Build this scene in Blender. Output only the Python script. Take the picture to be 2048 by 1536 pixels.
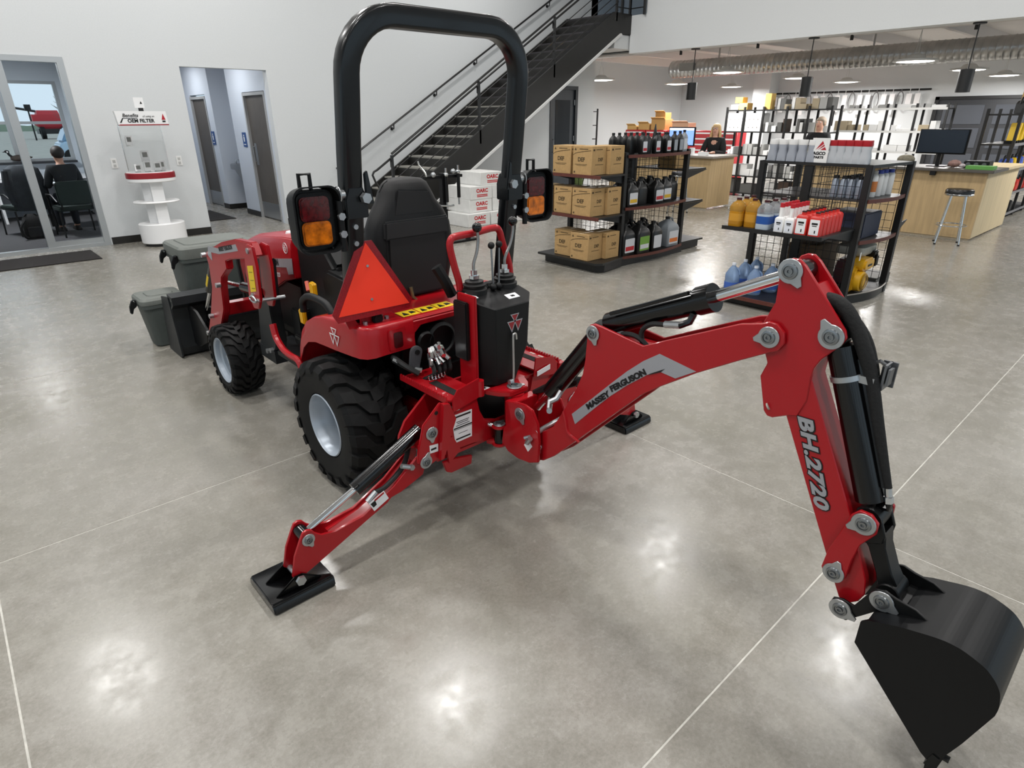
import bpy, bmesh, math, random
from mathutils import Vector, Matrix
random.seed(7)
for o in list(bpy.data.objects): bpy.data.objects.remove(o)
S = bpy.context.scene
C = S.collection
PI = math.pi
sin, cos = math.sin, math.cos

# ---------------------------------------------------------------- camera
CAM_H = 1.72
PITCH, ROLL, YAW, FPX = 0.41218766, -0.00550555, 0.73482332, 1217.3
_fw = Vector((sin(YAW)*cos(PITCH), cos(YAW)*cos(PITCH), -sin(PITCH)))
_r0 = Vector((cos(YAW), -sin(YAW), 0)); _u0 = _r0.cross(_fw)
_r = _r0*cos(ROLL) + _u0*sin(ROLL); _u = _u0*cos(ROLL) - _r0*sin(ROLL)
cd = bpy.data.cameras.new('camera'); cam = bpy.data.objects.new('camera', cd); C.objects.link(cam)
cd.sensor_width = 36; cd.lens = FPX/2048*36; cd.clip_start = .02; cd.clip_end = 300
m = Matrix.Identity(4)
for i in range(3):
    m[i][0] = _r[i]; m[i][1] = _u[i]; m[i][2] = -_fw[i]
m[2][3] = CAM_H
cam.matrix_world = m
S.camera = cam

# ---------------------------------------------------------------- world, exposure
w = bpy.data.worlds.new('sky'); S.world = w; w.use_nodes = True
nt = w.node_tree; bg = nt.nodes['Background']
bg.inputs[0].default_value = (.62, .78, .90, 1); bg.inputs[1].default_value = 1.0
vs = S.view_settings
vs.view_transform = 'Standard'; vs.look = 'None'; vs.gamma = 1; vs.use_curve_mapping = False
vs.exposure = 0.0
LAMP_W = 84.0     # showroom high bay lamps
SHOP_W = 84.0      # discs under the mezzanine

# ---------------------------------------------------------------- materials
def lin(h):
    h = h.lstrip('#'); v = [int(h[i:i+2], 16)/255 for i in (0, 2, 4)]
    return tuple((c/12.92 if c <= .04045 else ((c+.055)/1.055)**2.4) for c in v) + (1,)
MATS = {}
def M(name, col='#808080', rough=.5, metal=0., coat=0., noise=0., scale=20., bump=0., emit=None, es=1., trans=0., ior=1.45, alpha=1., spec=None, stretch=None, rvar=0.):
    if name in MATS: return MATS[name]
    mt = bpy.data.materials.new(name); mt.use_nodes = True
    t = mt.node_tree; b = t.nodes['Principled BSDF']
    c = lin(col) if isinstance(col, str) else tuple(col)+(1,)
    b.inputs['Base Color'].default_value = c
    b.inputs['Roughness'].default_value = rough
    b.inputs['Metallic'].default_value = metal
    if coat: b.inputs['Coat Weight'].default_value = coat; b.inputs['Coat Roughness'].default_value = .08
    if spec is not None: b.inputs['Specular IOR Level'].default_value = spec
    if trans: b.inputs['Transmission Weight'].default_value = trans; b.inputs['IOR'].default_value = ior
    if alpha < 1: b.inputs['Alpha'].default_value = alpha
    if emit: b.inputs['Emission Color'].default_value = lin(emit); b.inputs['Emission Strength'].default_value = es
    if noise or bump or rvar:
        tc = t.nodes.new('ShaderNodeTexCoord'); n = t.nodes.new('ShaderNodeTexNoise')
        n.inputs['Scale'].default_value = scale; n.inputs['Detail'].default_value = 5
        if stretch:
            mp = t.nodes.new('ShaderNodeMapping'); mp.inputs['Scale'].default_value = stretch
            t.links.new(tc.outputs['Object'], mp.inputs[0]); t.links.new(mp.outputs[0], n.inputs['Vector'])
        else: t.links.new(tc.outputs['Object'], n.inputs['Vector'])
        if noise:
            r = t.nodes.new('ShaderNodeValToRGB')
            r.color_ramp.elements[0].position = .3; r.color_ramp.elements[1].position = .7
            r.color_ramp.elements[0].color = tuple(max(0, x*(1-noise)) for x in c[:3])+(1,)
            r.color_ramp.elements[1].color = tuple(min(1, x*(1+noise)) for x in c[:3])+(1,)
            t.links.new(n.outputs[0], r.inputs[0]); t.links.new(r.outputs[0], b.inputs['Base Color'])
        if bump:
            bp = t.nodes.new('ShaderNodeBump'); bp.inputs['Strength'].default_value = bump; bp.inputs['Distance'].default_value = .004
            t.links.new(n.outputs[0], bp.inputs['Height']); t.links.new(bp.outputs[0], b.inputs['Normal'])
        if rvar:
            mr = t.nodes.new('ShaderNodeMapRange'); mr.inputs[3].default_value = rough-rvar; mr.inputs[4].default_value = rough+rvar
            t.links.new(n.outputs[0], mr.inputs[0]); t.links.new(mr.outputs[0], b.inputs['Roughness'])
    MATS[name] = mt
    return mt

# ---------------------------------------------------------------- mesh helpers
OFF = {}
class B:
    """collects shapes in one bmesh"""
    def __init__(s): s.bm = bmesh.new()
    def v(s, p): return s.bm.verts.new(p)
    def face(s, pts):
        vs = [s.bm.verts.new(p) for p in pts]
        try: return s.bm.faces.new(vs)
        except ValueError: return None
    def box(s, x0, x1, y0, y1, z0, z1, mat=None):
        P = [(x0,y0,z0),(x1,y0,z0),(x1,y1,z0),(x0,y1,z0),(x0,y0,z1),(x1,y0,z1),(x1,y1,z1),(x0,y1,z1)]
        if mat is not None: P = [mat @ Vector(p) for p in P]
        V = [s.bm.verts.new(p) for p in P]
        for f in ((0,3,2,1),(4,5,6,7),(0,1,5,4),(1,2,6,5),(2,3,7,6),(3,0,4,7)): s.bm.faces.new([V[i] for i in f])
        return s
    def hexa(s, P):
        V = [s.bm.verts.new(p) for p in P]
        for f in ((0,3,2,1),(4,5,6,7),(0,1,5,4),(1,2,6,5),(2,3,7,6),(3,0,4,7)): s.bm.faces.new([V[i] for i in f])
        return s
    def prism(s, poly, axis, a, b):
        """poly = 2D outline; extruded along axis 'x' (poly=(y,z)), 'y' (poly=(x,z)), 'z' (poly=(x,y))"""
        f = {'x': lambda p, t: (t, p[0], p[1]), 'y': lambda p, t: (p[0], t, p[1]), 'z': lambda p, t: (p[0], p[1], t)}[axis]
        A = [s.bm.verts.new(f(p, a)) for p in poly]; Bv = [s.bm.verts.new(f(p, b)) for p in poly]
        n = len(poly)
        fs = [s.bm.faces.new(A), s.bm.faces.new(Bv[::-1])]
        for i in range(n): fs.append(s.bm.faces.new([A[i], Bv[i], Bv[(i+1) % n], A[(i+1) % n]]))
        return s
    def loft(s, rings, cap=True, close=True):
        R = [[s.bm.verts.new(p) for p in r] for r in rings]; n = len(R[0])
        for a, b in zip(R, R[1:]):
            for i in range(n if close else n-1):
                s.bm.faces.new([a[i], a[(i+1) % n], b[(i+1) % n], b[i]])
        if cap and close: s.bm.faces.new(R[0][::-1]); s.bm.faces.new(R[-1])
        return s
    def cyl(s, p0, p1, r, n=16, r2=None, cap=True):
        p0, p1 = Vector(p0), Vector(p1); d = (p1-p0).normalized()
        a = d.orthogonal().normalized(); b = d.cross(a); r2 = r if r2 is None else r2
        ring = lambda c, rr: [c + a*(rr*cos(2*PI*i/n)) + b*(rr*sin(2*PI*i/n)) for i in range(n)]
        return s.loft([ring(p0, r), ring(p1, r2)], cap)
    def tube(s, pts, r, n=8, closed=False, rs=None, flat=1.):
        P = [Vector(p) for p in pts]; N = len(P); rings = []; prev = None
        for i, p in enumerate(P):
            if closed: d = (P[(i+1) % N]-P[i-1])
            else: d = (P[min(i+1, N-1)]-P[max(i-1, 0)])
            d.normalize()
            a = d.orthogonal() if prev is None else prev - d*prev.dot(d)
            if a.length < 1e-6: a = d.orthogonal()
            a.normalize(); prev = a; b = d.cross(a)
            rr = rs[i] if rs else r
            rings.append([p + a*(rr*cos(2*PI*k/n)) + b*(rr*flat*sin(2*PI*k/n)) for k in range(n)])
        if closed: rings.append(rings[0]); return s.loft(rings, cap=False)
        return s.loft(rings)
    def lathe(s, prof, c=(0,0,0), axis='z', n=24, arc=1., cap=True):
        """prof = [(r, h)], turned about an axis through c"""
        def P(r, h, t):
            x, y = r*cos(t), r*sin(t)
            return {'z': (c[0]+x, c[1]+y, c[2]+h), 'x': (c[0]+h, c[1]+x, c[2]+y), 'y': (c[0]+x, c[1]+h, c[2]+y)}[axis]
        rings = [[s.bm.verts.new(P(r, h, 2*PI*arc*i/n)) for i in range(n if arc == 1 else n+1)] for r, h in prof]
        k = n if arc == 1 else n
        for a, b in zip(rings, rings[1:]):
            for i in range(k): s.bm.faces.new([a[i], a[(i+1) % len(a)], b[(i+1) % len(a)], b[i]])
        if arc == 1 and cap:
            if prof[0][0] > 1e-5: s.bm.faces.new(rings[0][::-1])
            if prof[-1][0] > 1e-5: s.bm.faces.new(rings[-1])
        return s
    def sphere(s, c, r, n=12, sc=(1,1,1)):
        prof = [(max(1e-4, r*sin(PI*i/(n//2+2))), -r*cos(PI*i/(n//2+2))) for i in range(n//2+3)]
        k = len(s.bm.verts); s.lathe(prof, (0,0,0), 'z', n)
        s.bm.verts.ensure_lookup_table()
        for vv in s.bm.verts[k:]: vv.co = Vector((vv.co.x*sc[0]+c[0], vv.co.y*sc[1]+c[1], vv.co.z*sc[2]+c[2]))
        return s
    def xf(s, mat, start=0):
        s.bm.verts.ensure_lookup_table()
        for vv in s.bm.verts[start:]: vv.co = mat @ vv.co
        return s
    def bevel(s, w, seg=2, ang=40):
        s.bm.normal_update()
        bmesh.ops.remove_doubles(s.bm, verts=s.bm.verts, dist=1e-5)
        s.bm.normal_update()
        es = [e for e in s.bm.edges if len(e.link_faces) == 2 and e.calc_face_angle(0) > math.radians(ang)]
        bmesh.ops.bevel(s.bm, geom=es, offset=w, segments=seg, affect='EDGES', clamp_overlap=True)
        return s
def obj(name, b, mat, parent=None, smooth=True, bev=None, seg=2, ang=38):
    """links one bmesh as one mesh object; vertices in world space, shifted to the parent's frame"""
    if bev: b.bevel(bev, seg)
    bm = b.bm
    bmesh.ops.recalc_face_normals(bm, faces=bm.faces)
    if smooth:
        for f in bm.faces: f.smooth = True
        for e in bm.edges:
            if len(e.link_faces) == 2 and e.calc_face_angle(0) > math.radians(ang): e.smooth = False
    me = bpy.data.meshes.new(name)
    off = OFF.get(parent.name) if parent else None
    if off is not None:
        for vv in bm.verts: vv.co -= off
    bm.to_mesh(me); bm.free()
    o = bpy.data.objects.new(name, me); C.objects.link(o)
    if isinstance(mat, (list, tuple)):
        for q in mat: me.materials.append(q)
    elif mat: me.materials.append(mat)
    if parent: o.parent = parent
    OFF[o.name] = off if off is not None else Vector((0, 0, 0))
    return o
def tag(o, label, cat, group=None):
    o['label'] = label; o['category'] = cat
    if group: o['group'] = group
    return o
def thing(name, label, cat, loc=(0,0,0), group=None, rz=0):
    o = bpy.data.objects.new(name, None); C.objects.link(o); o.location = loc; o.rotation_euler = (0, 0, rz)
    o.empty_display_size = .1
    OFF[o.name] = Vector(loc) if not rz else Vector((0, 0, 0))
    return tag(o, label, cat, group)
def local(name, label, cat, group=None):
    """a thing built about the world origin; placed afterwards"""
    return thing(name, label, cat, (0,0,0), group)
def place(o, loc, rz=0, rot=None):
    o.location = loc; o.rotation_euler = rot if rot else (0, 0, rz); return o
def dup(root, loc, rz=0, label=None, group=None, rot=None):
    r = root.copy(); C.objects.link(r); place(r, loc, rz, rot)
    if label: r['label'] = label
    if group: r['group'] = group
    for ch in list(root.children):
        c = ch.copy(); C.objects.link(c); c.parent = r
        for g in list(ch.children):
            d = g.copy(); C.objects.link(d); d.parent = c
    return r
def struct(name, b, mat, parent=None, **k):
    o = obj(name, b, mat, parent, **k)
    if not parent: o['kind'] = 'structure'
    return o
def text(name, body, size, mtx, mat, parent=None, extrude=.0006, shear=0., offset=0., align='CENTER', sx=1., space=1., fit=None):
    cu = bpy.data.curves.new(name, 'FONT'); cu.body = body; cu.size = size; cu.extrude = extrude; cu.shear = shear
    cu.offset = offset; cu.align_x = align; cu.align_y = 'CENTER'; cu.resolution_u = 3; cu.space_character = space
    t = bpy.data.objects.new(name, cu); C.objects.link(t)
    dg = bpy.context.evaluated_depsgraph_get(); me = bpy.data.meshes.new_from_object(t.evaluated_get(dg))
    bpy.data.objects.remove(t); bpy.data.curves.remove(cu)
    sy = 1.
    if fit:   # (length, letter height)
        xs_ = [v.co.x for v in me.vertices]; ys_ = [v.co.y for v in me.vertices]
        sx = fit[0]/(max(xs_)-min(xs_)); sy = fit[1]/(max(ys_)-min(ys_))
        me.transform(Matrix.Translation((-(max(xs_)+min(xs_))/2, -(max(ys_)+min(ys_))/2, 0)))
    me.transform(mtx @ Matrix.Diagonal((sx, sy, 1, 1)))
    off = OFF.get(parent.name) if parent else None
    if off is not None: me.transform(Matrix.Translation(-off))
    me.materials.clear(); me.materials.append(mat)
    o = bpy.data.objects.new(name, me); C.objects.link(o)
    if parent: o.parent = parent
    OFF[o.name] = off if off is not None else Vector((0, 0, 0))
    return o
def frame(p, xdir, ydir):
    """matrix with text-x along xdir, text-y along ydir, at p"""
    x = Vector(xdir).normalized(); y = Vector(ydir); y = (y - x*y.dot(x)).normalized(); z = x.cross(y)
    mm = Matrix.Identity(4)
    for i in range(3): mm[i][0], mm[i][1], mm[i][2], mm[i][3] = x[i], y[i], z[i], p[i]
    return mm
def arc(c, r, a0, a1, n):
    return [(c[0]+r*cos(math.radians(a0+(a1-a0)*i/n)), c[1]+r*sin(math.radians(a0+(a1-a0)*i/n))) for i in range(n+1)]
def rrect(x0, x1, y0, y1, r, n=4):
    return arc((x1-r, y0+r), r, -90, 0, n)+arc((x1-r, y1-r), r, 0, 90, n)+arc((x0+r, y1-r), r, 90, 180, n)+arc((x0+r, y0+r), r, 180, 270, n)
def bez(pts, n=8):
    """Catmull-Rom through pts"""
    P = [Vector(p) for p in pts]; P = [P[0]*2-P[1]] + P + [P[-1]*2-P[-2]]; out = []
    for i in range(1, len(P)-2):
        for k in range(n):
            t = k/n; a, b, c, d = P[i-1], P[i], P[i+1], P[i+2]
            out.append(.5*((2*b)+(c-a)*t+(2*a-5*b+4*c-d)*t*t+(3*b-a-3*c+d)*t**3))
    return out+[P[-2]]
# ================================================================ setting
def concrete():
    mt = bpy.data.materials.new('polished_concrete'); mt.use_nodes = True
    t = mt.node_tree; b = t.nodes['Principled BSDF']; L = t.links.new
    g = t.nodes.new('ShaderNodeNewGeometry')
    def noise(sc, det, rough=.6):
        n = t.nodes.new('ShaderNodeTexNoise'); n.inputs['Scale'].default_value = sc; n.inputs['Detail'].default_value = det
        n.inputs['Roughness'].default_value = rough; L(g.outputs['Position'], n.inputs['Vector']); return n
    n1, n2, n3 = noise(.9, 4), noise(9, 8, .7), noise(70, 6, .8)
    def mix(a, bb, f, mode='MIX'):
        x = t.nodes.new('ShaderNodeMix'); x.data_type = 'RGBA'; x.blend_type = mode
        if isinstance(f, float): x.inputs[0].default_value = f
        else: L(f, x.inputs[0])
        for s_, v in ((6, a), (7, bb)):
            if isinstance(v, tuple): x.inputs[s_].default_value = v
            else: L(v, x.inputs[s_])
        return x.outputs[2]
    def ramp(n, p0, p1, c0, c1):
        r = t.nodes.new('ShaderNodeValToRGB'); e = r.color_ramp.elements
        e[0].position, e[1].position = p0, p1; e[0].color, e[1].color = c0, c1; L(n.outputs[0], r.inputs[0]); return r.outputs[0]
    base = ramp(n1, .34, .66, lin('#88857c'), lin('#999690'))
    mid = ramp(n2, .3, .72, (.86, .85, .83, 1), (1.08, 1.08, 1.08, 1))
    fine = ramp(n3, .34, .68, (.80, .79, .77, 1), (1.14, 1.14, 1.14, 1))
    c = mix(base, mid, 1.0, 'MULTIPLY'); c = mix(c, fine, 1.0, 'MULTIPLY')
    L(c, b.inputs['Base Color'])
    mr = t.nodes.new('ShaderNodeMapRange'); mr.inputs[1].default_value = .3; mr.inputs[2].default_value = .75
    mr.inputs[3].default_value = .17; mr.inputs[4].default_value = .36
    L(n2.outputs[0], mr.inputs[0]); L(mr.outputs[0], b.inputs['Roughness'])
    b.inputs['Specular IOR Level'].default_value = .62
    bp = t.nodes.new('ShaderNodeBump'); bp.inputs['Strength'].default_value = .035; bp.inputs['Distance'].default_value = .003
    L(n2.outputs[0], bp.inputs['Height']); L(bp.outputs[0], b.inputs['Normal'])
    return mt
m_conc = concrete()
m_joint = M('joint_filler', '#c2c0b8', .7, noise=.15, scale=30)
m_wall = M('white_wall_paint', '#cfd2d3', .62, noise=.02, scale=60, bump=.05)
m_fascia = M('white_fascia_paint', '#d6d8d8', .6, noise=.015, scale=60)
m_ceil = M('white_deck_paint', '#d8d3d0', .7)
m_alu = M('anodised_aluminium', '#b9bcbd', .35, .75)
m_base = M('black_vinyl_base', '#16130f', .5)
m_blackst = M('black_painted_steel', '#131314', .38, coat=.15)
m_glass = M('clear_glass', '#ffffff', .02, trans=1., ior=1.1)
m_steel = M('brushed_stainless', '#a5a8aa', .3, .9)
m_chrome = M('chrome', '#d9dcde', .12, 1.)
m_white = M('white_plastic', '#e6e6e4', .35)
m_whitegl = M('white_laminate', '#ececec', .3)

# --- floor: filler bed with sawn slabs standing proud of the joints
fl = struct('floor', B().box(-7, 21.5, -7, 16.2, -.15, -.0012), m_joint)
xs = [-7] + [-.254+2.915*k for k in range(-2, 8)] + [21.5]
ys = [-7] + [.615+2.38*k for k in range(-3, 7)] + [16.2]
g = .0034
for x0, x1 in zip(xs, xs[1:]):
    for y0, y1 in zip(ys, ys[1:]):
        obj('slab', B().box(x0+g, x1-g, y0+g, y1-g, -.12, 0), m_conc, fl)

# --- back wall with the office glazing, the corridor opening and the dark door
YB = 10.9
b = B()
b.box(-7, -1.6, YB, YB+.15, 0, 6.6); b.box(-1.6, 1.74, YB, YB+.15, 2.5, 6.6)
b.box(1.74, 3.19, YB, YB+.15, 0, 6.6); b.box(3.19, 4.5, YB, YB+.15, 2.45, 6.6)
b.box(4.5, 11.12, YB, YB+.15, 0, 6.6); b.box(11.12, 11.98, YB, YB+.15, 2.38, 6.6); b.box(11.98, 12.62, YB, YB+.15, 0, 6.6)
struct('wall_back', b, m_wall)
b = B().box(1.76, 3.19, YB-.012, YB, 0, .105).box(4.5, 11.1, YB-.012, YB, 0, .105).box(12.0, 12.6, YB-.012, YB, 0, .105)
struct('baseboard_back', b, m_base)
# west and south sides of the showroom: solid up to the sill, tall windows above
b = B().box(-7.2, -7, -7, 10.9, 0, .5).box(-7.2, -7, -7, 10.9, 2.7, 6.6)
for y in (-7, -4.1, -1.2, 1.7, 4.6, 7.5, 10.5): b.box(-7.2, -7, y, y+.4, .5, 2.7)
struct('wall_west', b, m_wall)
b = B().box(-7, 12.1, -7.2, -7, 0, .5).box(-7, 12.1, -7.2, -7, 4.0, 6.6)
for x in (-7, -3.9, -.8, 2.3, 5.4, 8.5, 11.7): b.box(x, x+.4, -7.2, -7, .5, 4.0)
struct('wall_south', b, m_wall)
struct('ceiling', B().box(-7.2, 21.6, -7.2, 11.0, 6.6, 6.75), m_ceil)
# mezzanine: fascia, deck, side walls of the parts area
XF = 12.1
struct('wall_fascia', B().box(XF, XF+.3, -7, 9.5, 3.0, 3.72).box(XF+.02, XF+.3, -7, 9.12, 3.72, 6.6), m_fascia)
b = B().box(XF+.3, 21.5, -7, 14.4, 3.42, 3.6)
dk = struct('ceiling_mezzanine', b, m_ceil)
obj('landing_soffit', B().box(11.62, XF+.3, 9.53, 10.9, 3.08, 3.345), m_fascia, dk)
struct('wall_mezzanine', B().box(13.6, 13.75, 8, 14.4, 3.6, 6.6).box(12.4, 13.6, 10.9, 11.05, 3.6, 6.6), M('mezzanine_bluegrey', '#8d9aa6', .6))
for k in range(11):
    y = -4.6+1.75*k
    obj('joist', B().box(XF+.3, 21.5, y, y+.09, 3.2, 3.42), m_ceil, dk)
obj('edge_beam', B().box(XF+.3, XF+.42, -7, 10.9, 3.06, 3.42).box(XF+.22, XF+.5, -7, 10.9, 3.03, 3.06), M('grey_beam', '#aaa9a5', .6), dk)
obj('sprinkler_pipe', B().cyl((13.05, -6, 3.08), (13.05, 13.8, 3.08), .03, 10), m_ceil, dk)
for y in (1.5, 3.3, 5.2, 7.0, 8.8): obj('sprinkler_head', B().cyl((13.05, y, 3.08), (13.05, y, 2.98), .03, 8), M('dark_fitting', '#2a2826', .5), dk)
struct('wall_east', B().box(21.5, 21.7, -7, 14.5, 0, 6.6), m_wall)
struct('wall_north', B().box(12.62, 21.5, 14.3, 14.5, 0, 3.6), m_wall)
struct('wall_return', B().box(12.47, 12.62, 11.05, 14.3, 0, 3.6), m_wall)
struct('trim_column', B().box(20.9, 21.5, 10.6, 11.15, 0, 3.42), m_wall)
# dark steel door under the stair
d = struct('door_1', B().box(11.16, 11.94, YB+.03, YB+.075, .01, 2.32), M('charcoal_door', '#3a4046', .45))
obj('door_frame', B().box(11.08, 11.16, YB-.02, YB+.12, 0, 2.4).box(11.94, 12.02, YB-.02, YB+.12, 0, 2.4).box(11.16, 11.94, YB-.02, YB+.12, 2.32, 2.4), M('charcoal_frame', '#30353a', .4), d)
obj('door_lite', B().box(11.3, 11.8, YB+.022, YB+.03, 1.0, 2.1), M('dark_pane', '#22272c', .12), d)
for z in (.5, 1.25, 2.05): obj('hinge', B().cyl((11.93, YB+.01, z-.06), (11.93, YB+.01, z+.06), .014, 8), m_steel, d)
obj('pull', B().tube([(11.2, YB+.03, .95), (11.2, YB-.03, .97), (11.2, YB-.03, 1.23), (11.2, YB+.03, 1.25)], .012), m_steel, d)

# --- office glazing
w1 = struct('window_1', B().box(-1.6, -1.54, YB-.01, YB+.1, 0, 2.5).box(1.66, 1.74, YB-.01, YB+.1, 0, 2.5).box(-1.54, 1.66, YB-.01, YB+.1, 2.43, 2.5).box(-1.54, 1.66, YB-.01, YB+.1, 0, .05), m_alu)
for x in (-.55, .97): obj('mullion', B().box(x, x+.1, YB, YB+.09, .05, 2.43), m_alu, w1)
obj('bottom_rail', B().box(1.07, 1.66, YB+.01, YB+.08, .05, .12), m_alu, w1)
for x0, x1 in ((-1.54, -.55), (-.45, .97), (1.07, 1.66)):
    obj('pane', B().box(x0, x1, YB+.04, YB+.046, .05, 2.43), m_glass, w1)
# --- office shell
m_off = M('office_wall', '#cdd5dc', .7)
YO = 15.4
b = B().box(-3, 2.4, YO, YO+.2, 0, 1.0).box(-3, 2.4, YO, YO+.2, 2.4, 2.8).box(2.24, 2.4, YO, YO+.2, 1.0, 2.4).box(-3, -1.9, YO, YO+.2, 1.0, 2.4)
struct('wall_office_outer', b, m_off)
struct('wall_office_side', B().box(2.4, 2.52, YB+.15, YO+.2, 0, 2.8).box(-3.1, -3, YB+.15, YO+.2, 0, 2.8), m_off)
struct('ceiling_office', B().box(-3.1, 2.52, YB+.15, YO+.2, 2.8, 2.9), m_ceil)
struct('floor_office', B().box(-3, 2.4, YB+.1, YO, 0, .006), M('office_carpet', '#4a4a4c', .95, noise=.25, scale=14, stretch=(1, 12, 1), bump=.3))
w2 = struct('window_2', B().box(-1.9, 2.24, YO+.02, YO+.1, 1.0, 1.05).box(-1.9, 2.24, YO+.02, YO+.1, 2.35, 2.4).box(2.18, 2.24, YO+.02, YO+.1, 1.05, 2.35).box(-1.9, -1.84, YO+.02, YO+.1, 1.05, 2.35), m_alu)
for x in (1.30, -.3): obj('mullion', B().box(x, x+.08, YO+.02, YO+.1, 1.05, 2.35), m_alu, w2)
obj('transom', B().box(-1.84, 2.18, YO+.03, YO+.09, 1.655, 1.705), m_alu, w2)
for x0, x1 in ((-1.84, -.3), (-.22, 1.3), (1.38, 2.18)):
    for z0, z1 in ((1.05, 1.655), (1.705, 2.35)): obj('pane', B().box(x0, x1, YO+.055, YO+.06, z0, z1), m_glass, w2)
obj('window_sill', B().box(-1.9, 2.24, YO-.14, YO+.02, .96, 1.0), M('dark_sill', '#23262a', .4), w2)

# --- restroom corridor
m_cor = M('corridor_paint', '#c9d0da', .6)
m_dr = M('bronze_door', '#4f4a44', .5, noise=.08, scale=8)
m_fr = M('grey_door_frame', '#9b9c9c', .45)
struct('wall_corridor_near', B().box(4.5, 4.62, YB+.15, 11.12, 0, 2.8).box(4.5, 4.62, 11.12, 12.1, 2.16, 2.8).box(4.5, 4.62, 12.1, 12.8, 0, 2.8), m_cor)
struct('wall_alcove_side', B().box(4.62, 5.1, 12.68, 12.8, 0, 2.8), m_cor)
struct('wall_alcove_back', B().box(5.0, 5.1, 12.8, 13.7, 0, 2.8), m_cor)
struct('wall_alcove_far', B().box(4.47, 5.0, 13.7, 13.8, 0, 2.8), m_cor)
struct('wall_corridor_far', B().box(4.47, 4.6, 13.8, 14.02, 0, 2.8).box(4.47, 4.6, 14.02, 14.96, 2.18, 2.8).box(4.47, 4.6, 14.96, 16.1, 0, 2.8), m_cor)
struct('wall_corridor_end', B().box(2.52, 4.47, 16.0, 16.15, 0, 2.8), m_cor)
struct('wall_corridor_left', B().box(2.52, 3.0, YB+.15, 16.0, 0, 2.8), m_cor)
struct('ceiling_corridor', B().box(2.52, 5.1, YB+.15, 16.15, 2.8, 2.9), m_ceil)
b = B().box(4.488, 4.5, 12.1, 12.8, 0, .1).box(4.99, 5.0, 12.8, 13.7, 0, .1).box(4.47, 5.0, 13.69, 13.7, 0, .1).box(4.458, 4.47, 13.69, 14.02, 0, .1)
struct('baseboard_corridor', b, m_base)
def rest_door(n, x, y0, y1, pull):
    d = struct('door_%d' % n, B().box(x+.03, x+.075, y0+.05, y1-.05, .01, 2.1), m_dr)
    obj('door_frame', B().box(x-.012, x+.1, y0, y0+.05, 0, 2.15).box(x-.012, x+.1, y1-.05, y1, 0, 2.15).box(x-.012, x+.1, y0+.05, y1-.05, 2.1, 2.15), m_fr, d)
    obj('kick_plate', B().box(x+.024, x+.03, y0+.07, y1-.07, .03, .3), m_steel, d)
    if pull:
        obj('push_plate', B().box(x+.024, x+.03, y1-.22, y1-.12, .95, 1.32), m_steel, d)
        obj('pull', B().tube([(x+.03, y1-.17, 1.0), (x-.02, y1-.17, 1.02), (x-.02, y1-.17, 1.26), (x+.03, y1-.17, 1.28)], .01), m_steel, d)
rest_door(2, 4.5, 11.12, 12.1, True); rest_door(3, 4.47, 14.02, 14.96, False)
m_sign = M('restroom_sign_blue', '#1f4a86', .4)
for y, x, lab in ((12.32, 4.5, 'blue restroom sign on wall between drinking fountain and nearer door'), (13.93, 4.47, 'blue restroom sign on wall beside the far bronze door')):
    t = thing('restroom_sign', lab, 'sign', (x-.01, y, 1.37), 'restroom door signs')
    obj('plate', B().box(x-.012, x-.002, y-.085, y+.085, 1.25, 1.5), m_sign, t)
    p = B().cyl((x-.015, y, 1.445), (x-.012, y, 1.445), .018, 10)
    p.prism([(y-.03, 1.42), (y+.03, 1.42), (y+.02, 1.34), (y-.02, 1.34)], 'x', x-.015, x-.012)
    p.box(x-.015, x-.012, y-.05, y+.05, 1.285, 1.3)
    obj('pictogram', p, m_white, t)
# drinking fountain
t = thing('drinking_fountain', 'stainless drinking fountain with splash panel in the corridor alcove', 'drinking fountain', (4.75, 13.2, .3))
obj('splash_panel', B().box(4.955, 4.985, 12.98, 13.45, .88, 1.4), m_steel, t)
obj('bowl', B().prism(rrect(4.52, 4.985, 12.93, 13.5, .1), 'z', .8, .9), m_steel, t, bev=.01)
obj('basin', B().lathe([(.17, .902), (.14, .903), (.1, .9015), (.001, .9012)], (4.72, 13.21, 0), 'z', 20), M('dark_steel', '#6a6d70', .3, .9), t)
obj('housing', B().loft([[(4.6, 12.98, .8), (4.985, 12.98, .8), (4.985, 13.45, .8), (4.6, 13.45, .8)], [(4.84, 13.05, .3), (4.985, 13.05, .3), (4.985, 13.38, .3), (4.84, 13.38, .3)]]), m_steel, t)
obj('bubbler', B().cyl((4.6, 13.3, .9), (4.6, 13.3, .95), .02, 10).tube([(4.6, 13.3, .94), (4.62, 13.28, .985), (4.66, 13.25, .98)], .012), m_chrome, t)
obj('drain_pipe', B().tube([(4.93, 13.2, .3), (4.93, 13.2, .2), (4.98, 13.2, .18)], .012), m_chrome, t)
m_mat = M('entrance_mat', '#1f1b19', .95, noise=.3, scale=90, bump=.4)
tag(obj('floor_mat', B().box(3.05, 4.07, 12.25, 13.75, 0, .012), m_mat, bev=.004), 'dark floor mat in the restroom corridor', 'mat')
tag(obj('floor_mat', B().box(-1.4, 1.42, 9.82, 10.6, 0, .012), m_mat, bev=.004), 'long dark entrance mat in front of the office glass', 'mat')
for x, lab in ((2.04, 'white wall outlet between office glass and filter display'), (2.92, 'white wall outlet between filter display and corridor opening')):
    t = thing('wall_outlet', lab, 'outlet', (x, YB, 1.14))
    obj('plate', B().box(x-.04, x+.04, YB-.008, YB, 1.07, 1.21), m_white, t, bev=.003)
    for z in (1.105, 1.165): obj('socket', B().box(x-.018, x+.018, YB-.0105, YB-.008, z-.018, z+.02), M('socket_grey', '#b5b5b2', .4), t)

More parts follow.
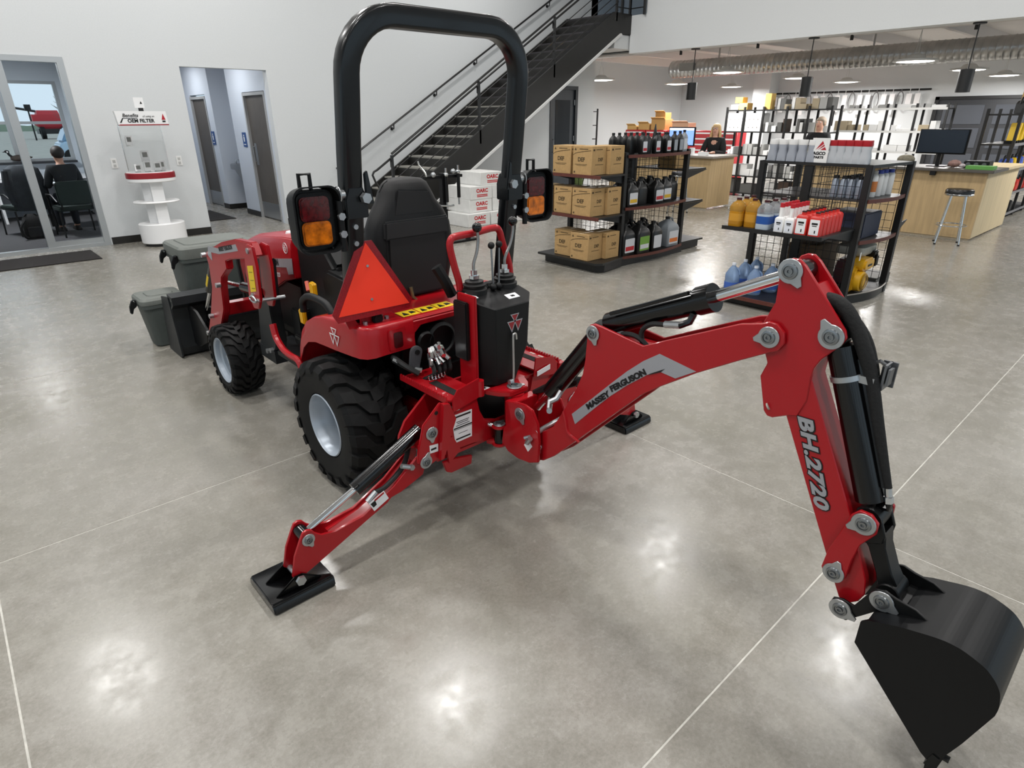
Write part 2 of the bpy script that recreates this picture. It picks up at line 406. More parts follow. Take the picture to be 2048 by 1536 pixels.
# --- staircase along the back wall
m_st = M('stair_black', '#1b1a18', .45, noise=.08, scale=6)
m_tread = M('tread_grey', '#8d8b84', .8, noise=.12, scale=40)
t = thing('staircase', 'black steel open staircase with pipe railings up to the mezzanine', 'staircase', (8.8, 10.2, 0))
X0, X1, Z1, NR = 5.62, 11.75, 3.72, 21
sl = Z1/(X1-X0); YS0, YS1 = 9.5, 10.82
def zs(x): return (x-X0)*sl
# near and far stringers
for y0, y1 in ((YS0-.02, YS0+.02), (YS1-.02, YS1+.02)):
    low = -.34
    P = [(X0-.12, 0), (X0+.55, 0), (X1-.02, zs(X1)+low-.02), (XF-.003, zs(X1)+low-.02), (XF-.003, Z1+.02), (X1-.25, Z1+.02), (X0-.05, .16)]
    obj('stringer', B().prism(P, 'y', y0, y1), m_st, t)
obj('stringer_flange', B().prism([(X0+.55, -.0), (X0+.62, 0), (X1+.02, zs(X1)-.385), (X1-.02, zs(X1)-.36)], 'y', YS0-.06, YS0+.02), M('stair_edge_light', '#d4d4d2', .5), t)
dx = (X1-X0)/NR
for k in range(NR):
    x = X0+k*dx; z = (k+1)*Z1/NR
    tr = obj('tread', B().box(x-.02, x+dx+.01, YS0+.02, YS1-.02, z-.035, z-.008), m_tread if k < 11 else M('tread_shaded', '#39373a', .8, noise=.1), t)  # upper treads get a darker copy of the colour for their shade
    obj('riser', B().box(x-.02, x-.008, YS0+.02, YS1-.02, z-Z1/NR, z-.035), m_st, tr)
obj('landing', B().box(X1, XF, YS0+.02, YS1-.02, Z1-.05, Z1-.01), m_tread, t)
# near railing: posts, top rail, grip rail and five sloping infill bars
yr = YS0
posts = [5.87, 7.81, 9.75, 11.6]
for x in posts: obj('railing_post', B().box(x-.02, x+.02, yr-.02, yr+.02, zs(x)-.05, zs(x)+1.0), m_blackst, t)
xe = X1-.1
obj('top_rail', B().tube([(posts[0], yr, zs(posts[0])+1.02), (xe, yr, zs(xe)+1.02), (XF, yr, zs(xe)+1.05)], .021, 8), m_blackst, t)
gr = [(5.62, yr+.03, .60), (5.54, yr+.04, .74), (5.50, yr+.05, .85), (5.53, yr+.05, .90), (5.6, yr+.05, .93), (xe, yr+.05, zs(xe)+.91)]
obj('grip_rail', B().tube(gr, .019, 8), m_blackst, t)
for k in range(4):
    x = posts[k]; obj('rail_bracket', B().tube([(x, yr, zs(x)+.80), (x, yr+.05, zs(x)+.81), (x, yr+.05, zs(x)+.91)], .01, 6), m_blackst, t)
for k in range(5):
    h = .12+.155*k; a = posts[0]
    obj('infill_bar', B().tube([(a, yr, zs(a)+h), (xe, yr, zs(xe)+h)], .009, 6), m_blackst, t)
# guard at the landing
for x, y in ((XF-.32, yr), (XF-.05, yr), (XF-.05, 9.12)): obj('guard_post', B().box(x-.022, x+.022, y-.022, y+.022, Z1-.02, Z1+1.1), m_blackst, t)
for k in range(5):
    z = Z1+.12+.22*k
    obj('guard_bar', B().tube([(XF-.5, yr, z), (XF-.05, yr, z), (XF-.05, 9.12, z)], .011, 6), m_blackst, t)
obj('guard_top', B().tube([(XF-.32, yr, Z1+1.1), (XF-.05, yr, Z1+1.1), (XF-.05, 9.12, Z1+1.1)], .02, 6), m_blackst, t)
# wall handrail
t = thing('wall_handrail', 'round black handrail bracketed to the white wall above the stair', 'handrail', (8.5, 10.8, 2.4))
p0, p1 = Vector((5.5, 10.81, .89)), Vector((11.6, 10.81, .89+6.1*.578))
obj('rail', B().tube([p0, p1], .019, 8), m_blackst, t)
for k in range(6):
    p = p0.lerp(p1, .04+.17*k)
    obj('bracket', B().tube([(p.x, 10.89, p.z-.09), (p.x, 10.82, p.z-.09), (p.x, 10.81, p.z)], .012, 6).cyl((p.x, 10.9, p.z-.09), (p.x, 10.885, p.z-.09), .03, 10), m_blackst, t)

# --- lamps
m_led = M('led_diffuser', '#ffffff', .5, emit='#fff6ea', es=9.)
m_lh = M('lamp_housing', '#c9c9c6', .4)
m_lb = M('lamp_black', '#161616', .5)
def area(name, loc, size, watt, parent, col=(1, .985, .97)):
    ld = bpy.data.lights.new(name, 'AREA'); ld.shape = 'DISK'; ld.size = size; ld.energy = watt; ld.color = col
    lo = bpy.data.objects.new(name, ld); C.objects.link(lo); lo.location = loc; lo.parent = parent
    return lo
hb = local('high_bay_lamp', 'round high bay lamp hanging from the showroom ceiling', 'lamp', 'showroom high bay lamps')
obj('housing', B().lathe([(.05, .28), (.1, .26), (.12, .14), (.24, .1), (.27, .0), (.25, -.005)], (0,0,0), 'z', 24), m_lh, hb)
obj('diffuser', B().lathe([(.001, -.012), (.2, -.01), (.245, 0)], (0,0,0), 'z', 24), m_led, hb)
obj('hanger', B().tube([(0, 0, .28), (0, 0, .6)], .008, 6), m_lb, hb)
area('high_bay_light', (0, 0, -.03), .5, LAMP_W, hb)
spots = [(.1, 8.9), (3.5, 5.07), (8.4, 5.07), (8.5, 1.7), (3.6, 8.9), (8.4, 8.9), (.1, 5.07), (.1, 1.7), (3.5, 1.7), (-3.4, 5.07), (-3.4, 1.7), (3.5, -2.2), (8.4, -2.2), (-.1, -2.2)]
for i, (x, y) in enumerate(spots):
    place(hb, (x, y, 6.0)) if i == 0 else dup(hb, (x, y, 6.0))
sd = local('disc_light', 'round white disc light hung low under the mezzanine', 'lamp', 'disc lights above the parts shelves')
obj('housing', B().lathe([(.06, .12), (.12, .1), (.16, .05), (.34, .03), (.36, 0), (.34, -.005)], (0,0,0), 'z', 28), m_lh, sd)
obj('diffuser', B().lathe([(.001, -.02), (.2, -.016), (.335, 0)], (0,0,0), 'z', 28), m_led, sd)
obj('hanger', B().tube([(.1, 0, .1), (0, 0, .5), (-.1, 0, .1)], .005, 5).tube([(0, 0, .5), (0, 0, .8)], .005, 5), m_lh, sd)
area('disc_light_glow', (0, 0, -.04), .66, SHOP_W, sd)
for i, (x, y) in enumerate([(x, y) for x in (13.45, 16.85, 19.9) for y in (4.2, 7.85, 11.4)]+[(13.5, .5), (17, .5)]):
    place(sd, (x, y, 2.6)) if i == 0 else dup(sd, (x, y, 2.6))
pl = local('pendant_speaker', 'black cylinder pendant hung on a cord below the mezzanine edge', 'pendant', 'black cylinder pendants')
obj('canopy', B().cyl((0, 0, .0), (0, 0, -.02), .09, 16), m_lb, pl)
obj('cord', B().cyl((0, 0, -.02), (0, 0, -.63), .009, 8), m_lb, pl)
obj('cylinder', B().lathe([(.03, -.62), (.1, -.63), (.1, -.95), (.09, -.95), (.085, -.93), (.001, -.93)], (0,0,0), 'z', 20), m_lb, pl)
for i, (y, lab) in enumerate(((3.08, 'black cylinder pendant on a cord above the counter with the green box'), (5.55, 'black cylinder pendant on a cord in front of the tall packed rack'), (7.95, 'black cylinder pendant on a cord above the counter with the blue screen'))):
    o = place(pl, (12.3, y, 3.0)) if i == 0 else dup(pl, (12.3, y, 3.0))
    o['label'] = lab
# --- spiral duct
t = thing('air_duct', 'large round galvanised spiral air duct below the mezzanine deck', 'duct', (15, 3, 2.62))
prof = []
for k in range(150):
    y = 10.3-.11*k; prof += [(.2, y), (.207, y-.012), (.2, y-.024)]
obj('spiral_tube', B().lathe(prof, (15, 0, 2.84), 'y', 24), M('galvanised', '#b7b6b4', .32, .85, noise=.12, scale=5), t)
obj('end_cap', B().lathe([(.001, 10.36), (.15, 10.35), (.205, 10.3)], (15, 0, 2.84), 'y', 24), MATS['galvanised'], t)
obj('register', B().box(14.74, 14.82, 9.55, 9.95, 2.78, 2.95), M('register_grey', '#8b8985', .5), t)
for y in (9, 5.5, 2, -1.5): obj('hanger_strap', B().box(14.985, 15.015, y, y+.03, 3.04, 3.42), MATS['galvanised'], t)

# --- fill panels added to brighten the office and the corridor
for nm, x, y, wt, col, lab in (('corridor_fill_light', 3.75, 12.1, 11, (.84, .92, 1), 'added square fill light in the restroom corridor near its opening'), ('corridor_fill_light', 3.75, 14.4, 11, (.84, .92, 1), 'added square fill light deep in the restroom corridor'), ('office_fill_light', .6, 13.0, 70, (.9, .95, 1), 'added square fill light in the office')):
    t = thing(nm, lab, 'lamp', (x, y, 2.78))
    obj('frame', B().box(x-.3, x+.3, y-.3, y+.3, 2.775, 2.8), m_lh, t); obj('diffuser', B().box(x-.27, x+.27, y-.27, y+.27, 2.77, 2.776), m_led, t)
    a_ = area('panel_glow', (0, 0, -.03), .5, wt, t, col)
# ================================================================ tractor with loader and backhoe
def redpaint(name, col):
    return M(name, col, .3, coat=.22, spec=.4)
m_red = redpaint('tractor_red', '#a50d18')
m_redb = m_red
m_blk = M('gloss_black_paint', '#040405', .2, coat=.25, spec=.4)
m_blkm = M('satin_black_steel', '#090a0b', .4, noise=.1, scale=8, spec=.35)
m_plast = M('black_plastic', '#0c0d0e', .5, bump=.08, scale=220, spec=.3)
m_rub = M('tyre_rubber', '#0b0b0b', .65, noise=.2, scale=12, spec=.3)
m_vinyl = M('seat_vinyl', '#0e0e0f', .55, bump=.12, scale=300, spec=.35)
m_zinc = M('zinc_plate', '#b3b6b8', .33, .85, noise=.06, scale=30)
m_rod = M('hard_chrome', '#e0e2e4', .1, 1.)
m_hose = M('hose_rubber', '#101010', .6)
m_rim = M('rim_silver', '#a9b2bc', .35, .25)
m_dkgrey = M('loader_charcoal', '#1d2022', .45, noise=.08, scale=6, spec=.4)
m_rops = M('rops_black', '#05080b', .28, coat=.2, spec=.4)
m_silv = M('decal_silver', '#a4a5aa', .4, .3)
m_ink = M('decal_black', '#0b0b0c', .5)
m_wht = M('decal_white', '#e9e9ea', .45)
m_yel = M('warning_yellow', '#e3c21a', .5)
m_lever = M('lever_yellow', '#e0a90f', .45)
XC = 1.69
T = thing('compact_tractor', 'red compact tractor with front loader, roll bar and rear backhoe', 'tractor', (XC, 2.6, 0))
def mx(x): return 2*XC-x
def part(name, b, mat, parent=None, **k): return obj(name, b, mat, parent or T, **k)
def reX(pts, a, b):    # slide a traced side outline from plane x=a to x=b along the lines of sight it was measured on
    return [(y*b/a, CAM_H-(CAM_H-z)*b/a) for y, z in pts]

# ---- wheels
def wheel(side, y, R, W, rr, xc, nl, name, rimdeep):
    """side -1 left, +1 right; xc tyre centre"""
    h = W/2
    rm = max(R*.72, rr+.02)
    prof = [(rr, -h*.78), (rr*1.06, -h*.92), (rm, -h*1.02), (R*.86, -h), (R*.92, -h*.88), (R*.935, -h*.5), (R*.94, 0),
            (R*.935, h*.5), (R*.92, h*.88), (R*.86, h), (rm, h*1.02), (rr*1.06, h*.92), (rr, h*.78), (rr*.98, 0), (rr, -h*.78)]
    t = part(name+'_tire', B().lathe(prof, (xc, y, R), 'x', 48, cap=False), m_rub)
    # chevron lugs: one mesh for each half of the tread, copied round the tyre
    lugs = {}
    for s in (-1, 1):
        b = B(); rings = []
        path = [(-.04, 0, .0), (.30, .05, 0), (.58, .26, 0), (.93, .31, -.02), (1.06, .33, -.085)]
        for (u, da, dr) in path:
            wd = (.115 if u < .9 else .10)*19/nl
            th = da*(.33/R)*.9*-1
            ro, ri = R+dr*R*1.2, R*.91+dr*R*1.2
            ring = []
            for (a, q) in ((-wd, ri), (-wd*.8, ro), (wd*.8, ro), (wd, ri)):
                an = th+a; ring.append((s*u*h, q*cos(an), q*sin(an)))
            rings.append(ring)
        b.loft(rings)
        bm = b.bm; bmesh.ops.recalc_face_normals(bm, faces=bm.faces)
        me = bpy.data.meshes.new('tread_lug'); bm.to_mesh(me); bm.free(); me.materials.append(m_rub); lugs[s] = me
    for k in range(nl):
        for s in (-1, 1):
            o = bpy.data.objects.new('tread_lug', lugs[s]); C.objects.link(o); o.parent = t
            o.location = (xc-XC, y-2.6, R); o.rotation_euler = (2*PI*(k+(.5 if s > 0 else 0))/nl, 0, 0)
    f = side*h
    rp = [(rr*1.03, f*.92), (rr*1.0, f*.95), (rr*.94, f*.86), (rr*.92, f*.6), (rr*.84, f*.5), (rr*.82, f*.2), (rr*.6, f*rimdeep), (rr*.3, f*rimdeep), (.001, f*rimdeep)]
    part('rim', B().lathe(rp, (xc, y, R), 'x', 36, cap=False), m_rim, t)
    part('hub', B().lathe([(.05, f*rimdeep), (.05, f*(rimdeep+.18)), (.035, f*(rimdeep+.25)), (.001, f*(rimdeep+.25))], (xc, y, R), 'x', 18), m_rim, t)
    for k in range(5):
        a = 2*PI*k/5
        p = (xc+f*rimdeep, y+.075*cos(a)*rr/.16, R+.075*sin(a)*rr/.16)
        part('wheel_nut', B().cyl(p, (p[0]+side*.018, p[1], p[2]), .011, 6), m_zinc, t)
for s in (-1, 1):
    wheel(s, 2.6, .335, .305, .158, XC+s*.445, 19, 'rear', .1)
    wheel(s, 4.12, .24, .2, .152, XC+s*.485, 21, 'front', .3)
# ---- chassis
b = B().box(1.5, 1.88, 2.3, 3.4, .28, .62).box(1.42, 1.96, 2.45, 2.78, .24, .55).box(1.56, 1.82, 3.4, 4.3, .34, .62)
part('chassis', b, m_blkm, bev=.02)
part('axle', B().cyl((1.2, 2.6, .335), (2.18, 2.6, .335), .075, 20), m_blkm)
part('front_axle', B().cyl((1.2, 4.12, .26), (2.18, 4.12, .26), .05, 16).box(1.55, 1.83, 4.05, 4.19, .2, .36), m_blkm)
# ---- fenders
def fender(s):
    X = lambda x: x if s < 0 else mx(x)
    # outline of the deck seen from above, inner rear corner round to the front
    path = [(1.46, 2.29), (1.30, 2.29), (1.255, 2.294), (1.222, 2.312), (1.203, 2.345), (1.196, 2.40), (1.192, 2.55), (1.19, 2.66), (1.19, 2.76), (1.19, 2.85), (1.19, 2.92), (1.19, 2.97), (1.19, 3.0)]
    topz = [.88, .88, .88, .88, .88, .88, .876, .865, .842, .80, .735, .64, .54]
    botz = [.745, .742, .738, .735, .734, .732, .722, .716, .708, .685, .635, .56, .485]
    b = B(); R1 = []; 
    for (x, y), zt, zb in zip(path, topz, botz):
        cx, cy = 1.36, 2.55
        d = Vector((x-cx, y-cy)); d.normalize()
        ix, iy = x-d.x*.014, y-d.y*.014
        R1.append([(X(x+d.x*.004), y+d.y*.004, zb), (X(x), y, zb+(zt-zb)*.5), (X(x), y, zt-.014), (X(x-d.x*.004), y-d.y*.004, zt-.005), (X(ix), iy, zt), (X(1.46), min(max(y, 2.31), 2.98), zt)])
    b.loft(R1, cap=False, close=False)
    b.bm.normal_update()
    bmesh.ops.solidify(b.bm, geom=list(b.bm.faces), thickness=.006)
    f = part('fender', b, m_red, ang=50)
    # tail lamp recess on the rear face
    x0, x1 = sorted((X(1.345), X(1.39)))
    part('recess_frame', B().prism(rrect(x0-.025, x1+.022, .752, .858, .014), 'y', 2.281, 2.289), m_red, f, bev=.003)
    part('tail_reflector', B().prism(rrect(x0, x1, .765, .838, .01), 'y', 2.276, 2.283), M('dark_red_lens', '#3d0508', .2), f)
    return f
FL = fender(-1); FR = fender(1)
# three inverted triangles mark
def mark(p, xd, yd, s, fill, line, parent, name='emblem'):
    F = frame(p, xd, yd); base = None
    tris = [((-.32, .5), (.30, .5), (.0, .02)), ((-.55, .14), (.06, .14), (-.22, -.5)), ((-.06, .14), (.55, .14), (.22, -.5))]
    b = B(); c = B()
    for a, e, d in tris:
        P = [Vector((q[0], q[1], 0))*s for q in (a, e, d)]; cen = (P[0]+P[1]+P[2])/3
        I = [cen+(q-cen)*.74 for q in P]
        for i in range(3):
            j = (i+1) % 3
            c.hexa([F @ (v+Vector((0, 0, z))) for z in (0, .0012) for v in (P[i], P[j], I[j], I[i])])
        if fill: b.hexa([F @ (v+Vector((0, 0, z))) for z in (0, .0008) for v in (I[0], I[1], I[2], I[2].lerp(I[0], .5))])
    o = part(name, c, line, parent, smooth=False)
    if fill: part(name+'_fill', b, fill, o if o.parent == T else parent, smooth=False)
    return o
mark((1.188, 2.545, .79), (0.02, -1, 0), (0, 0, 1), .085, None, m_wht, FL)
part('grab_handle', B().tube(bez([(1.25, 2.66, .83), (1.25, 2.67, .865), (1.25, 2.74, .90), (1.25, 2.9, .90), (1.25, 2.99, .86), (1.25, 3.0, .80)], 5), .019, 10), m_plast)
# rear cross deck with the yellow warning labels
dk = part('rear_deck', B().prism([(2.292, .838), (2.292, .868), (2.305, .88), (2.60, .89), (2.60, .85), (2.34, .838)], 'x', 1.44, 1.94), m_red, bev=.006)
for k in range(3):
    x = 1.435+.102*k
    P = [(x, 2.33), (x+.094, 2.33), (x+.094, 2.405), (x, 2.405)]
    lb = part('warning_label', B().hexa([(q[0], q[1], .88+(q[1]-2.305)*.034+dz_) for dz_ in (.0004, .0018) for q in P]), m_yel, dk, smooth=False)
    tri = B()
    z_ = .8835
    tri.prism([(x+.012, 2.345), (x+.042, 2.345), (x+.027, 2.388)], 'z', z_-.002, z_+.0018).prism([(x+.055, 2.35), (x+.085, 2.355), (x+.08, 2.378), (x+.06, 2.382)], 'z', z_-.002, z_+.0018)
    part('pictogram', tri, m_ink, dk, smooth=False)
part('deck_corner', B().prism([(1.44, .745), (1.44, .845), (1.54, .845), (1.50, .84), (1.465, .81), (1.455, .745)], 'y', 2.291, 2.30), m_red)
# dark rear housing with hitch, couplers and pipes
b = B().box(1.42, 1.96, 2.36, 2.44, .5, .84)
part('rear_housing', b, m_blkm, bev=.015)
part('pto_cover', B().lathe([(.085, 2.36), (.085, 2.3), (.07, 2.29), (.065, 2.3), (.03, 2.31), (.001, 2.31)], (1.62, 0, .74), 'y', 24), m_plast)
part('pto_cap', B().lathe([(.05, 2.36), (.05, 2.3), (.04, 2.29), (.001, 2.295)], (1.53, 0, .75), 'y', 20), m_blkm)
part('link_arm', B().prism([(1.375, .66), (1.42, .645), (1.445, .73)]+arc((1.418, .745), .03, -10, 170, 8), 'y', 2.21, 2.23), M('link_grey', '#45474a', .5), bev=.003)
part('link_pin', B().cyl((1.418, 2.204, .748), (1.418, 2.22, .748), .012, 10), m_blkm)
for i, (x, z, dx_, dz) in enumerate(((1.43, .70, .05, .05), (1.475, .695, .015, .06), (1.50, .70, -.015, .05), (1.53, .71, -.02, .05), (1.50, .735, .03, .03))):
    part('hydraulic_coupler', B().cyl((x, 2.12, z), (x+dx_, 2.2, z+dz), .011, 8).cyl((x+dx_*.4, 2.15, z+dz*.4), (x+dx_*.7, 2.175, z+dz*.7), .016, 6), m_chrome)
for k in range(4):
    part('hydraulic_hose', B().tube(bez([(1.45+.03*k, 2.14, .70), (1.44+.03*k, 2.12, .66), (1.42+.04*k, 2.2, .6), (1.5+.02*k, 2.25, .5)], 5), .011, 6), m_hose)
part('spring', B().tube([(1.40+.0035*k, 2.1+.012*sin(k*1.3), .655+.012*cos(k*1.3)) for k in range(26)], .0025, 5), m_chrome)
part('seven_pin_socket', B().prism(rrect(1.285, 1.345, 2.37, 2.43, .012), 'z', .87, .915).cyl((1.315, 2.37, .895), (1.315, 2.345, .895), .025, 12), m_plast, bev=.004)
part('socket_tag', B().box(1.325, 1.40, 2.40, 2.403, .918, .944), m_wht)
for q in ((1.255, 2.36), (1.265, 2.44), (1.37, 2.37), (1.375, 2.43)): part('deck_bolt', B().cyl((q[0], q[1], .87), (q[0], q[1], .893), .011, 6), m_zinc)
part('sway_bar', B().tube([(1.33, 2.28, .715), (1.37, 2.24, .68), (1.43, 2.2, .66)], .012, 6), m_chrome)
part('frame_hose', B().tube(bez([(1.34, 2.3, .72), (1.36, 2.22, .69), (1.40, 2.18, .655)], 5), .013, 6), m_hose)
# ---- operator platform
part('platform', B().box(1.2, 2.18, 2.98, 3.34, .47, .515).box(1.36, 2.02, 3.34, 3.46, .47, .7), m_plast, bev=.01)
for s in (-1, 1):
    x = 1.18 if s < 0 else mx(1.18)
    P = bez([(x, 2.96, .505), (x, 3.0, .545), (x, 3.1, .545), (x, 3.19, .56), (x, 3.26, .61), (x, 3.28, .68)], 5)
    part('platform_trim', B().tube(P, .023, 8, flat=.8), m_red)
# ---- dash, column and wheel
d = part('dash', B().prism([(2.98, .62), (3.08, .88), (2.98, .95), (2.96, 1.0), (3.1, 1.13), (3.28, 1.17), (3.42, 1.1), (3.42, .62)], 'x', 1.43, 1.95), m_plast, bev=.025)
part('dash_visor', B().prism([(3.06, 1.13), (3.3, 1.19), (3.3, 1.17), (3.07, 1.11)], 'x', 1.45, 1.93), M('visor_lit_grey', '#5a5c5d', .45), d, bev=.004)  # lighter grey paints the light lying on the dash top
part('gauge', B().lathe([(.06, 0), (.055, .012), (.001, .01)], (0, 0, 0), 'z', 20).xf(Matrix.Translation((1.69, 3.02, 1.06)) @ Matrix.Rotation(math.radians(45), 4, 'X')), m_chrome, d)
for k in range(3): part('dash_knob', B().cyl((1.46+.05*k, 2.985, .985), (1.46+.05*k, 2.955, .995), .014, 10), m_zinc if k == 1 else m_plast, d)
part('steering_wheel', B().tube([(1.69+.17*cos(2*PI*k/28), 2.86+.15*sin(2*PI*k/28), 1.11+.06*sin(2*PI*k/28)) for k in range(28)], .014, 8, closed=True).tube([(1.53, 2.86, 1.11), (1.69, 2.86, 1.09), (1.85, 2.86, 1.11)], .012, 6), m_plast)
part('steering_column', B().cyl((1.69, 3.0, .98), (1.69, 2.87, 1.1), .03, 12), m_plast)
part('key_tag', B().cyl((1.40, 3.26, .885), (1.39, 3.23, .84), .013, 8), M('coral_tag', '#e2705c', .4))
for x, y, z0, z1 in ((1.35, 3.075, .83, .925), (1.45, 3.0, .80, .925), (1.3, 3.14, .69, .775)):
    part('yellow_lever', B().prism([(y-.028, z0), (y+.02, z0), (y+.028, z1-.01), (y+.018, z1), (y-.018, z1), (y-.028, z1-.012)], 'x', x-.012, x+.012), m_lever, bev=.006)
part('pedal', B().box(1.30, 1.42, 3.2, 3.3, .56, .59).box(1.34, 1.38, 3.24, 3.34, .52, .56), m_plast, bev=.006)
for x in (1.40, 1.86): part('side_console', B().prism([(2.72, .62), (2.72, .97), (3.0, .99), (3.06, .95), (3.06, .62)], 'x', x, x+.12), m_plast, bev=.012)
# ---- hood
sec = lambda y, w, z0, z1, r: [(XC-w, y, z0), (XC-w-.008, y, (z0+z1)/2), (XC-w, y, z1-r), (XC-w+r*.35, y, z1-r*.3), (XC-w+r*1.3, y, z1), (XC+w-r*1.3, y, z1), (XC+w-r*.35, y, z1-r*.3), (XC+w, y, z1-r), (XC+w+.008, y, (z0+z1)/2), (XC+w, y, z0)]
hd = part('hood', B().loft([sec(3.46, .268, .862, 1.105, .045), sec(3.62, .268, .82, 1.095, .05), sec(3.9, .262, .70, 1.065, .06), sec(4.2, .25, .66, 1.02, .07), sec(4.46, .23, .62, .95, .08), sec(4.53, .2, .64, .9, .07)]), m_red, ang=40, bev=.006)
part('side_panel', B().box(1.45, 1.93, 3.48, 4.4, .5, .8), m_blkm)
def hx_(pts, x=1.4135): return reX(pts, 1.43, x)
part('hood_decal', B().prism(hx_([(3.96, .902), (3.495, .974), (3.506, .88), (3.578, .864), (3.592, .906), (3.96, .852)]), 'x', 1.4128, 1.4145), m_silv, hd, smooth=False)
q_ = hx_([(3.80, .906)])[0]
text('lettering', 'MASSEY FERGUSON', .054, frame((1.412, q_[0]+.075, q_[1]-.012), (0, -1, .135), (0, .135, 1)), m_ink, hd, offset=.002, sx=.72)
q_ = hx_([(3.768, .831)])[0]
text('lettering', 'GC1723', .036, frame((1.4125, q_[0], q_[1]), (0, -1, .15), (0, .15, 1)), m_wht, hd, shear=.2, offset=.001)
q_ = hx_([(3.571, 1.024)])[0]
part('round_emblem', B().lathe([(.032, 0), (.032, .0012), (.027, .0016), (.027, 0)], (1.4135, q_[0], q_[1]), 'x', 24, cap=False), m_wht, hd)
mark((1.413, q_[0], q_[1]), (0, -1, 0), (0, 0, 1), .036, None, m_wht, hd)
part('hood_cap', B().lathe([(.045, 0), (.04, .012), (.001, .014)], (1.53, 3.66, 1.088), 'z', 16), m_wht, hd)
# ---- loader
xa = 1.2
armo = [(4.34, .915), (4.22, .96), (3.97, 1.035), (3.72, 1.085), (3.47, 1.1), (3.42, 1.03), (3.6, .99), (3.86, .945), (3.95, .92), (3.955, .87), (4.1, .79), (4.14, .72), (4.18, .56), (4.3, .43), (4.56, .29), (4.66, .28), (4.48, .49), (4.34, .69), (4.31, .84)]
for s in (-1, 1):
    X = lambda x: x if s < 0 else mx(x)
    e = .022
    ao_ = reX(armo, 1.2, 1.178)
    am = part('loader_arm', B().prism(ao_, 'x', X(xa)-e, X(xa)+e), m_red, bev=.006)
    part('arm_decal', B().prism([(4.2, .925), (4.16, .99), (3.97, 1.0), (3.64, 1.07), (3.62, 1.035), (3.97, .965), (4.12, .955), (4.13, .90)], 'x', X(xa)+s*(e+.0002), X(xa)+s*(e+.0015)), m_silv, am, smooth=False)
    if s < 0:
        text('lettering', 'MASSEY FERGUSON', .036, frame((xa-e-.002, 3.83, 1.02), (0, -1, .2), (0, .2, 1)), m_ink, am, offset=.0015, sx=.8)
    ms = reX([(3.43, 1.085), (3.38, 1.11), (3.30, 1.105), (3.285, 1.0), (3.31, .82), (3.36, .755), (3.43, .745), (3.48, .81)], 1.15, 1.162)
    for x_ in (1.166, 1.245): part('loader_mast', B().prism(ms, 'x', X(x_)-.008, X(x_)+.008), m_red, bev=.004)
    part('mast_label', B().prism(reX([(3.43, .985), (3.345, 1.0), (3.36, .855), (3.445, .835)], 1.15, 1.157), 'x', X(1.1565)-.0008, X(1.1565)+.0008), m_yel, smooth=False)
    for k_ in range(3): part('label_line', B().prism(reX([(3.415-.0*k_, .955-.045*k_), (3.365, .963-.045*k_), (3.365, .958-.045*k_), (3.415, .95-.045*k_)], 1.15, 1.157), 'x', X(1.1555)-.0005, X(1.1555)+.0005), M('label_olive', '#8f7d12', .6), smooth=False)
    part('mast_post', B().prism(reX([(3.45, 1.0), (3.31, 1.03), (3.345, .74), (3.33, .55), (3.36, .50), (3.43, .46), (3.57, .42), (3.59, .46), (3.53, .70)], 1.2, 1.265), 'x', X(1.30)-.035, X(1.30)+.035), m_dkgrey, bev=.006)
    part('mast_foot', B().box(min(X(1.26), X(1.6)), max(X(1.26), X(1.6)), 3.55, 3.78, .34, .42), m_dkgrey)
    lr = part('lift_cylinder', B().cyl((X(xa+.05), 3.52, .80), (X(xa+.05), 3.85, .77), .032, 14), m_blk)
    part('lift_rod', B().cyl((X(xa+.05), 3.85, .77), (X(xa+.05), 4.14, .745), .014, 12), m_rod, lr)
    tr = part('tilt_cylinder', B().cyl((X(xa+.06), 4.34, .9), (X(xa+.06), 4.62, .6), .03, 14), m_blk)
    part('tilt_rod', B().cyl((X(xa+.06), 4.62, .6), (X(xa+.06), 4.8, .42), .014, 10), m_rod, tr)
    part('tilt_label', B().cyl((X(xa+.06), 4.5, .73), (X(xa+.06), 4.58, .645), .0305, 14), m_yel, tr)
    for (y, z) in ((4.25, .92), (3.40, 1.07), (4.07, .755), (3.44, .815), (4.36, .485), (4.5, .33)):
        part('loader_pin', B().cyl((X(1.178), y, z), (X(1.178)+s*.028, y, z), .016, 12), m_zinc, am)
    for (y, z) in ((3.64, .405), (3.58, .425)): part('post_bolt', B().cyl((X(1.265), y, z), (X(1.265)+s*.02, y, z), .017, 6), m_zinc)
    part('quick_pin', B().tube([(X(1.145), 3.42+.045*cos(a), .80+.016*sin(a)) for a in [2*PI*k/14 for k in range(14)]], .006, 6, closed=True).cyl((X(1.15), 3.37, .80), (X(1.30), 3.35, .80), .011, 8), m_zinc)
part('loader_crossbar', B().box(1.2, 2.18, 4.17, 4.25, .52, .6), m_red, bev=.006)
part('grille_guard', B().tube([(1.5, 4.62, .5), (1.5, 4.66, .84), (1.88, 4.66, .84), (1.88, 4.62, .5)], .02, 8), m_blkm)
bk = part('loader_bucket', B(), m_dkgrey) if False else None
b = B()
for x in (1.075, 2.293): b.prism([(5.03, .02), (5.07, .49), (5.27, .46), (5.38, .0), (5.1, .0)], 'x', x, x+.012)
shell = [(5.37, .0), (5.12, .0), (5.07, .02), (5.05, .08), (5.055, .3), (5.04, .40), (4.98, .44), (4.98, .50), (5.10, .51), (5.10, .49), (5.0, .482), (5.0, .455), (5.06, .41), (5.072, .3), (5.07, .09), (5.085, .035), (5.12, .012), (5.37, .012)]
b.prism(shell, 'x', 1.08, 2.30)
bk = part('loader_bucket', b, m_dkgrey, smooth=False)
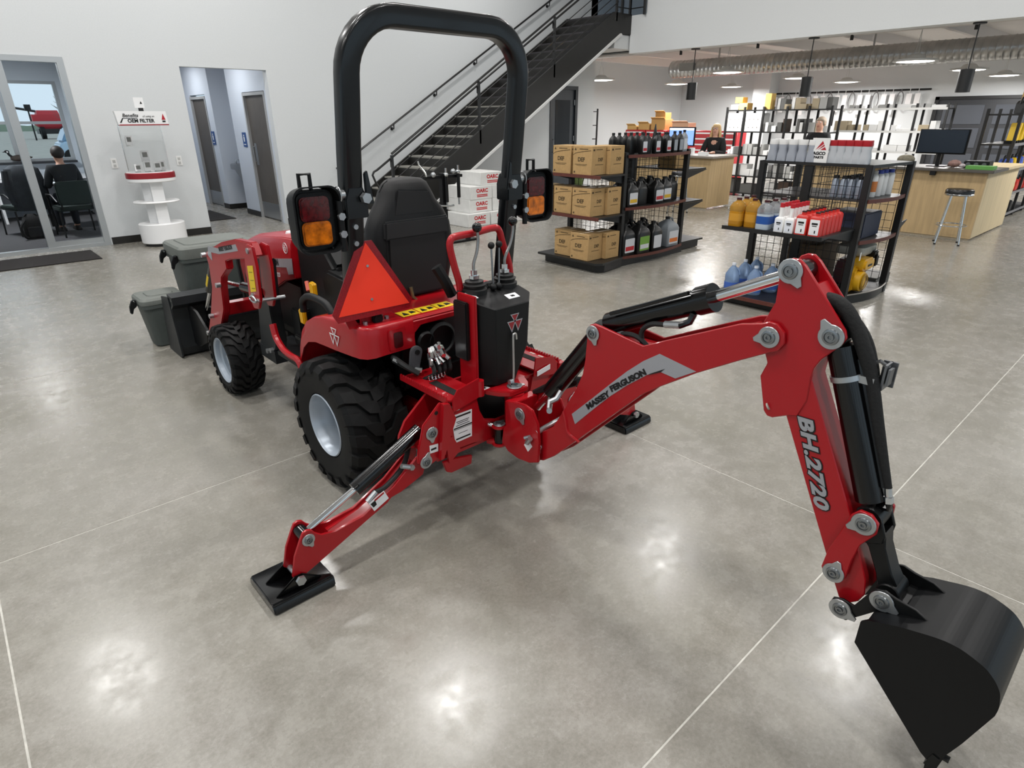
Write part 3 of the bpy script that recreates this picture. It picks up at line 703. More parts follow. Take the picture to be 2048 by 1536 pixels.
for x in (1.2, 1.32, 2.06, 2.18): part('bucket_bracket', B().prism([(5.06, .42), (4.85, .40), (4.66, .3), (4.7, .2), (4.95, .10), (5.06, .10)], 'x', x-.008, x+.008), m_blkm, bk)
part('bucket_rib', B().box(1.3, 2.08, 5.0, 5.06, .2, .26), m_blkm, bk)
# ---- seat
st = part('seat_cushion', B().prism(rrect(1.44, 1.94, 2.66, 3.12, .09, 5), 'z', .86, .99), m_vinyl, bev=.03, seg=3)
def seatsec(z, w, y0, dp, r=.06): return [(x, y, z) for x, y in rrect(XC-w, XC+w, y0, y0+dp, r, 4)]
secs = [(.87, .20, 2.60), (.93, .225, 2.585), (1.05, .243, 2.57), (1.17, .245, 2.565), (1.24, .235, 2.565), (1.30, .205, 2.57), (1.35, .165, 2.575), (1.40, .14, 2.58), (1.435, .125, 2.59), (1.452, .10, 2.605), (1.458, .06, 2.625)]
sb = part('seat_back', B().loft([seatsec(z, w, y, .13 if z < 1.42 else .13-(z-1.42)*1.6, min(.062, w*.5)) for z, w, y in secs]), m_vinyl, ang=60)
part('back_shell', B().prism([(XC-.155, .9), (XC+.155, .9), (XC+.175, 1.05), (XC+.17, 1.235), (XC-.17, 1.235), (XC-.175, 1.05)], 'y', 2.552, 2.58), M('seat_shell', '#0f0f10', .6), sb, bev=.012)
part('back_flap', B().prism([(XC-.185, 1.19), (XC+.19, 1.19), (XC+.185, 1.275), (XC-.18, 1.275)], 'y', 2.545, 2.575), M('seat_flap', '#1a1a1b', .6), sb, bev=.008)
part('head_panel', B().prism([(XC-.12, 1.29), (XC+.125, 1.29), (XC+.095, 1.40), (XC-.085, 1.415)], 'y', 2.569, 2.585), M('seat_panel', '#111112', .6), sb, bev=.012)
part('seat_latch', B().tube([(1.62, 2.54, .95), (1.625, 2.535, .9), (1.64, 2.53, .885), (1.635, 2.53, .84)], .009, 6), M('latch_brass', '#9a8a6a', .35, .8))
part('seat_base', B().box(1.5, 1.88, 2.62, 3.0, .80, .86).box(1.56, 1.82, 2.6, 2.62, .84, .95), m_blkm)
# ---- roll bar
def rops_y(z): return 2.44-.135*(z-.85)
pts = []
zt, xl, r = 2.075, 1.255, .2
for z in (.83, 1.1, 1.38, 1.6): pts.append((xl-.005, z))
pts += [(xl+r-r*cos(a), zt-r+r*sin(a)) for a in [math.radians(q) for q in range(0, 91, 10)]]
pts += [(mx(p[0]), p[1]) for p in pts[::-1]]
rings = []
for i, (x, z) in enumerate(pts):
    x0, z0 = pts[max(i-1, 0)]; x1, z1 = pts[min(i+1, len(pts)-1)]
    d = Vector((x1-x0, 0, z1-z0)).normalized(); n = Vector((d.z, 0, -d.x))
    y = rops_y(z); hw, hd_ = .042, .035
    rings.append([Vector((x, y, z))+n*u+Vector((0, v, 0)) for u, v in rrect(-hw, hw, -hd_, hd_, .014, 3)])
rp = part('roll_bar', B().loft(rings), m_rops, ang=45)
for s in (-1, 1):
    X = lambda x: x if s < 0 else mx(x)
    y = rops_y(1.42)
    br = part('hinge_bracket', B().prism([(X(1.203), 1.345), (X(1.203), 1.42), (X(1.222), 1.468), (X(1.285), 1.468), (X(1.303), 1.42), (X(1.303), 1.345)][::s], 'y', y-.045, y+.045), m_rops, rp, bev=.004)
    part('hinge_bolt', B().cyl((X(1.285), y-.05, 1.425), (X(1.285), y-.075, 1.425), .022, 6), m_zinc, rp)
    part('hinge_plate', B().prism([(X(1.29), 1.40), (X(1.29), 1.52), (X(1.305), 1.53), (X(1.325), 1.40)][::s], 'y', y-.06, y-.045), m_rops, rp, bev=.003)
    part('lock_pin', B().cyl((X(1.19), y-.02, 1.44), (X(1.21), y-.02, 1.44), .02, 10).tube([(X(1.185), y-.02+.03*cos(a), 1.44+.034*sin(a)) for a in [2*PI*k/14 for k in range(14)]], .003, 5, closed=True), m_zinc, rp)
    for z in (1.24, 1.31): part('post_bolt', B().cyl((X(1.245), rops_y(z)-.035, z), (X(1.245), rops_y(z)-.046, z), .011, 8), m_zinc, rp)
    part('rops_mount', B().box(min(X(1.23), X(1.33)), max(X(1.23), X(1.33)), 2.42, 2.52, .70, .90), m_blkm, rp, bev=.008)
m_lr, m_la = M('red_lens', '#4a060b', .12, coat=.5, noise=.5, scale=60), M('amber_lens', '#c96a08', .15, coat=.5, noise=.55, scale=28)
for s in (-1, 1):
    X = lambda x: x if s < 0 else mx(x)
    xc, yc, zc = 1.085, 2.35, 1.355
    c = X(xc)
    lp = part('tail_lamp', B().prism(rrect(c-.082, c+.082, zc-.115, zc+.11, .035, 5), 'y', yc, yc+.07), m_plast, bev=.008)
    part('lamp_shroud', B().loft([[(x, y, z) for x, z in rrect(c-h, c+h, zc-v, zc+v2, .05, 5)] for h, v, v2, y in ((.088, .12, .115, yc+.06), (.098, .13, .125, yc-.0), (.1, .132, .128, yc-.03), (.094, .126, .122, yc-.03), (.092, .124, .12, yc-.0))], cap=False), m_plast, lp)
    part('red_lens', B().prism(rrect(c-.068, c+.055, zc-.005, zc+.088, .02, 4), 'y', yc-.016, yc), m_lr, lp, bev=.006)
    part('amber_lens', B().prism(rrect(c-.068, c+.055, zc-.1, zc-.007, .02, 4), 'y', yc-.016, yc), m_la, lp, bev=.006)
    hx = c-.02
    part('lamp_handle', B().tube([(hx-.022, yc+.02, zc+.105), (hx-.022, yc+.02, zc+.17), (hx+.022, yc+.02, zc+.17), (hx+.022, yc+.02, zc+.105)], .0085, 6), m_plast, lp)
    part('lamp_arm', B().box(min(X(1.165), X(1.22)), max(X(1.165), X(1.22)), 2.36, 2.4, 1.26, 1.38).cyl((X(1.18), 2.33, 1.22), (X(1.18), 2.33, 1.42), .013, 10), m_plast, lp)
    for z in (1.29, 1.36): part('lamp_bolt', B().cyl((X(1.18), 2.315, z), (X(1.18), 2.33, z), .016, 6), m_zinc, lp)
# ---- slow moving vehicle triangle
F = frame((1.285, 2.345, 1.07), (cos(.1), -sin(.1), 0), (0, .08, 1))
def smv(P, z0, z1): return [F @ Vector((x, y, z)) for z in (z0, z1) for x, y in P]
b = B(); Po = [(-.165, -.155), (-.185, -.115), (-.03, .175), (.035, .175), (.195, -.105), (.175, -.145)]
A = [b.v(F @ Vector((x, y, 0))) for x, y in Po]; A2 = [b.v(F @ Vector((x, y, .004))) for x, y in Po]
b.bm.faces.new(A[::-1]); b.bm.faces.new(A2)
for i in range(6): b.bm.faces.new([A[i], A[(i+1) % 6], A2[(i+1) % 6], A2[i]])
sm = part('smv_sign', b, M('retro_red', '#8d0a14', .3, noise=.3, scale=160), smooth=False)
b = B(); P = [(-.158, -.128), (.178, -.122), (.005, .168)]
A = [b.v(F @ Vector((x, y, .0042))) for x, y in P]; A2 = [b.v(F @ Vector((x, y, .0055))) for x, y in P]
b.bm.faces.new(A2)
for i in range(3): b.bm.faces.new([A[i], A[(i+1) % 3], A2[(i+1) % 3], A2[i]])
part('smv_triangle', b, M('fluorescent_orange', '#ff3a1c', .6), sm, smooth=False)
for y in (.07, -.075): part('sign_rivet', B().cyl(F @ Vector((.0, y, .005)), F @ Vector((.0, y, .009)), .006, 8), m_zinc, sm)
part('sign_bracket', B().box(1.24, 1.32, 2.37, 2.382, .87, 1.1).prism([(1.18, .87), (1.235, .87), (1.165, .99), (1.14, .99)], 'y', 2.372, 2.38), m_red, sm)
# ---- backhoe frame
def pin(p, ax, sgn, r=.034, ang=-40, parent=None, name='pin_plate'):
    """zinc retainer plate with its tab, washer and socket bolt; ax 'x' or 'y' = pin axis, sgn = side it faces"""
    b = B(); a0 = math.radians(ang)
    out = [(r*cos(a0+t), r*sin(a0+t)) for t in [math.radians(28+304*k/22) for k in range(23)]]
    out += [(1.5*r*cos(a0-.12), 1.5*r*sin(a0-.12)), (1.5*r*cos(a0+.12), 1.5*r*sin(a0+.12))]
    if ax == 'x': P = [(p[1]+u*(-1), p[2]+v) for u, v in out]; b.prism(P, 'x', p[0], p[0]+sgn*.005)
    elif ax == 'y': P = [(p[0]+u, p[2]+v) for u, v in out]; b.prism(P, 'y', p[1], p[1]+sgn*.005)
    else: P = [(p[0]+u, p[1]+v) for u, v in out]; b.prism(P, 'z', p[2], p[2]+sgn*.005)
    o = part(name, b, m_zinc, parent, bev=.0012, seg=1)
    h = sgn*.005; pr = [(r*.66, h), (r*.62, h*1.9), (r*.46, h*2.1), (r*.42, h*1.4), (r*.3, h*1.4), (r*.28, h*2.2), (r*.16, h*2.2), (r*.14, h*1.3), (.0005, h*1.3)]
    part('bolt_head', B().lathe(pr, p, ax, 20), M('bolt_steel', '#8d9092', .3, .9), o if (parent is None) else parent)
    return o
yF = 1.92
fr = part('backhoe_frame', B().prism([(1.364, .605), (1.322, .627), (1.232, .55), (1.20, .44), (1.191, .385), (1.21, .36), (1.256, .352), (1.30, .365), (1.41, .375), (1.5, .37), (1.6, .345), (1.78, .345), (1.88, .37), (1.97, .375), (2.08, .365), (2.124, .352), (2.17, .36), (2.189, .385), (2.18, .44), (2.148, .55), (2.058, .627), (2.016, .605), (1.86, .59), (1.845, .52), (1.82, .47), (1.75, .445), (1.63, .445), (1.56, .47), (1.535, .52), (1.52, .59)], 'y', yF-.006, yF+.006), m_red, bev=.003)
part('frame_back_plate', B().prism([(1.40, .62), (1.25, .50), (1.215, .44), (1.205, .37), (1.30, .34), (2.08, .34), (2.175, .37), (2.165, .44), (2.13, .5), (1.98, .62)], 'y', 2.085, 2.098), m_red, fr)
part('frame_top', B().box(1.40, 1.98, yF+.006, 2.085, .585, .6), m_red, fr)
part('frame_floor', B().box(1.30, 2.08, yF+.006, 2.085, .345, .36), m_red, fr)
part('subframe_rail', B().box(1.45, 1.5, 2.09, 3.4, .33, .43), m_red); part('subframe_rail', B().box(1.88, 1.93, 2.09, 3.4, .33, .43), m_red)
part('ballast_dark', B().box(1.54, 1.84, 1.99, 2.08, .36, .585), m_blkm, fr)
for s in (-1, 1):
    X = lambda x: x if s < 0 else mx(x)
    part('frame_gusset', B().prism([(X(1.325), .625), (X(1.355), .62), (X(1.385), .54), (X(1.31), .37), (X(1.295), .37)], 'y', yF-.03, yF-.006), m_red, fr)
    part('tow_lug', B().prism([(X(1.318), .34), (X(1.335), .286), (X(1.36), .272), (X(1.472), .273), (X(1.479), .314), (X(1.41), .33), (X(1.36), .34)], 'y', yF-.012, yF+.004), m_red, fr, bev=.002)
    part('lug_gusset', B().prism([(X(1.33), .45), (X(1.37), .455), (X(1.41), .375), (X(1.345), .33)], 'y', yF-.02, yF-.006), m_red, fr)
part('data_plate', B().prism([(1.376, .546), (1.488, .544), (1.483, .412), (1.389, .41)], 'y', yF-.0085, yF-.0065), m_wht, fr, smooth=False)
for k, (z, w_, h) in enumerate(((.533, .09, .008), (.508, .07, .003), (.5, .06, .003), (.49, .075, .003), (.479, .1, .006), (.472, .1, .002), (.45, .05, .002), (.425, .08, .007))):
    part('plate_print', B().box(1.435-w_/2, 1.435+w_/2, yF-.0092, yF-.0085, z-h/2, z+h/2), m_ink, fr, smooth=False)
for P in ([(1.353, .597), (1.422, .587), (1.42, .563), (1.356, .563)], [(1.255, .447), (1.299, .442), (1.297, .406), (1.255, .41)]):
    part('warning_decal', B().prism(P, 'y', yF-.0085, yF-.0065), m_wht, fr, smooth=False)
    cx_ = sum(p[0] for p in P)/4; cz = sum(p[1] for p in P)/4
    part('decal_print', B().box(cx_-.016, cx_+.012, yF-.0092, yF-.0085, cz-.005, cz+.004), m_ink, fr, smooth=False)
part('frame_decal', B().box(1.545, 1.615, 1.935, 1.965, .6005, .6015), m_wht, fr); part('decal_print', B().box(1.56, 1.6, 1.942, 1.958, .6015, .602), m_ink, fr)
part('frame_decal', B().prism([(1.865, .60), (1.95, .615), (1.95, .64), (1.865, .625)], 'y', 1.884, 1.8865), m_wht, fr)
# swing pivot lugs
part('pivot_lug', B().prism([(1.57, 1.92), (1.60, 1.86), (1.64, 1.82), (1.74, 1.82), (1.78, 1.86), (1.81, 1.92)], 'z', .585, .61), m_red, fr, bev=.004)
part('pivot_lug', B().prism([(1.57, 1.92), (1.60, 1.86), (1.64, 1.82), (1.74, 1.82), (1.78, 1.86), (1.81, 1.92)], 'z', .335, .36), m_red, fr, bev=.004)
pin((1.69, 1.855, .611), 'z', 1, .034, -20, fr)
for s in (-1, 1):
    X = lambda x: x if s < 0 else mx(x)
    pin((X(1.27), yF-.007, .502), 'y', -1, .03, -90, fr); pin((X(1.232), yF-.007, .378), 'y', -1, .03, 70, fr)
    part('swing_cylinder', B().cyl((X(1.53), 2.05, .45), (X(1.6), 1.9, .43), .014, 10), m_rod, fr)
    part('frame_hole', B().cyl((X(1.30), yF-.0075, .587), (X(1.30), yF-.006, .587), .009, 10), m_ink, fr)
    part('frame_bolt', B().cyl((X(1.335), yF-.022, .435), (X(1.335), yF-.006, .435), .008, 8), m_red, fr)
# steps with serrated edges
for s in (-1, 1):
    X = lambda x: x if s < 0 else mx(x)
    sp = part('foot_step', B().prism([(X(1.352), 2.262), (X(1.352), 1.91), (X(1.365), 1.897), (X(1.52), 1.90), (X(1.52), 2.262)], 'z', .622, .63).prism([(X(1.352), .63), (X(1.365), .63), (X(1.52), .63), (X(1.55), .655), (X(1.40), .655)] if False else [(X(1.372), .57), (X(1.372), .63), (X(1.40), .668), (X(1.52), .69), (X(1.53), .60)], 'y', 1.893, 1.9), m_red, bev=.002)
    ed = B()
    pts_ = [(2.262, .615)]
    for k in range(20):
        y = 2.262-.018*k; pts_ += [(y, .632), (y-.005, .646), (y-.012, .646), (y-.017, .632)]
    pts_ += [(1.902, .615)]
    ed.prism(pts_, 'x', X(1.348), X(1.354))
    part('serrated_edge', ed, m_red, sp, smooth=False)
    part('grip_strip', B().box(min(X(1.405), X(1.445)), max(X(1.405), X(1.445)), 1.925, 2.11, .6303, .6318), M('grip_tape', '#1d1a18', .9, bump=.5, scale=400), sp)
    if s > 0:
        for k in range(3): part('step_slot', B().box(X(1.372)-.006, X(1.372)+.006, 1.93+.06*k, 1.965+.06*k, .6303, .6312), M('slot_pale', '#c8bcb4', .6), sp)
part('tube_stub', B().cyl((1.53, 1.905, .60), (1.53, 1.905, .672), .02, 14), m_red)
# upright plate and console tower
part('tower_plate', B().box(1.552, 1.566, 1.95, 2.07, .6, 1.03), m_red, bev=.003)
part('tower_seal', B().box(1.53, 1.551, 1.985, 2.075, .735, 1.0), m_plast, bev=.005)
def tower(P, zf, zb): return [(x, y, zf+(zb-zf)*(y-1.885)/.215) for x, y in P]
T1 = [(1.57, 2.10), (1.575, 1.96), (1.612, 1.885), (1.808, 1.885), (1.88, 1.957), (1.88, 2.10)]
T0 = [(1.58, 2.10), (1.585, 1.97), (1.635, 1.91), (1.745, 1.91), (1.80, 1.965), (1.80, 2.10)]
Tm = [(1.572, 2.10), (1.577, 1.96), (1.614, 1.887), (1.80, 1.887), (1.868, 1.957), (1.868, 2.10)]
tw = part('console_tower', B().loft([tower(T0, .612, .612), tower(Tm, .78, .78), tower(T1, .978, 1.028)]), m_plast, ang=12, bev=.0035, seg=1)
mark((1.722, 1.8845, .897), (1, 0, .0), (0, 0, 1), .082, M('emblem_red', '#8f1a22', .35), m_silv, tw)
part('lever_label', B().hexa([(x, y, .978+.05*(y-1.885)/.215+dz_) for dz_ in (.0005, .002) for x, y in ((1.735, 1.935), (1.80, 1.935), (1.805, 1.975), (1.74, 1.975))]), m_wht, tw, smooth=False)
part('label_print', B().box(1.762, 1.766, 1.947, 1.962, .99, .9982).box(1.769, 1.773, 1.947, 1.962, .99, .9982).box(1.776, 1.780, 1.947, 1.962, .99, .9982), m_ink, tw, smooth=False)
part('corner_label', B().hexa([(x, y, .978+.05*(y-1.885)/.215+dz_) for dz_ in (.0005, .002) for x, y in ((1.575, 2.0), (1.615, 2.0), (1.615, 2.06), (1.575, 2.06))]), m_wht)
part('corner_label', B().hexa([(x, y, .978+.05*(y-1.885)/.215+dz_) for dz_ in (.0005, .002) for x, y in ((1.82, 2.03), (1.872, 2.03), (1.872, 2.085), (1.82, 2.085))]), m_wht)
# lock rod hooked on the tower
part('lock_rod', B().tube(bez([(1.70, 1.872, .618), (1.702, 1.872, .70), (1.70, 1.872, .835), (1.705, 1.872, .852), (1.716, 1.872, .85), (1.72, 1.872, .825)], 4), .0045, 8), M('rod_grey', '#b9b8b4', .35, .6))
part('rod_tip', B().cyl((1.675, 1.872, .63), (1.695, 1.872, .63), .012, 8), m_zinc)
# red grab arch and levers
part('grab_arch', B().tube(bez([(1.592, 2.1, .97), (1.59, 2.1, 1.05), (1.565, 2.1, 1.14), (1.548, 2.1, 1.215), (1.553, 2.1, 1.248), (1.58, 2.1, 1.26), (1.69, 2.1, 1.264), (1.785, 2.1, 1.272), (1.822, 2.1, 1.26), (1.845, 2.1, 1.20), (1.885, 2.1, 1.09), (1.893, 2.1, .97)], 5), .0155, 10), m_red)
for x, y, kx in ((1.645, 2.065, 0), (1.825, 2.065, 1)):
    bt = part('lever_boot', B().lathe([(.055, .995), (.057, 1.03), (.045, 1.035), (.052, 1.05), (.04, 1.055), (.042, 1.065), (.02, 1.07), (.02, 1.08)], (x, y, 0), 'z', 20), m_hose)
    part('boot_nut', B().cyl((x, y, 1.075), (x, y, 1.09), .024, 6).cyl((x, y, 1.09), (x, y, 1.112), .015, 6), m_chrome, bt)
    P = [(x, y, 1.10), (x+.0, y, 1.14), (x+.02, y, 1.19), (x+.028, y, 1.24), (x+.024, y, 1.28)] if not kx else [(x, y, 1.10), (x+.002, y, 1.14), (x+.035, y, 1.20), (x+.05, y, 1.25), (x+.05, y, 1.285)]
    part('lever_shaft', B().tube(bez(P, 4), .007, 10), M('lever_satin', '#9a9a98', .3, .8), bt)
    part('lever_knob', B().sphere((P[-1][0], y, P[-1][2]+.012), .0215, 16), m_blk, bt)
for x, x2 in ((1.725, 1.73), (1.758, 1.775)):
    part('stabilizer_lever', B().tube([(x, 2.03, 1.02), (x2, 2.045, 1.205)], .0045, 8), M('lever_steel', '#8d8f90', .3, .9))
    part('lever_pivot', B().sphere((x, 2.03, 1.028), .016, 10), m_plast)
    part('lever_cap', B().sphere((x2, 2.045, 1.21), .0155, 12), m_plast)
part('bellows', B().tube([(1.69+.012*k, 2.075+.008*(k % 2), 1.025) for k in range(9)], .02, 8), m_hose)
part('seat_arm_pad', B().tube([(1.62, 2.2, .98), (1.585, 2.2, 1.05), (1.555, 2.22, 1.115)], .026, 8), m_plast)
# ---- stabilizers
for s in (-1, 1):
    X = lambda x: x if s < 0 else mx(x)
    o_ = [(.614, .095), (.635, .18), (.667, .245), (.68, .268), (.697, .275), (.715, .268), (.73, .246), (.753, .226), (.81, .214), (.934, .225), (1.091, .302), (1.208, .388), (1.232, .40), (1.26, .39), (1.262, .36), (1.237, .297), (1.193, .281), (1.121, .258), (1.073, .252), (1.052, .235), (.956, .198), (.726, .105), (.66, .08), (.63, .08)]
    P = [(X(x), z) for x, z in o_]
    if s > 0: P = P[::-1]
    lg = part('stabilizer_leg', B().prism(P, 'y', 1.95, 1.962), m_red, bev=.002, seg=1)
    part('leg_plate', B().prism(P, 'y', 2.03, 2.042), m_red, lg, bev=.002, seg=1)
    W = [(X(x), z) for x, z in ((.78, .13), (.80, .19), (.94, .215), (1.09, .285), (1.2, .37), (1.22, .33), (1.1, .26), (.95, .2))]
    part('leg_web', B().prism(W if s < 0 else W[::-1], 'y', 1.962, 2.03), m_red, lg)
    cy = part('stabilizer_cylinder', B().cyl((X(1.262), 1.995, .49), (X(.932), 1.995, .333), .031, 20), m_blk)
    part('cylinder_tube', B().cyl((X(1.235), 1.967, .505), (X(.94), 1.967, .365), .006, 8), m_blk, cy)
    part('stabilizer_rod', B().cyl((X(.94), 1.995, .337), (X(.72), 1.995, .243), .014, 14), m_rod, cy)
    part('rod_eye', B().cyl((X(.697), 1.965, .235), (X(.697), 2.028, .235), .026, 16), m_blk, cy)
    part('stabilizer_hose', B().tube(bez([(X(1.0), 1.965, .30), (X(1.06), 1.962, .31), (X(1.16), 1.98, .36), (X(1.22), 2.02, .42)], 4), .011, 8), m_hose, cy)
    part('hose_fitting', B().cyl((X(.965), 1.96, .275), (X(1.01), 1.963, .303), .012, 8), m_zinc, cy)
    pin((X(.697), 1.949, .232), 'y', -1, .026, -70, lg)
    part('leg_bolt', B().cyl((X(1.178), 1.935, .36), (X(1.178), 1.95, .36), .013, 6).cyl((X(1.13), 1.945, .385), (X(1.165), 1.94, .368), .011, 8), m_zinc, lg)
    if s < 0:
        part('leg_decal', B().prism([(.965, .272), (1.039, .302), (1.058, .257), (.986, .226)], 'y', 1.9475, 1.9495), m_wht, lg, smooth=False)
        part('decal_print', B().prism([(.972, .267), (.994, .276), (1.0, .253), (.984, .245)], 'y', 1.9468, 1.9475), m_ink, lg, smooth=False)
        part('decal_stripe', B().prism([(.99, .279), (1.036, .298), (1.039, .290), (.993, .271)], 'y', 1.9468, 1.9475), m_redb, lg, smooth=False)
    # pad
    cxp = X(.635)
    pd = part('stabilizer_pad', B().loft([[(cxp-.125, y0, z), (cxp+.125, y0, z), (cxp+.125, y1, z), (cxp-.125, y1, z)] for z, y0, y1 in ((.002, 1.90, 2.15), (.035, 1.905, 2.145), (.045, 1.915, 2.13))]), m_blk, bev=.005)
    for y in (1.945, 2.047): part('pad_rib', B().prism([(cxp-.10, .045), (cxp-.015, .10), (cxp+.015, .10), (cxp+.09, .045)], 'y', y-.006, y+.006), m_blk, pd, bev=.004)
    part('pad_pin', B().cyl((cxp, 1.92, .085), (cxp, 2.07, .085), .011, 10).cyl((cxp, 1.918, .085), (cxp, 1.93, .085), .02, 6), m_zinc, pd)
# ---- swing post
sw = [(1.80, .585), (1.735, .60), (1.69, .605), (1.645, .595), (1.61, .54), (1.60, .46), (1.605, .36), (1.66, .335), (1.735, .325), (1.80, .335), (1.84, .37), (1.83, .44), (1.78, .5)]
sp_ = part('swing_post', B().prism(sw, 'x', 1.598, 1.612).prism(sw, 'x', 1.768, 1.782).box(1.612, 1.768, 1.78, 1.83, .37, .575), m_red, bev=.003)
part('post_boss', B().cyl((1.69, 1.855, .362), (1.69, 1.855, .583), .045, 20), m_red, sp_)
for z in (.335, .425): part('swing_ear', B().prism(arc((1.615, 1.875), .036, 60, 290, 10)+[(1.66, 1.80), (1.70, 1.83)], 'z', z, z+.012), m_red, sp_, bev=.002)
part('swing_bush', B().cyl((1.615, 1.875, .33), (1.615, 1.875, .425), .026, 16), m_blk, sp_)
pin((1.615, 1.875, .438), 'z', 1, .028, 20, sp_)
pin((1.597, 1.716, .552), 'x', -1, .031, -60, sp_)
part('post_decal', B().prism([(1.665, .452), (1.64, .425), (1.665, .39), (1.69, .415)], 'x', 1.5955, 1.5975), m_wht, sp_, smooth=False)
part('grease_fitting', B().cyl((1.59, 1.68, .455), (1.6, 1.65, .47), .008, 8).cyl((1.585, 1.66, .44), (1.585, 1.64, .47), .012, 8), m_zinc, sp_)
part('transport_pin', B().cyl((1.60, 1.62, .50), (1.74, 1.60, .53), .012, 10), m_zinc, sp_)
# ---- boom
XB = 1.625
bo = [(1.386, .976), (1.384, 1.012), (1.375, 1.03), (1.357, 1.038), (1.322, 1.036), (1.138, 1.012), (1.05, 1.055), (.808, 1.168), (.745, 1.184)]
bo += [(.717+.045*cos(math.radians(a)), 1.150+.045*sin(math.radians(a))) for a in (80, 110, 150, 190, 230, 260)]
bo += [(.791, 1.059), (.928, .976), (1.06, .885), (1.131, .83), (1.157, .802), (1.3, .655), (1.477, .472), (1.535, .413), (1.60, .362), (1.65, .345), (1.69, .365), (1.70, .41), (1.67, .45), (1.615, .495), (1.547, .548), (1.51, .61), (1.472, .681), (1.433, .751), (1.40, .828), (1.391, .888)]
web = [(1.60, .49), (1.50, .60), (1.38, .76), (1.27, .88), (1.138, .985), (.95, 1.085), (.80, 1.155), (.735, 1.13), (.79, 1.075), (.928, .99), (1.131, .845), (1.3, .67), (1.5, .46), (1.6, .39), (1.64, .42)]
bm_ = part('boom', B().prism(bo, 'x', XB, XB+.012).prism(bo, 'x', mx(XB)-.012, mx(XB)).prism(web, 'x', XB+.012, mx(XB)-.012), m_red, bev=.0025, seg=1)
part('boom_stiffener', B().tube(bez([(XB-.001, 1.49, .64), (XB-.001, 1.475, .60), (XB-.001, 1.46, .555), (XB-.001, 1.40, .535)], 5), .006, 6), m_red, bm_)
dcl = [(1.445, .644), (1.34, .752), (1.26, .836), (1.194, .903), (1.13, .96), (1.069, 1.003), (.929, .982), (1.0, .936), (1.057, .941), (1.043, .957), (1.11, .915), (1.19, .85), (1.26, .785), (1.331, .710), (1.426, .606)]
part('boom_decal', B().prism(dcl, 'x', XB-.0012, XB-.0004), m_silv, bm_, smooth=False)
part('decal_black_piece', B().prism([(1.057, .941), (1.043, .957), (1.10, .922), (1.108, .915)], 'x', XB-.002, XB-.0012), m_ink, bm_, smooth=False)  # black piece of the decal at its notch
def bletter(txt, p, ang, size, **k):
    a = math.radians(ang)
    return text('lettering', txt, size, frame((XB-.0022, p[0], p[1]), (0, -cos(a), sin(a)), (0, sin(a), cos(a))), m_ink, bm_, **k)
bletter('MASSEY', (1.3167, .7491), 42.5, .04, offset=.0022, fit=(.140, .0235))
bletter('FERGUSON', (1.1895, .8685), 38.5, .04, offset=.0022, fit=(.183, .0235))
for p, a_ in (((1.357, 1.002), -70), ((1.644, .402), 40)):
    pin((XB-.001, p[0], p[1]), 'x', -1, .030, a_, bm_)
pin((XB-.001, .717, 1.151), 'x', -1, .031, 200, bm_)
part('boom_gusset', B().box(XB+.012, mx(XB)-.012, 1.15, 1.33, .985, .995), m_red, bm_)
# cylinders of the boom and the dipper
bc = part('boom_cylinder', B().cyl((1.69, 1.62, .665), (1.69, 1.375, .985), .04, 22).cyl((1.69, 1.375, .985), (1.69, 1.355, 1.0), .045, 18), m_blk)
part('cylinder_neck', B().cyl((1.69, 1.70, .565), (1.69, 1.62, .665), .02, 12), m_rod, bc)
dc = part('dipper_cylinder', B().cyl((1.69, 1.335, 1.03), (1.69, .955, 1.2), .041, 24).cyl((1.69, .985, 1.187), (1.69, .935, 1.209), .046, 24), m_blk)
part('cylinder_tube', B().cyl((1.645, 1.30, 1.085), (1.645, 1.0, 1.218), .007, 8), m_blk, dc)
part('dipper_rod', B().cyl((1.69, .945, 1.205), (1.69, .70, 1.328), .0185, 18), m_rod, dc)
part('rod_eye', B().cyl((1.655, .69, 1.333), (1.725, .69, 1.333), .03, 16), m_blk, dc)
part('elbow_fitting', B().tube([(1.665, .985, 1.15), (1.655, .99, 1.125), (1.65, 1.02, 1.108)], .012, 8), m_blk, dc)
part('hose_fitting', B().cyl((1.65, 1.02, 1.108), (1.648, 1.075, 1.098), .012, 8), m_zinc, dc)
part('boom_hose', B().tube(bez([(1.648, 1.07, 1.098), (1.648, 1.13, 1.085), (1.65, 1.165, 1.05), (1.655, 1.155, 1.0), (1.66, 1.12, .99)], 5), .009, 8), m_hose, dc)
part('boom_hose', B().tube(bez([(1.66, 1.29, 1.0), (1.645, 1.22, 1.03), (1.648, 1.17, 1.025), (1.655, 1.13, .995)], 5), .009, 8), m_hose, dc)
part('hose_fitting', B().cyl((1.66, 1.30, .995), (1.65, 1.245, 1.022), .011, 8), m_zinc, dc)
for q in range(3):
    part('swing_hose', B().tube(bez([(1.72+.02*q, 1.50, .74), (1.76, 1.55+.03*q, .70), (1.78, 1.66, .64+.02*q), (1.76, 1.80, .58)], 5), .010, 6), m_hose)
part('elbow_fitting', B().tube([(1.66, 1.6, .64), (1.64, 1.585, .61), (1.62, 1.565, .615)], .012, 8), m_zinc)
part('elbow_fitting', B().tube([(1.66, 1.54, .70), (1.635, 1.54, .675), (1.62, 1.56, .66)], .012, 8), m_zinc)
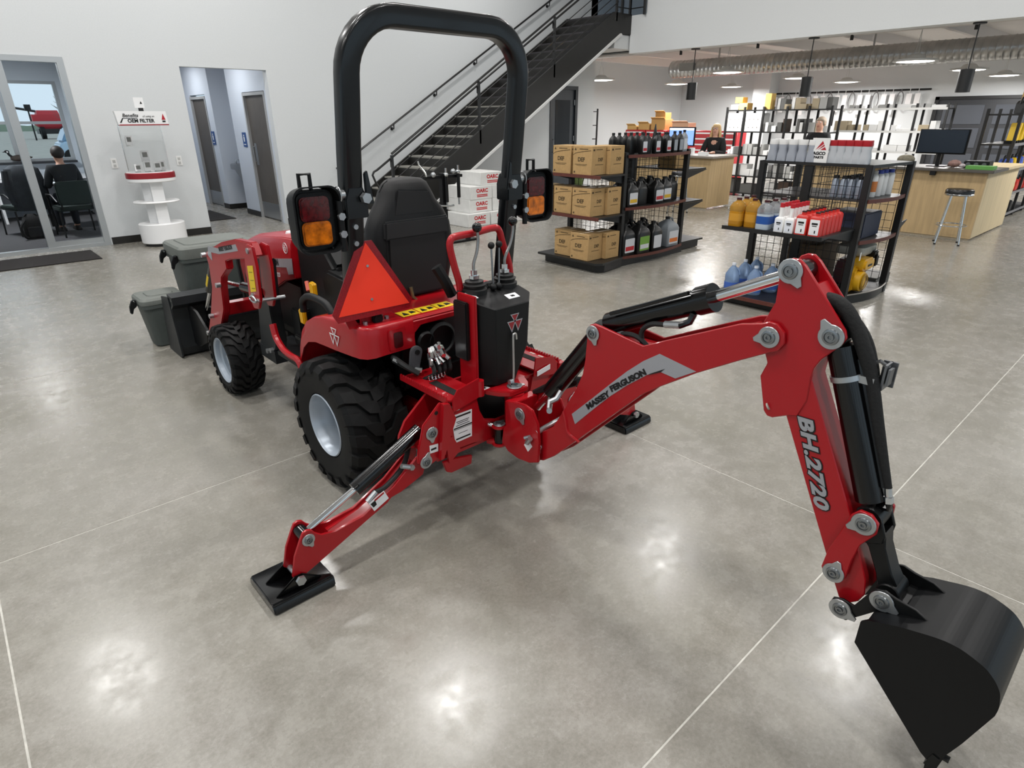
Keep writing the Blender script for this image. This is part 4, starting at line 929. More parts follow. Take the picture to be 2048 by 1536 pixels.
# ---- dipper
XD = 1.64
dp0 = [(.719, 1.331), (.718, 1.352), (.708, 1.369), (.692, 1.377), (.672, 1.377), (.653, 1.363), (.525, 1.216), (.518, 1.197), (.527, 1.176), (.569, 1.124), (.582, 1.095), (.585, 1.065), (.583, 1.0), (.60, .945), (.628, .936), (.668, .915), (.685, .915), (.697, .928), (.724, 1.03), (.71, 1.074), (.725, 1.108), (.741, 1.189), (.717, 1.251), (.718, 1.306)]
dp = reX(dp0, XB, XD)
db = reX([(.640, .95), (.395, .451), (.385, .432), (.36, .425), (.335, .45), (.324, .482), (.332, .53), (.409, .708), (.583, 1.061), (.583, 1.12), (.66, 1.10)], XB, XD)
di = part('dipper', B().prism(dp, 'x', XD, XD+.01).prism(dp, 'x', mx(XD)-.01, mx(XD)).prism(db, 'x', XD+.004, mx(XD)-.004), m_red, bev=.0025, seg=1)
cp = reX([(.625, 1.315), (.595, 1.28), (.61, 1.275), (.64, 1.31)], XB, XD)
part('dipper_crossplate', B().prism(cp, 'x', XD+.01, mx(XD)-.01), m_red, di)
part('plate_hole', B().cyl((XD-.0012, reX([(.687, .945)], XB, XD)[0][0], reX([(.687, .945)], XB, XD)[0][1]), (XD+.0, .69, .94), .0105, 16), M('hole_floor', '#aaa79d', .6), di)
for p, a_ in (((.690, 1.343), -50), ((.555, 1.193), 125)):
    q = reX([p], XB, XD)[0]; pin((XD-.001, q[0], q[1]), 'x', -1, .034, a_, di)
# model lettering with its dark edge
p0_, p1_ = Vector((.5864, .9456)), Vector((.4851, .6785))
dd = (p1_-p0_).normalized(); mid = (p0_+p1_)/2
Fm = lambda x: frame((x, mid.x, mid.y), (0, dd.x, dd.y), (0, dd.y, -dd.x))
text('lettering_edge', 'BH.2720', .06, Fm(XD+.0024), m_ink, di, shear=.25, offset=.0055, extrude=.0004, fit=(.292, .05), space=1.06)
text('lettering', 'BH.2720', .06, Fm(XD+.0016), m_silv, di, shear=.25, offset=.0024, extrude=.0004, fit=(.285, .0425), space=1.06)
# ---- bucket cylinder, links
k2 = reX([(.555, 1.193), (.367, .712), (.408, .521), (.365, .425), (.275, .515)], XB, XD)
(ya, za), (yl, zl), (ym, zm), (yb, zb), (yk, zk) = k2
A_, L_ = Vector((1.69, ya, za)), Vector((1.69, yl, zl)); u_ = (L_-A_).normalized()
bcy = part('bucket_cylinder', B().cyl(A_+u_*.035, L_-u_*.045, .039, 24), m_blk)
part('cylinder_tube', B().tube([A_+u_*.06+Vector((-.005, -.042, 0)), L_-u_*.1+Vector((-.005, -.042, 0))], .009, 8), m_blk, bcy)
part('cylinder_clamp', B().cyl(A_+u_*.115, A_+u_*.13, .043, 24).box(1.67, 1.71, ya-.115, ya-.075, za-.115, za-.095), m_zinc, bcy)
part('cylinder_eye', B().cyl((1.652, ya, za), (1.728, ya, za), .035, 16), m_blk, bcy)
part('rod_clevis', B().cyl((1.645, yl, zl), (1.735, yl, zl), .036, 18), m_blkm, bcy)
part('hose_bundle', B().tube(bez([(1.70, .66, 1.25), (1.69, .60, 1.27), (1.685, .55, 1.25), (1.685, .496, 1.172), (1.685, .455, 1.085), (1.685, .413, .967), (1.685, .38, .875), (1.685, .352, .80)], 6), .017, 10, rs=[.02]*22+[.018-.0004*q for q in range(21)]), M('hose_sleeve', '#131313', .85, bump=.6, scale=90), bcy)
part('hose_bundle', B().tube(bez([(1.73, .66, 1.25), (1.72, .57, 1.24), (1.71, .505, 1.19), (1.71, .47, 1.12), (1.705, .45, 1.06)], 6), .015, 10), MATS['hose_sleeve'], bcy)
part('hose_fitting', B().cyl((1.685, .352, .80), (1.685, .343, .765), .0095, 10).cyl((1.685, .346, .775), (1.685, .342, .757), .013, 6), m_chrome, bcy)
part('elbow_fitting', B().tube([(1.685, .342, .757), (1.685, .338, .742), (1.688, .365, .735)], .012, 8), m_blk, bcy)
part('clamp_bracket', B().box(1.69, 1.735, .428, .434, 1.06, 1.13).box(1.73, 1.736, .415, .45, 1.06, 1.13).box(1.69, 1.72, .418, .424, 1.075, 1.12).tube([(1.70, .47, 1.12), (1.70, .45, 1.135), (1.71, .43, 1.12)], .006, 6), M('bracket_zinc', '#77797c', .35, .8), bcy)
for x in (XB-.002, mx(XB)+.002-.012):
    lk = [(ym+.022, zm-.025), (ym+.036, zm+.0), (ym+.028, zm+.07), (yl+.048, zl-.045), (yl+.036, zl+.012), (yl+.018, zl+.034), (yl-.012, zl+.034), (yl-.033, zl+.014), (yl-.034, zl-.018), (yl-.004, zl-.07), (ym-.035, zm+.06), (ym-.032, zm-.005), (ym-.01, zm-.032)]
    part('bucket_link', B().prism(lk, 'x', x, x+.012), m_red, bev=.002, seg=1)
pin((XB-.003, yl, zl), 'x', -1, .032, 215, None); pin((XB-.003, ym, zm), 'x', -1, .030, 80, None)
d_ = Vector((yk-yl, zk-zl)).normalized(); n_ = Vector((-d_.y, d_.x))
def along(t_, w_): return (yl+(yk-yl)*t_+n_.x*w_, zl+(zk-zl)*t_+n_.y*w_)
hl = B()
for x in (1.647, 1.721): hl.prism([along(-.16, -.02), along(-.16, .02), along(0, .036), along(.22, .034), along(.32, .022), along(.32, -.022), along(.22, -.034), along(0, -.036)], 'x', x, x+.012)
hl.prism([along(.2, -.033), along(.2, .033), along(.4, .022), along(.75, .021), along(.92, .026), along(.92, -.026), along(.75, -.021), along(.4, -.022)], 'x', 1.659, 1.721)
hl.cyl((1.648, yk, zk), (1.732, yk, zk), .03, 20)
part('push_link', hl, m_blkm, bev=.003, seg=1)
# ---- bucket
XK = 1.553
bs = reX([(.302, .37), (.302, .444), (.287, .461), (.213, .492), (.138, .513), (.10, .517), (.071, .513), (.032, .499), (.012, .484), (-.001, .469), (-.012, .45), (-.017, .431), (-.021, .405), (-.02, .379), (.015, .244), (.03, .195), (.055, .12), (.085, .14)], 1.56, XK)
sm_ = [(p.x, p.y) for p in bez([(q[0], q[1], 0) for q in bs[3:14]], 4)]
bs = bs[:3]+sm_+bs[14:]
bb = B().prism(bs, 'x', XK, XK+.008).prism(bs, 'x', mx(XK)-.008, mx(XK))
sh = bs[2:-1]
inner = []
for i, (y, z) in enumerate(sh):
    a = Vector(sh[max(i-1, 0)]); c_ = Vector(sh[min(i+1, len(sh)-1)]); d = (c_-a).normalized(); inner.append((y+d.y*.007*-1, z+d.x*.007))
for (a, c_, e, f) in zip(sh, sh[1:], inner[1:], inner):
    bb.hexa([(x, p[0], p[1]) for x in (XK+.008, mx(XK)-.008) for p in (a, c_, e, f)])
bk2 = part('backhoe_bucket', bb, M('bucket_black', '#08090b', .42, spec=.3), ang=35)
part('bucket_lip', B().prism([(sh[-1][0]-.012, sh[-1][1]+.035), (sh[-1][0]+.004, sh[-1][1]-.01), (sh[-1][0]+.016, sh[-1][1]-.006), (sh[-1][0]+.005, sh[-1][1]+.04)], 'x', XK-.003, mx(XK)+.003), m_blkm, bk2)
for k in range(4):
    x = XK+.012+.076*k; y, z = sh[-1]
    tt = part('bucket_tooth', B().prism([(y-.02, z+.045), (y-.012, z-.02), (y-.008, .004), (y+.004, .004), (y+.014, z-.02), (y+.018, z+.03)], 'x', x, x+.038), m_blkm, bk2, bev=.003)
    part('tooth_bolt', B().cyl((x+.019, y-.03, z+.02), (x+.019, y-.01, z+.02), .009, 6), m_blkm, bk2)
for x in (XB-.014, mx(XB)+.006):
    ear = [(yb+.03, zb+.012), (yb+.012, zb+.03), (yk+.05, zk-.03)] if False else [(yb+.033, zb-.005), (yb+.025, zb+.024), (yb+.0, zb+.034), (yb-.03, zb+.03), (yk+.035, zk+.0), (yk+.024, zk+.026), (yk, zk+.034), (yk-.03, zk+.026), (.20, .525), (.165, .508), (.215, .488), (.287, .457), (yb-.02, zb-.032), (yb+.012, zb-.032)]
    part('bucket_ear', B().prism(ear, 'x', x, x+.008), m_blkm, bk2, bev=.0015, seg=1)
pin((XB-.015, yb, zb), 'x', -1, .031, -15, bk2); pin((XB-.015, yk, zk), 'x', -1, .031, -20, bk2)
part('ear_rib', B().box(XB-.006, mx(XB)+.006, .225, .25, .475, .49), m_blkm, bk2)
# ================================================================ gondolas and their goods
m_card = M('cardboard', '#b08f5f', .8, noise=.07, scale=30)
m_cprint = M('carton_print', '#4a3a22', .8)
m_wood = M('dark_shelf_edge', '#5a2c22', .5, noise=.15, scale=25)
m_shelf = M('black_shelf', '#161616', .45)
m_wire = M('black_wire', '#101010', .4)
m_btl = M('black_bottle', '#121212', .35)
m_lbl = M('label_grey', '#c9cbcf', .5)
m_lblr = M('label_red', '#b3202a', .5)
m_lbly = M('label_yellow', '#d2a92a', .5)
m_lblg = M('label_green', '#6c9a3a', .5)
def gridpanel(parent, ax, c, a0, a1, z0, z1, step=.075):
    b = B(); n = max(2, round((a1-a0)/step)); k = max(2, round((z1-z0)/step))
    for i in range(n+1):
        u = a0+(a1-a0)*i/n; p = (c, u) if ax == 'y' else (u, c)
        b.box(p[0]-.0022, p[0]+.0022, p[1]-.0022, p[1]+.0022, z0, z1)
    for i in range(k+1):
        z = z0+(z1-z0)*i/k
        if ax == 'y': b.box(c-.002, c+.002, a0, a1, z-.0022, z+.0022)
        else: b.box(a0, a1, c-.002, c+.002, z-.0022, z+.0022)
    o = obj('wire_grid', b, m_wire, parent, smooth=False); o['kind'] = 'stuff'; return o
def shelf_curved(parent, x0, x1, y0, y1, z, bulge, name='shelf', th=.03):
    P = [(x0, y1), (x0, y0)]+[(x0+(x1-x0)*i/8, y0-bulge*sin(PI*i/8)) for i in range(1, 8)]+[(x1, y0), (x1, y1)]
    s = obj(name, B().prism(P, 'z', z-th, z), m_shelf, parent)
    E_ = P[1:-1]; Q = [(x, y-.012) for x, y in E_]
    obj('wood_edge', B().prism(E_+Q[::-1], 'z', z-th, z+.004), m_wood, s)
    return s
# ---- gondola with cartons
G = thing('display_gondola', 'black gondola with reddish shelf edges holding brown cartons and black oil bottles', 'display rack', (6.7, 5.15, 0))
for x, y in ((6.12, 4.76), (7.42, 4.76), (6.12, 5.6), (7.42, 5.6)): obj('post', B().box(x-.03, x+.03, y-.03, y+.03, 0, 1.34), m_shelf, G, bev=.004)
obj('centre_post', B().box(6.77, 6.83, 5.15, 5.21, .14, 1.3), m_shelf, G)
obj('base', B().box(6.1, 7.45, 4.72, 5.64, .0, .11), m_shelf, G)
obj('end_base', B().prism([(5.66, 5.6), (5.62, 4.72), (5.70, 4.64), (6.1, 4.70), (6.1, 5.62)], 'z', .005, .105), m_shelf, G)
obj('end_shelf', B().prism([(5.56, 5.64), (5.54, 4.66), (5.62, 4.60), (6.1, 4.68), (6.1, 5.64)], 'z', .105, .13), m_shelf, G)
obj('end_base', B().box(7.45, 7.95, 4.78, 5.6, .01, .1), m_shelf, G); obj('end_shelf', B().box(7.45, 8.02, 4.75, 5.64, .1, .125), m_shelf, G)
for z in (.65, 1.11):
    s_ = obj('end_shelf', B().prism([(5.57, 5.62), (5.57, 4.66), (6.1, 4.70), (6.1, 5.62)], 'z', z-.02, z), m_shelf, G)
    obj('wood_edge', B().box(5.555, 5.57, 4.655, 5.62, z-.03, z+.006), m_wood, s_)
    for y in (4.76, 5.56): obj('shelf_bracket', B().prism([(5.62, z-.02), (6.1, z-.02), (6.1, z-.12)], 'y', y-.008, y+.008), m_shelf, G)
for z in (.66, 1.08):
    s_ = obj('end_shelf', B().box(7.45, 7.95, 4.78, 5.6, z-.02, z), m_shelf, G)
    obj('shelf_bracket', B().prism([(7.45, z-.02), (7.95, z-.02), (7.45, z-.12)], 'y', 4.76, 4.775), m_shelf, G)
for z in (.12, .71, 1.31): shelf_curved(G, 6.13, 7.42, 4.72, 5.6, z, .09)
gridpanel(G, 'x', 5.18, 6.15, 7.4, .14, 1.28); gridpanel(G, 'y', 6.14, 4.8, 5.58, .14, 1.08); gridpanel(G, 'y', 7.41, 4.8, 5.58, .14, 1.28)
# cartons
def carton_proto():
    t = local('def_carton', 'x', 'carton')
    sx, sy, sz = .25, .29, .31
    obj('box', B().box(0, sx, 0, sy, 0, sz), m_card, t, bev=.003, seg=1)
    obj('tape', B().box(0, sx, sy/2-.02, sy/2+.02, sz, sz+.0006), M('carton_tape', '#c2a26d', .4), t)
    Fx = lambda y, z: frame((-.0008, y, z), (0, -1, 0), (0, 0, 1)); Fy = lambda x, z: frame((x, -.0008, z), (1, 0, 0), (0, 0, 1))
    text('lettering', 'DEF', .062, Fx(.16, .165), m_cprint, t, offset=.002); text('lettering', 'DEF', .05, Fy(.15, .165), m_cprint, t, offset=.0015)
    b = B()
    b.prism([(.265, .265), (.25, .295), (.235, .265)], 'x', -.0012, -.0004)
    for i in range(8):
        a = lambda q: (.285-.27*q/8, .212+.05*math.sqrt(q/8))
        (y0, z0), (y1, z1) = a(i), a(i+1); b.prism([(y0, z0), (y0, z0+.006), (y1, z1+.006), (y1, z1)], 'x', -.0012, -.0004)
    b.box(-.0012, -.0004, .06, .19, .275, .283).box(-.0012, -.0004, .07, .25, .112, .117).box(-.0012, -.0004, .09, .23, .1, .104).box(-.0012, -.0004, .25, .27, .02, .04)
    b.box(.06, .2, -.0012, -.0004, .11, .115).box(.02, .05, -.0012, -.0004, .26, .28).box(.07, .18, -.0012, -.0004, .27, .277)
    o = obj('print', b, m_cprint, t, smooth=False); o['kind'] = 'stuff'
    return t
ct = carton_proto(); first = True
lay = [(1.11, 'top', [(5.59, 5.14), (5.57, 4.80), (5.825, 4.74)]), (.65, 'middle', [(5.59, 5.46), (5.60, 5.12), (5.57, 4.79), (5.825, 4.75)]), (.13, 'bottom', [(5.64, 5.13), (5.575, 4.80), (5.83, 4.74)])]
for z, nm, ps in lay:
    for i, (x, y) in enumerate(ps):
        lab = 'brown DEF carton on the %s end shelf, %s' % (nm, ('next to the oil bottle posts' if i == len(ps)-1 else 'in its outer row'))
        gp_ = 'DEF cartons'
        if first: place(ct, (x, y, z+.002)); ct['label'] = lab; ct['group'] = gp_; first = False
        else: dup(ct, (x, y, z+.002), 0, lab, gp_)
# bottle prototypes: base at the origin, label towards -y
def rbody(prof, n=4):
    """prof: (halfx, halfy, z, corner)"""
    return [[(x, y, z) for x, y in rrect(-hx, hx, -hy, hy, min(c, hx*.98, hy*.98), n)] for hx, hy, z, c in prof]
def quart(name, body, cap, label, lab2=None, w_=.052, d=.03, h=.2):
    t = local(name, 'x', 'bottle')
    bo_ = obj('body', B().loft(rbody([(w_*.94, d*.94, 0, .012), (w_, d, .006, .014), (w_, d, h*.66, .014), (w_*.8, d*.85, h*.78, .014), (.016, .016, h*.9, .015), (.016, .016, h*.93, .015)])), body, t, ang=50)
    obj('cap', B().cyl((0, 0, h*.92), (0, 0, h*1.03), .019, 12), cap, t)
    if label: obj('label', B().prism(rrect(-w_*.78, w_*.78, h*.1, h*.62, .008), 'y', -d-.0012, -d+.001), label, t)
    if lab2: obj('label_band', B().box(-w_*.7, w_*.7, -d-.0018, -d, h*.16, h*.3), lab2, t)
    return t
def jug(name, body, cap, label, lab2=None, w_=.1, d=.065, h=.3):
    t = local(name, 'x', 'jug')
    bo_ = obj('body', B().loft(rbody([(w_*.95, d*.95, 0, .02), (w_, d, .01, .025), (w_, d, h*.62, .025), (w_*.85, d*.9, h*.74, .03), (w_*.55, d*.6, h*.84, .03), (.026, .026, h*.92, .022), (.026, .026, h*.95, .022)])), body, t, ang=50)
    obj('cap', B().cyl((0, 0, h*.94), (0, 0, h*1.02), .03, 14), cap, t)
    obj('handle', B().tube(bez([(w_*.25, 0, h*.88), (w_*.55, 0, h*.95), (w_*.95, 0, h*.86), (w_*.98, 0, h*.66)], 4), .013, 8), body, t)
    if label: obj('label', B().prism(rrect(-w_*.78, w_*.78, h*.1, h*.55, .012), 'y', -d-.0012, -d+.001), label, t)
    if lab2: obj('label_band', B().box(-w_*.7, w_*.7, -d-.0018, -d, h*.16, h*.3), lab2, t)
    return t
def row(proto, pts, label, group, rz=0, used=set()):
    for p in pts:
        if proto.name not in used: used.add(proto.name); place(proto, p, rz); proto['label'] = label; proto['group'] = group
        else: dup(proto, p, rz, label, group)
q1 = quart('oil_bottle', m_btl, m_btl, m_lbl, m_lblr, .05, .034, .23)
q2 = quart('oil_bottle', m_btl, m_btl, None, None, .05, .034, .23)
q3 = quart('oil_bottle', M('grey_bottle', '#8b9095', .4), m_btl, m_lbl, None, .05, .034, .25)
q4 = quart('oil_bottle', m_btl, m_btl, M('label_silver', '#9aa0a6', .4, .3), None, .045, .034, .24)
row(q2, [(6.2+.115*k, 5.02, 1.312) for k in range(6)], 'plain black oil bottle on the top shelf of the carton gondola', 'plain black oil bottles, top shelf')
row(q2, [(6.14, 4.86+.1*k, 1.34) for k in range(0)], '', '')
row(q1, [(6.42, 4.74, 1.312), (6.66, 4.72, 1.312), (6.87, 4.71, 1.312)], 'black oil bottle with red and grey label, top shelf of the carton gondola', 'red labelled oil bottles, top shelf')
row(q2, [(6.53, 4.76, 1.312), (6.76, 4.76, 1.312), (6.95, 4.8, 1.312), (7.05, 4.86, 1.312), (6.31, 4.84, 1.312)], 'plain black oil bottle standing between labelled bottles on the top shelf', 'plain black bottles between labelled ones')
row(q4, [(7.03, 4.72, 1.312), (7.18, 4.74, 1.312)], 'black oil bottle with silver label near the gondola corner', 'silver labelled oil bottles')
row(q3, [(7.32, 4.77, 1.312)], 'grey oil bottle at the end of the top bottle row', 'grey oil bottle')
fn = thing('funnel', 'tall black funnel standing among the oil bottles', 'funnel', (6.98, 4.98, 1.312))
obj('cone', B().lathe([(.045, 1.315), (.045, 1.42), (.02, 1.55), (.006, 1.64), (.004, 1.64)], (6.98, 4.98, 0), 'z', 14), m_btl, fn)
obj('rim', B().lathe([(.046, 1.313), (.05, 1.318), (.046, 1.325)], (6.98, 4.98, 0), 'z', 14), m_btl, fn)
cb = dup(ct, (7.46, 4.95, 1.082), 0, 'brown DEF carton on the far end shelf beside the wood counter', 'DEF cartons')
j1 = jug('oil_jug', m_btl, m_btl, m_lbl, m_lblr); j2 = jug('oil_jug', m_btl, m_btl, m_lbl, m_lbly); j3 = jug('oil_jug', m_btl, m_btl, None)
row(j2, [(6.28, 4.78, .712), (7.02, 4.8, .712)], 'black oil jug with yellow and grey label on the middle shelf', 'yellow labelled jugs, middle shelf')
row(j1, [(6.79, 4.76, .712)], 'black oil jug with red and grey label on the middle shelf', 'red labelled jug, middle shelf')
row(j3, [(6.52, 4.82, .712), (6.34, 5.0, .712), (6.56, 5.02, .712), (6.78, 5.0, .712), (7.24, 4.86, .712), (7.0, 5.03, .712)], 'plain black oil jug on the middle shelf of the carton gondola', 'plain jugs, middle shelf')
b1 = jug('oil_pail_jug', m_btl, m_btl, m_lbl, m_lblr, .12, .1, .38); b2 = jug('oil_pail_jug', m_btl, m_btl, m_lblg, m_lbl, .125, .1, .39); b3 = jug('oil_pail_jug', m_btl, m_btl, m_lbl, None, .105, .09, .36)
b4 = jug('oil_pail_jug', M('grey_pail', '#82888d', .45), m_btl, m_lbl, M('label_orange', '#d0702a', .5), .13, .12, .37)
row(b1, [(6.25, 4.8, .122)], 'large black jug with red and grey label on the gondola base', 'large base jugs'); row(b2, [(6.5, 4.76, .122)], 'large black jug with green label on the gondola base', 'large base jugs')
row(b3, [(6.78, 4.75, .122)], 'large black jug with plain grey label on the gondola base', 'large base jugs'); row(b4, [(7.17, 4.8, .122)], 'large grey jug with orange label on the gondola base', 'large base jugs')
row(jug('oil_pail_jug', m_btl, m_btl, None, None, .11, .1, .36), [(6.38, 5.03, .122), (6.66, 5.03, .122), (6.92, 5.03, .122)], 'plain large black jug behind the labelled jugs on the base', 'plain large base jugs')
tag(obj('oil_filter_tray', B().prism([(5.25, .14), (5.6, .14), (5.5, .32), (5.3, .32)], 'x', 5.92, 6.08).prism([(5.3, .32), (5.5, .32), (5.45, .4), (5.34, .4)], 'x', 5.9, 6.0), m_btl, bev=.02), 'black plastic drain container behind the lower cartons', 'container')
# ---- second gondola
G2 = thing('display_gondola', 'black wire grid gondola carrying sprays, jugs and a yellow engine', 'display rack', (6.8, 2.6, 0))
for x, y in ((6.36, 2.15), (6.36, 3.17), (7.2, 2.07), (7.2, 3.17)): obj('post', B().box(x-.033, x+.033, y-.03, y+.03, 0, 1.31), m_shelf, G2, bev=.004)
obj('centre_post', B().box(6.34, 6.38, 2.66, 2.74, .1, 1.28), m_shelf, G2)
obj('top_shelf', B().prism([(6.33, 3.2), (6.33, 2.12), (7.23, 2.04), (7.23, 3.2)], 'z', 1.285, 1.31), m_shelf, G2)
obj('base', B().prism([(6.36, 3.2), (6.36, 2.14)]+[(6.36+.84*i/8, 2.14-.08*i/8-.07*sin(PI*i/8)) for i in range(1, 8)]+[(7.22, 2.05), (7.22, 3.2)], 'z', 0, .09), m_shelf, G2)
e_ = obj('base_edge', B().tube([(6.38+.82*i/8, 2.125-.08*i/8-.07*sin(PI*i/8), .095) for i in range(9)], .008, 6), M('worn_edge', '#8e8a84', .4, .5), G2)
obj('end_base', B().box(5.62, 6.36, 2.2, 3.1, .01, .075), m_shelf, G2); es_ = obj('end_shelf', B().box(5.56, 6.36, 2.17, 3.12, .075, .1), m_shelf, G2)
obj('wood_edge', B().box(5.545, 5.56, 2.17, 3.12, .07, .106), m_wood, es_)
obj('end_base', B().box(7.23, 7.65, 2.15, 3.1, .01, .12), M('grey_base', '#5a5854', .5), G2)
sx_ = obj('end_shelf', B().prism([(5.62, 3.12), (5.60, 2.16), (6.35, 2.16), (6.35, 3.12)], 'z', .725, .745), m_shelf, G2)
obj('shelf_lip', B().box(5.595, 5.605, 2.16, 3.12, .715, .75), m_shelf, sx_)
for y in (2.17, 3.1): obj('shelf_bracket', B().prism([(5.75, .725), (6.35, .725), (6.35, .62)], 'y', y, y+.012), m_shelf, G2)
for z, y0 in ((1.0, 2.12), (.62, 2.12)):
    P = [(6.38, 3.15), (6.38, y0)]+[(6.38+.8*i/8, y0-.06*i/8-.05*sin(PI*i/8)) for i in range(1, 8)]+[(7.18, 2.06), (7.18, 3.15)]
    s_ = obj('shelf', B().prism(P, 'z', z-.02, z), M('shelf_grey', '#3c3a3a', .4), G2)
    obj('wood_edge', B().prism(P[1:-1]+[(x, y-.01) for x, y in P[1:-1]][::-1], 'z', z-.03, z+.004), m_wood, s_)
obj('shelf_bracket', B().prism([(7.23, .70), (7.5, .72), (7.23, .60)], 'y', 2.07, 2.082), m_shelf, G2)
gridpanel(G2, 'y', 6.345, 2.2, 3.14, .12, 1.27); gridpanel(G2, 'x', 2.62, 6.42, 7.16, .12, 1.27); gridpanel(G2, 'y', 7.19, 2.12, 3.14, .12, 1.27)
# goods: tall grey bottles with white or red caps, sign between
def sprayb(name, body, cap, w_=.048, h=.2):
    t = local(name, 'x', 'bottle')
    obj('body', B().loft(rbody([(w_*.95, w_*.72, 0, .02), (w_, w_*.75, .005, .03), (w_*.98, w_*.74, h*.3, .03), (w_*.78, w_*.62, h*.55, .03), (w_*.9, w_*.66, h*.72, .03), (w_*.88, w_*.64, h*.76, .03)])), body, t, ang=50)
    obj('cap', B().loft(rbody([(w_*.9, w_*.66, h*.76, .03), (w_*.92, w_*.68, h*.78, .03), (w_*.86, w_*.62, h, .025)])), cap, t)
    return t
m_gb = M('grey_spray_bottle', '#9a9fa8', .4)
s1 = sprayb('spray_bottle', m_gb, m_white); s2 = sprayb('spray_bottle', M('pale_spray_bottle', '#b4b8bc', .4), M('red_cap', '#a3141f', .4))
row(s1, [(6.38, 3.10-.098*k, 1.312) for k in range(5)]+[(6.48, 3.10-.098*k, 1.312) for k in range(3)], 'grey bottle with white cap on the gondola top, beside the parts sign', 'white capped bottles', PI/2)
row(s2, [(6.40, 2.52-.072*k, 1.312) for k in range(5)]+[(6.50, 2.5-.08*k, 1.312) for k in range(4)], 'pale grey bottle with dark red cap on the gondola top', 'red capped bottles', PI/2)
t = thing('parts_sign', 'white card sign with red triangle reading AGCO PARTS between the bottles', 'sign', (6.36, 2.62, 1.312))
obj('card', B().box(6.352, 6.362, 2.55, 2.71, 1.312, 1.53), m_white, t)
for P, q in (([(2.67, 1.425), (2.615, 1.505), (2.60, 1.48)], 0), ([(2.65, 1.425), (2.597, 1.475), (2.59, 1.46)], 0), ([(2.625, 1.425), (2.586, 1.452), (2.57, 1.425)], 0)):
    obj('triangle', B().prism(P, 'x', 6.3505, 6.352), M('agco_red', '#b01f2e', .4), t, smooth=False)
text('lettering', 'AGCO', .038, frame((6.351, 2.63, 1.393), (0, -1, 0), (0, 0, 1)), m_ink, t, offset=.002, sx=1.05)
text('lettering', 'PARTS', .029, frame((6.351, 2.63, 1.358), (0, -1, 0), (0, 0, 1)), m_ink, t, offset=.0015, sx=1.1)
# end shelf goods
m_pet = M('clear_pet', '#f2f6f8', .08, trans=.85, ior=1.2)
def petjug(name, low, band):
    t = local(name, 'x', 'jug')
    obj('lower_body', B().loft(rbody([(.062, .062, 0, .03), (.065, .065, .01, .035), (.065, .065, .14, .035)])), low, t)
    obj('upper_body', B().loft(rbody([(.065, .065, .14, .035), (.066, .066, .18, .035), (.05, .05, .215, .035), (.022, .022, .235, .02), (.022, .022, .245, .02)])), m_pet if low != MATS.get('amber_fluid') else M('amber_clear', '#d8a950', .12, trans=.6, ior=1.2), t)
    obj('label', B().loft(rbody([(.0655, .0655, .05, .035), (.0655, .0655, .12, .035)])), band, t)
    obj('cap', B().cyl((0, 0, .243), (0, 0, .262), .024, 12), M('maroon_cap', '#3d1016', .4), t)
    return t
m_amb = M('amber_fluid', '#b8801f', .2)
row(petjug('chain_oil_jug', m_amb, M('amber_label', '#c78f2c', .4)), [(5.70, 3.03, .746), (5.84, 3.03, .746), (5.98, 3.03, .746), (5.74, 2.89, .746)], 'clear jug of amber oil on the shelf above the blue jugs', 'amber oil jugs')
row(petjug('coolant_jug', M('clear_fluid', '#b9c6d2', .15), M('blue_label', '#1f4f9a', .4)), [(5.70, 2.75, .746), (5.84, 2.74, .746), (5.98, 2.72, .746)], 'clear jug with blue label between amber and white bottles', 'blue labelled jugs')
def flat(name, body, cap, lab, w_=.045, d=.03, h=.16, neck=.09):
    t = local(name, 'x', 'bottle')
    obj('body', B().loft(rbody([(w_, d, 0, .008), (w_, d, h*.9, .01), (w_*.75, d*.8, h, .01), (.02, .02, h+.005, .018), (.02, .02, h+neck*.7, .018)])), body, t, ang=50)
    obj('cap', B().cyl((0, 0, h+neck*.7), (0, 0, h+neck), .021, 12), cap, t)
    obj('label', B().prism(rrect(-w_*.8, w_*.8, h*.06, h*.84, .006), 'y', -d-.001, -d+.001), lab, t)
    obj('label_mark', B().box(-w_*.5, w_*.5, -d-.0018, -d, h*.58, h*.68).box(-w_*.4, w_*.4, -d-.0018, -d, h*.5, h*.54).box(w_*.1, w_*.3, -d-.0018, -d, h*.15, h*.3), m_ink, t, smooth=False)['kind'] = 'stuff'
    return t
row(flat('additive_bottle', m_white, M('red_cap2', '#b51c28', .4), M('label_white', '#dfe3ea', .5), .042, .03, .13, .125), [(5.66+.072*k, y, .746) for y in (2.58, 2.485) for k in range(5)], 'white bottle with long neck and red cap on the middle end shelf', 'white additive bottles', -PI/2)
row(flat('fuel_bottle', M('red_bottle', '#c22a22', .35), M('black_red_cap', '#2a0d0d', .4), m_wht, .052, .034, .17, .035), [(5.66+.082*k, y, .746) for y in (2.375, 2.255) for k in range(6)], 'flat red bottle with white label on the middle end shelf', 'red fuel bottles', -PI/2)
def can(name, body, cap, r=.033, h=.2, label=None):
    t = local(name, 'x', 'can')
    obj('body', B().lathe([(r*.95, 0), (r, .004), (r, h*.78), (r*.75, h*.86), (r*.5, h*.87)], (0,0,0), 'z', 14), body, t)
    obj('cap', B().cyl((0, 0, h*.86), (0, 0, h), r*.72, 12), cap, t)
    if label: obj('label', B().lathe([(r*1.01, h*.2), (r*1.01, h*.6)], (0,0,0), 'z', 14, cap=False), label, t)
    return t
m_can = M('silver_can', '#a9b2bf', .3, .5)
row(can('spray_can', m_can, m_btl), [(6.48+.09*k, 2.36, 1.002) for k in range(4)]+[(6.44, 2.46-.075*k, 1.002) for k in range(4)], 'silver spray can behind the wire grid, upper shelf', 'silver spray cans')
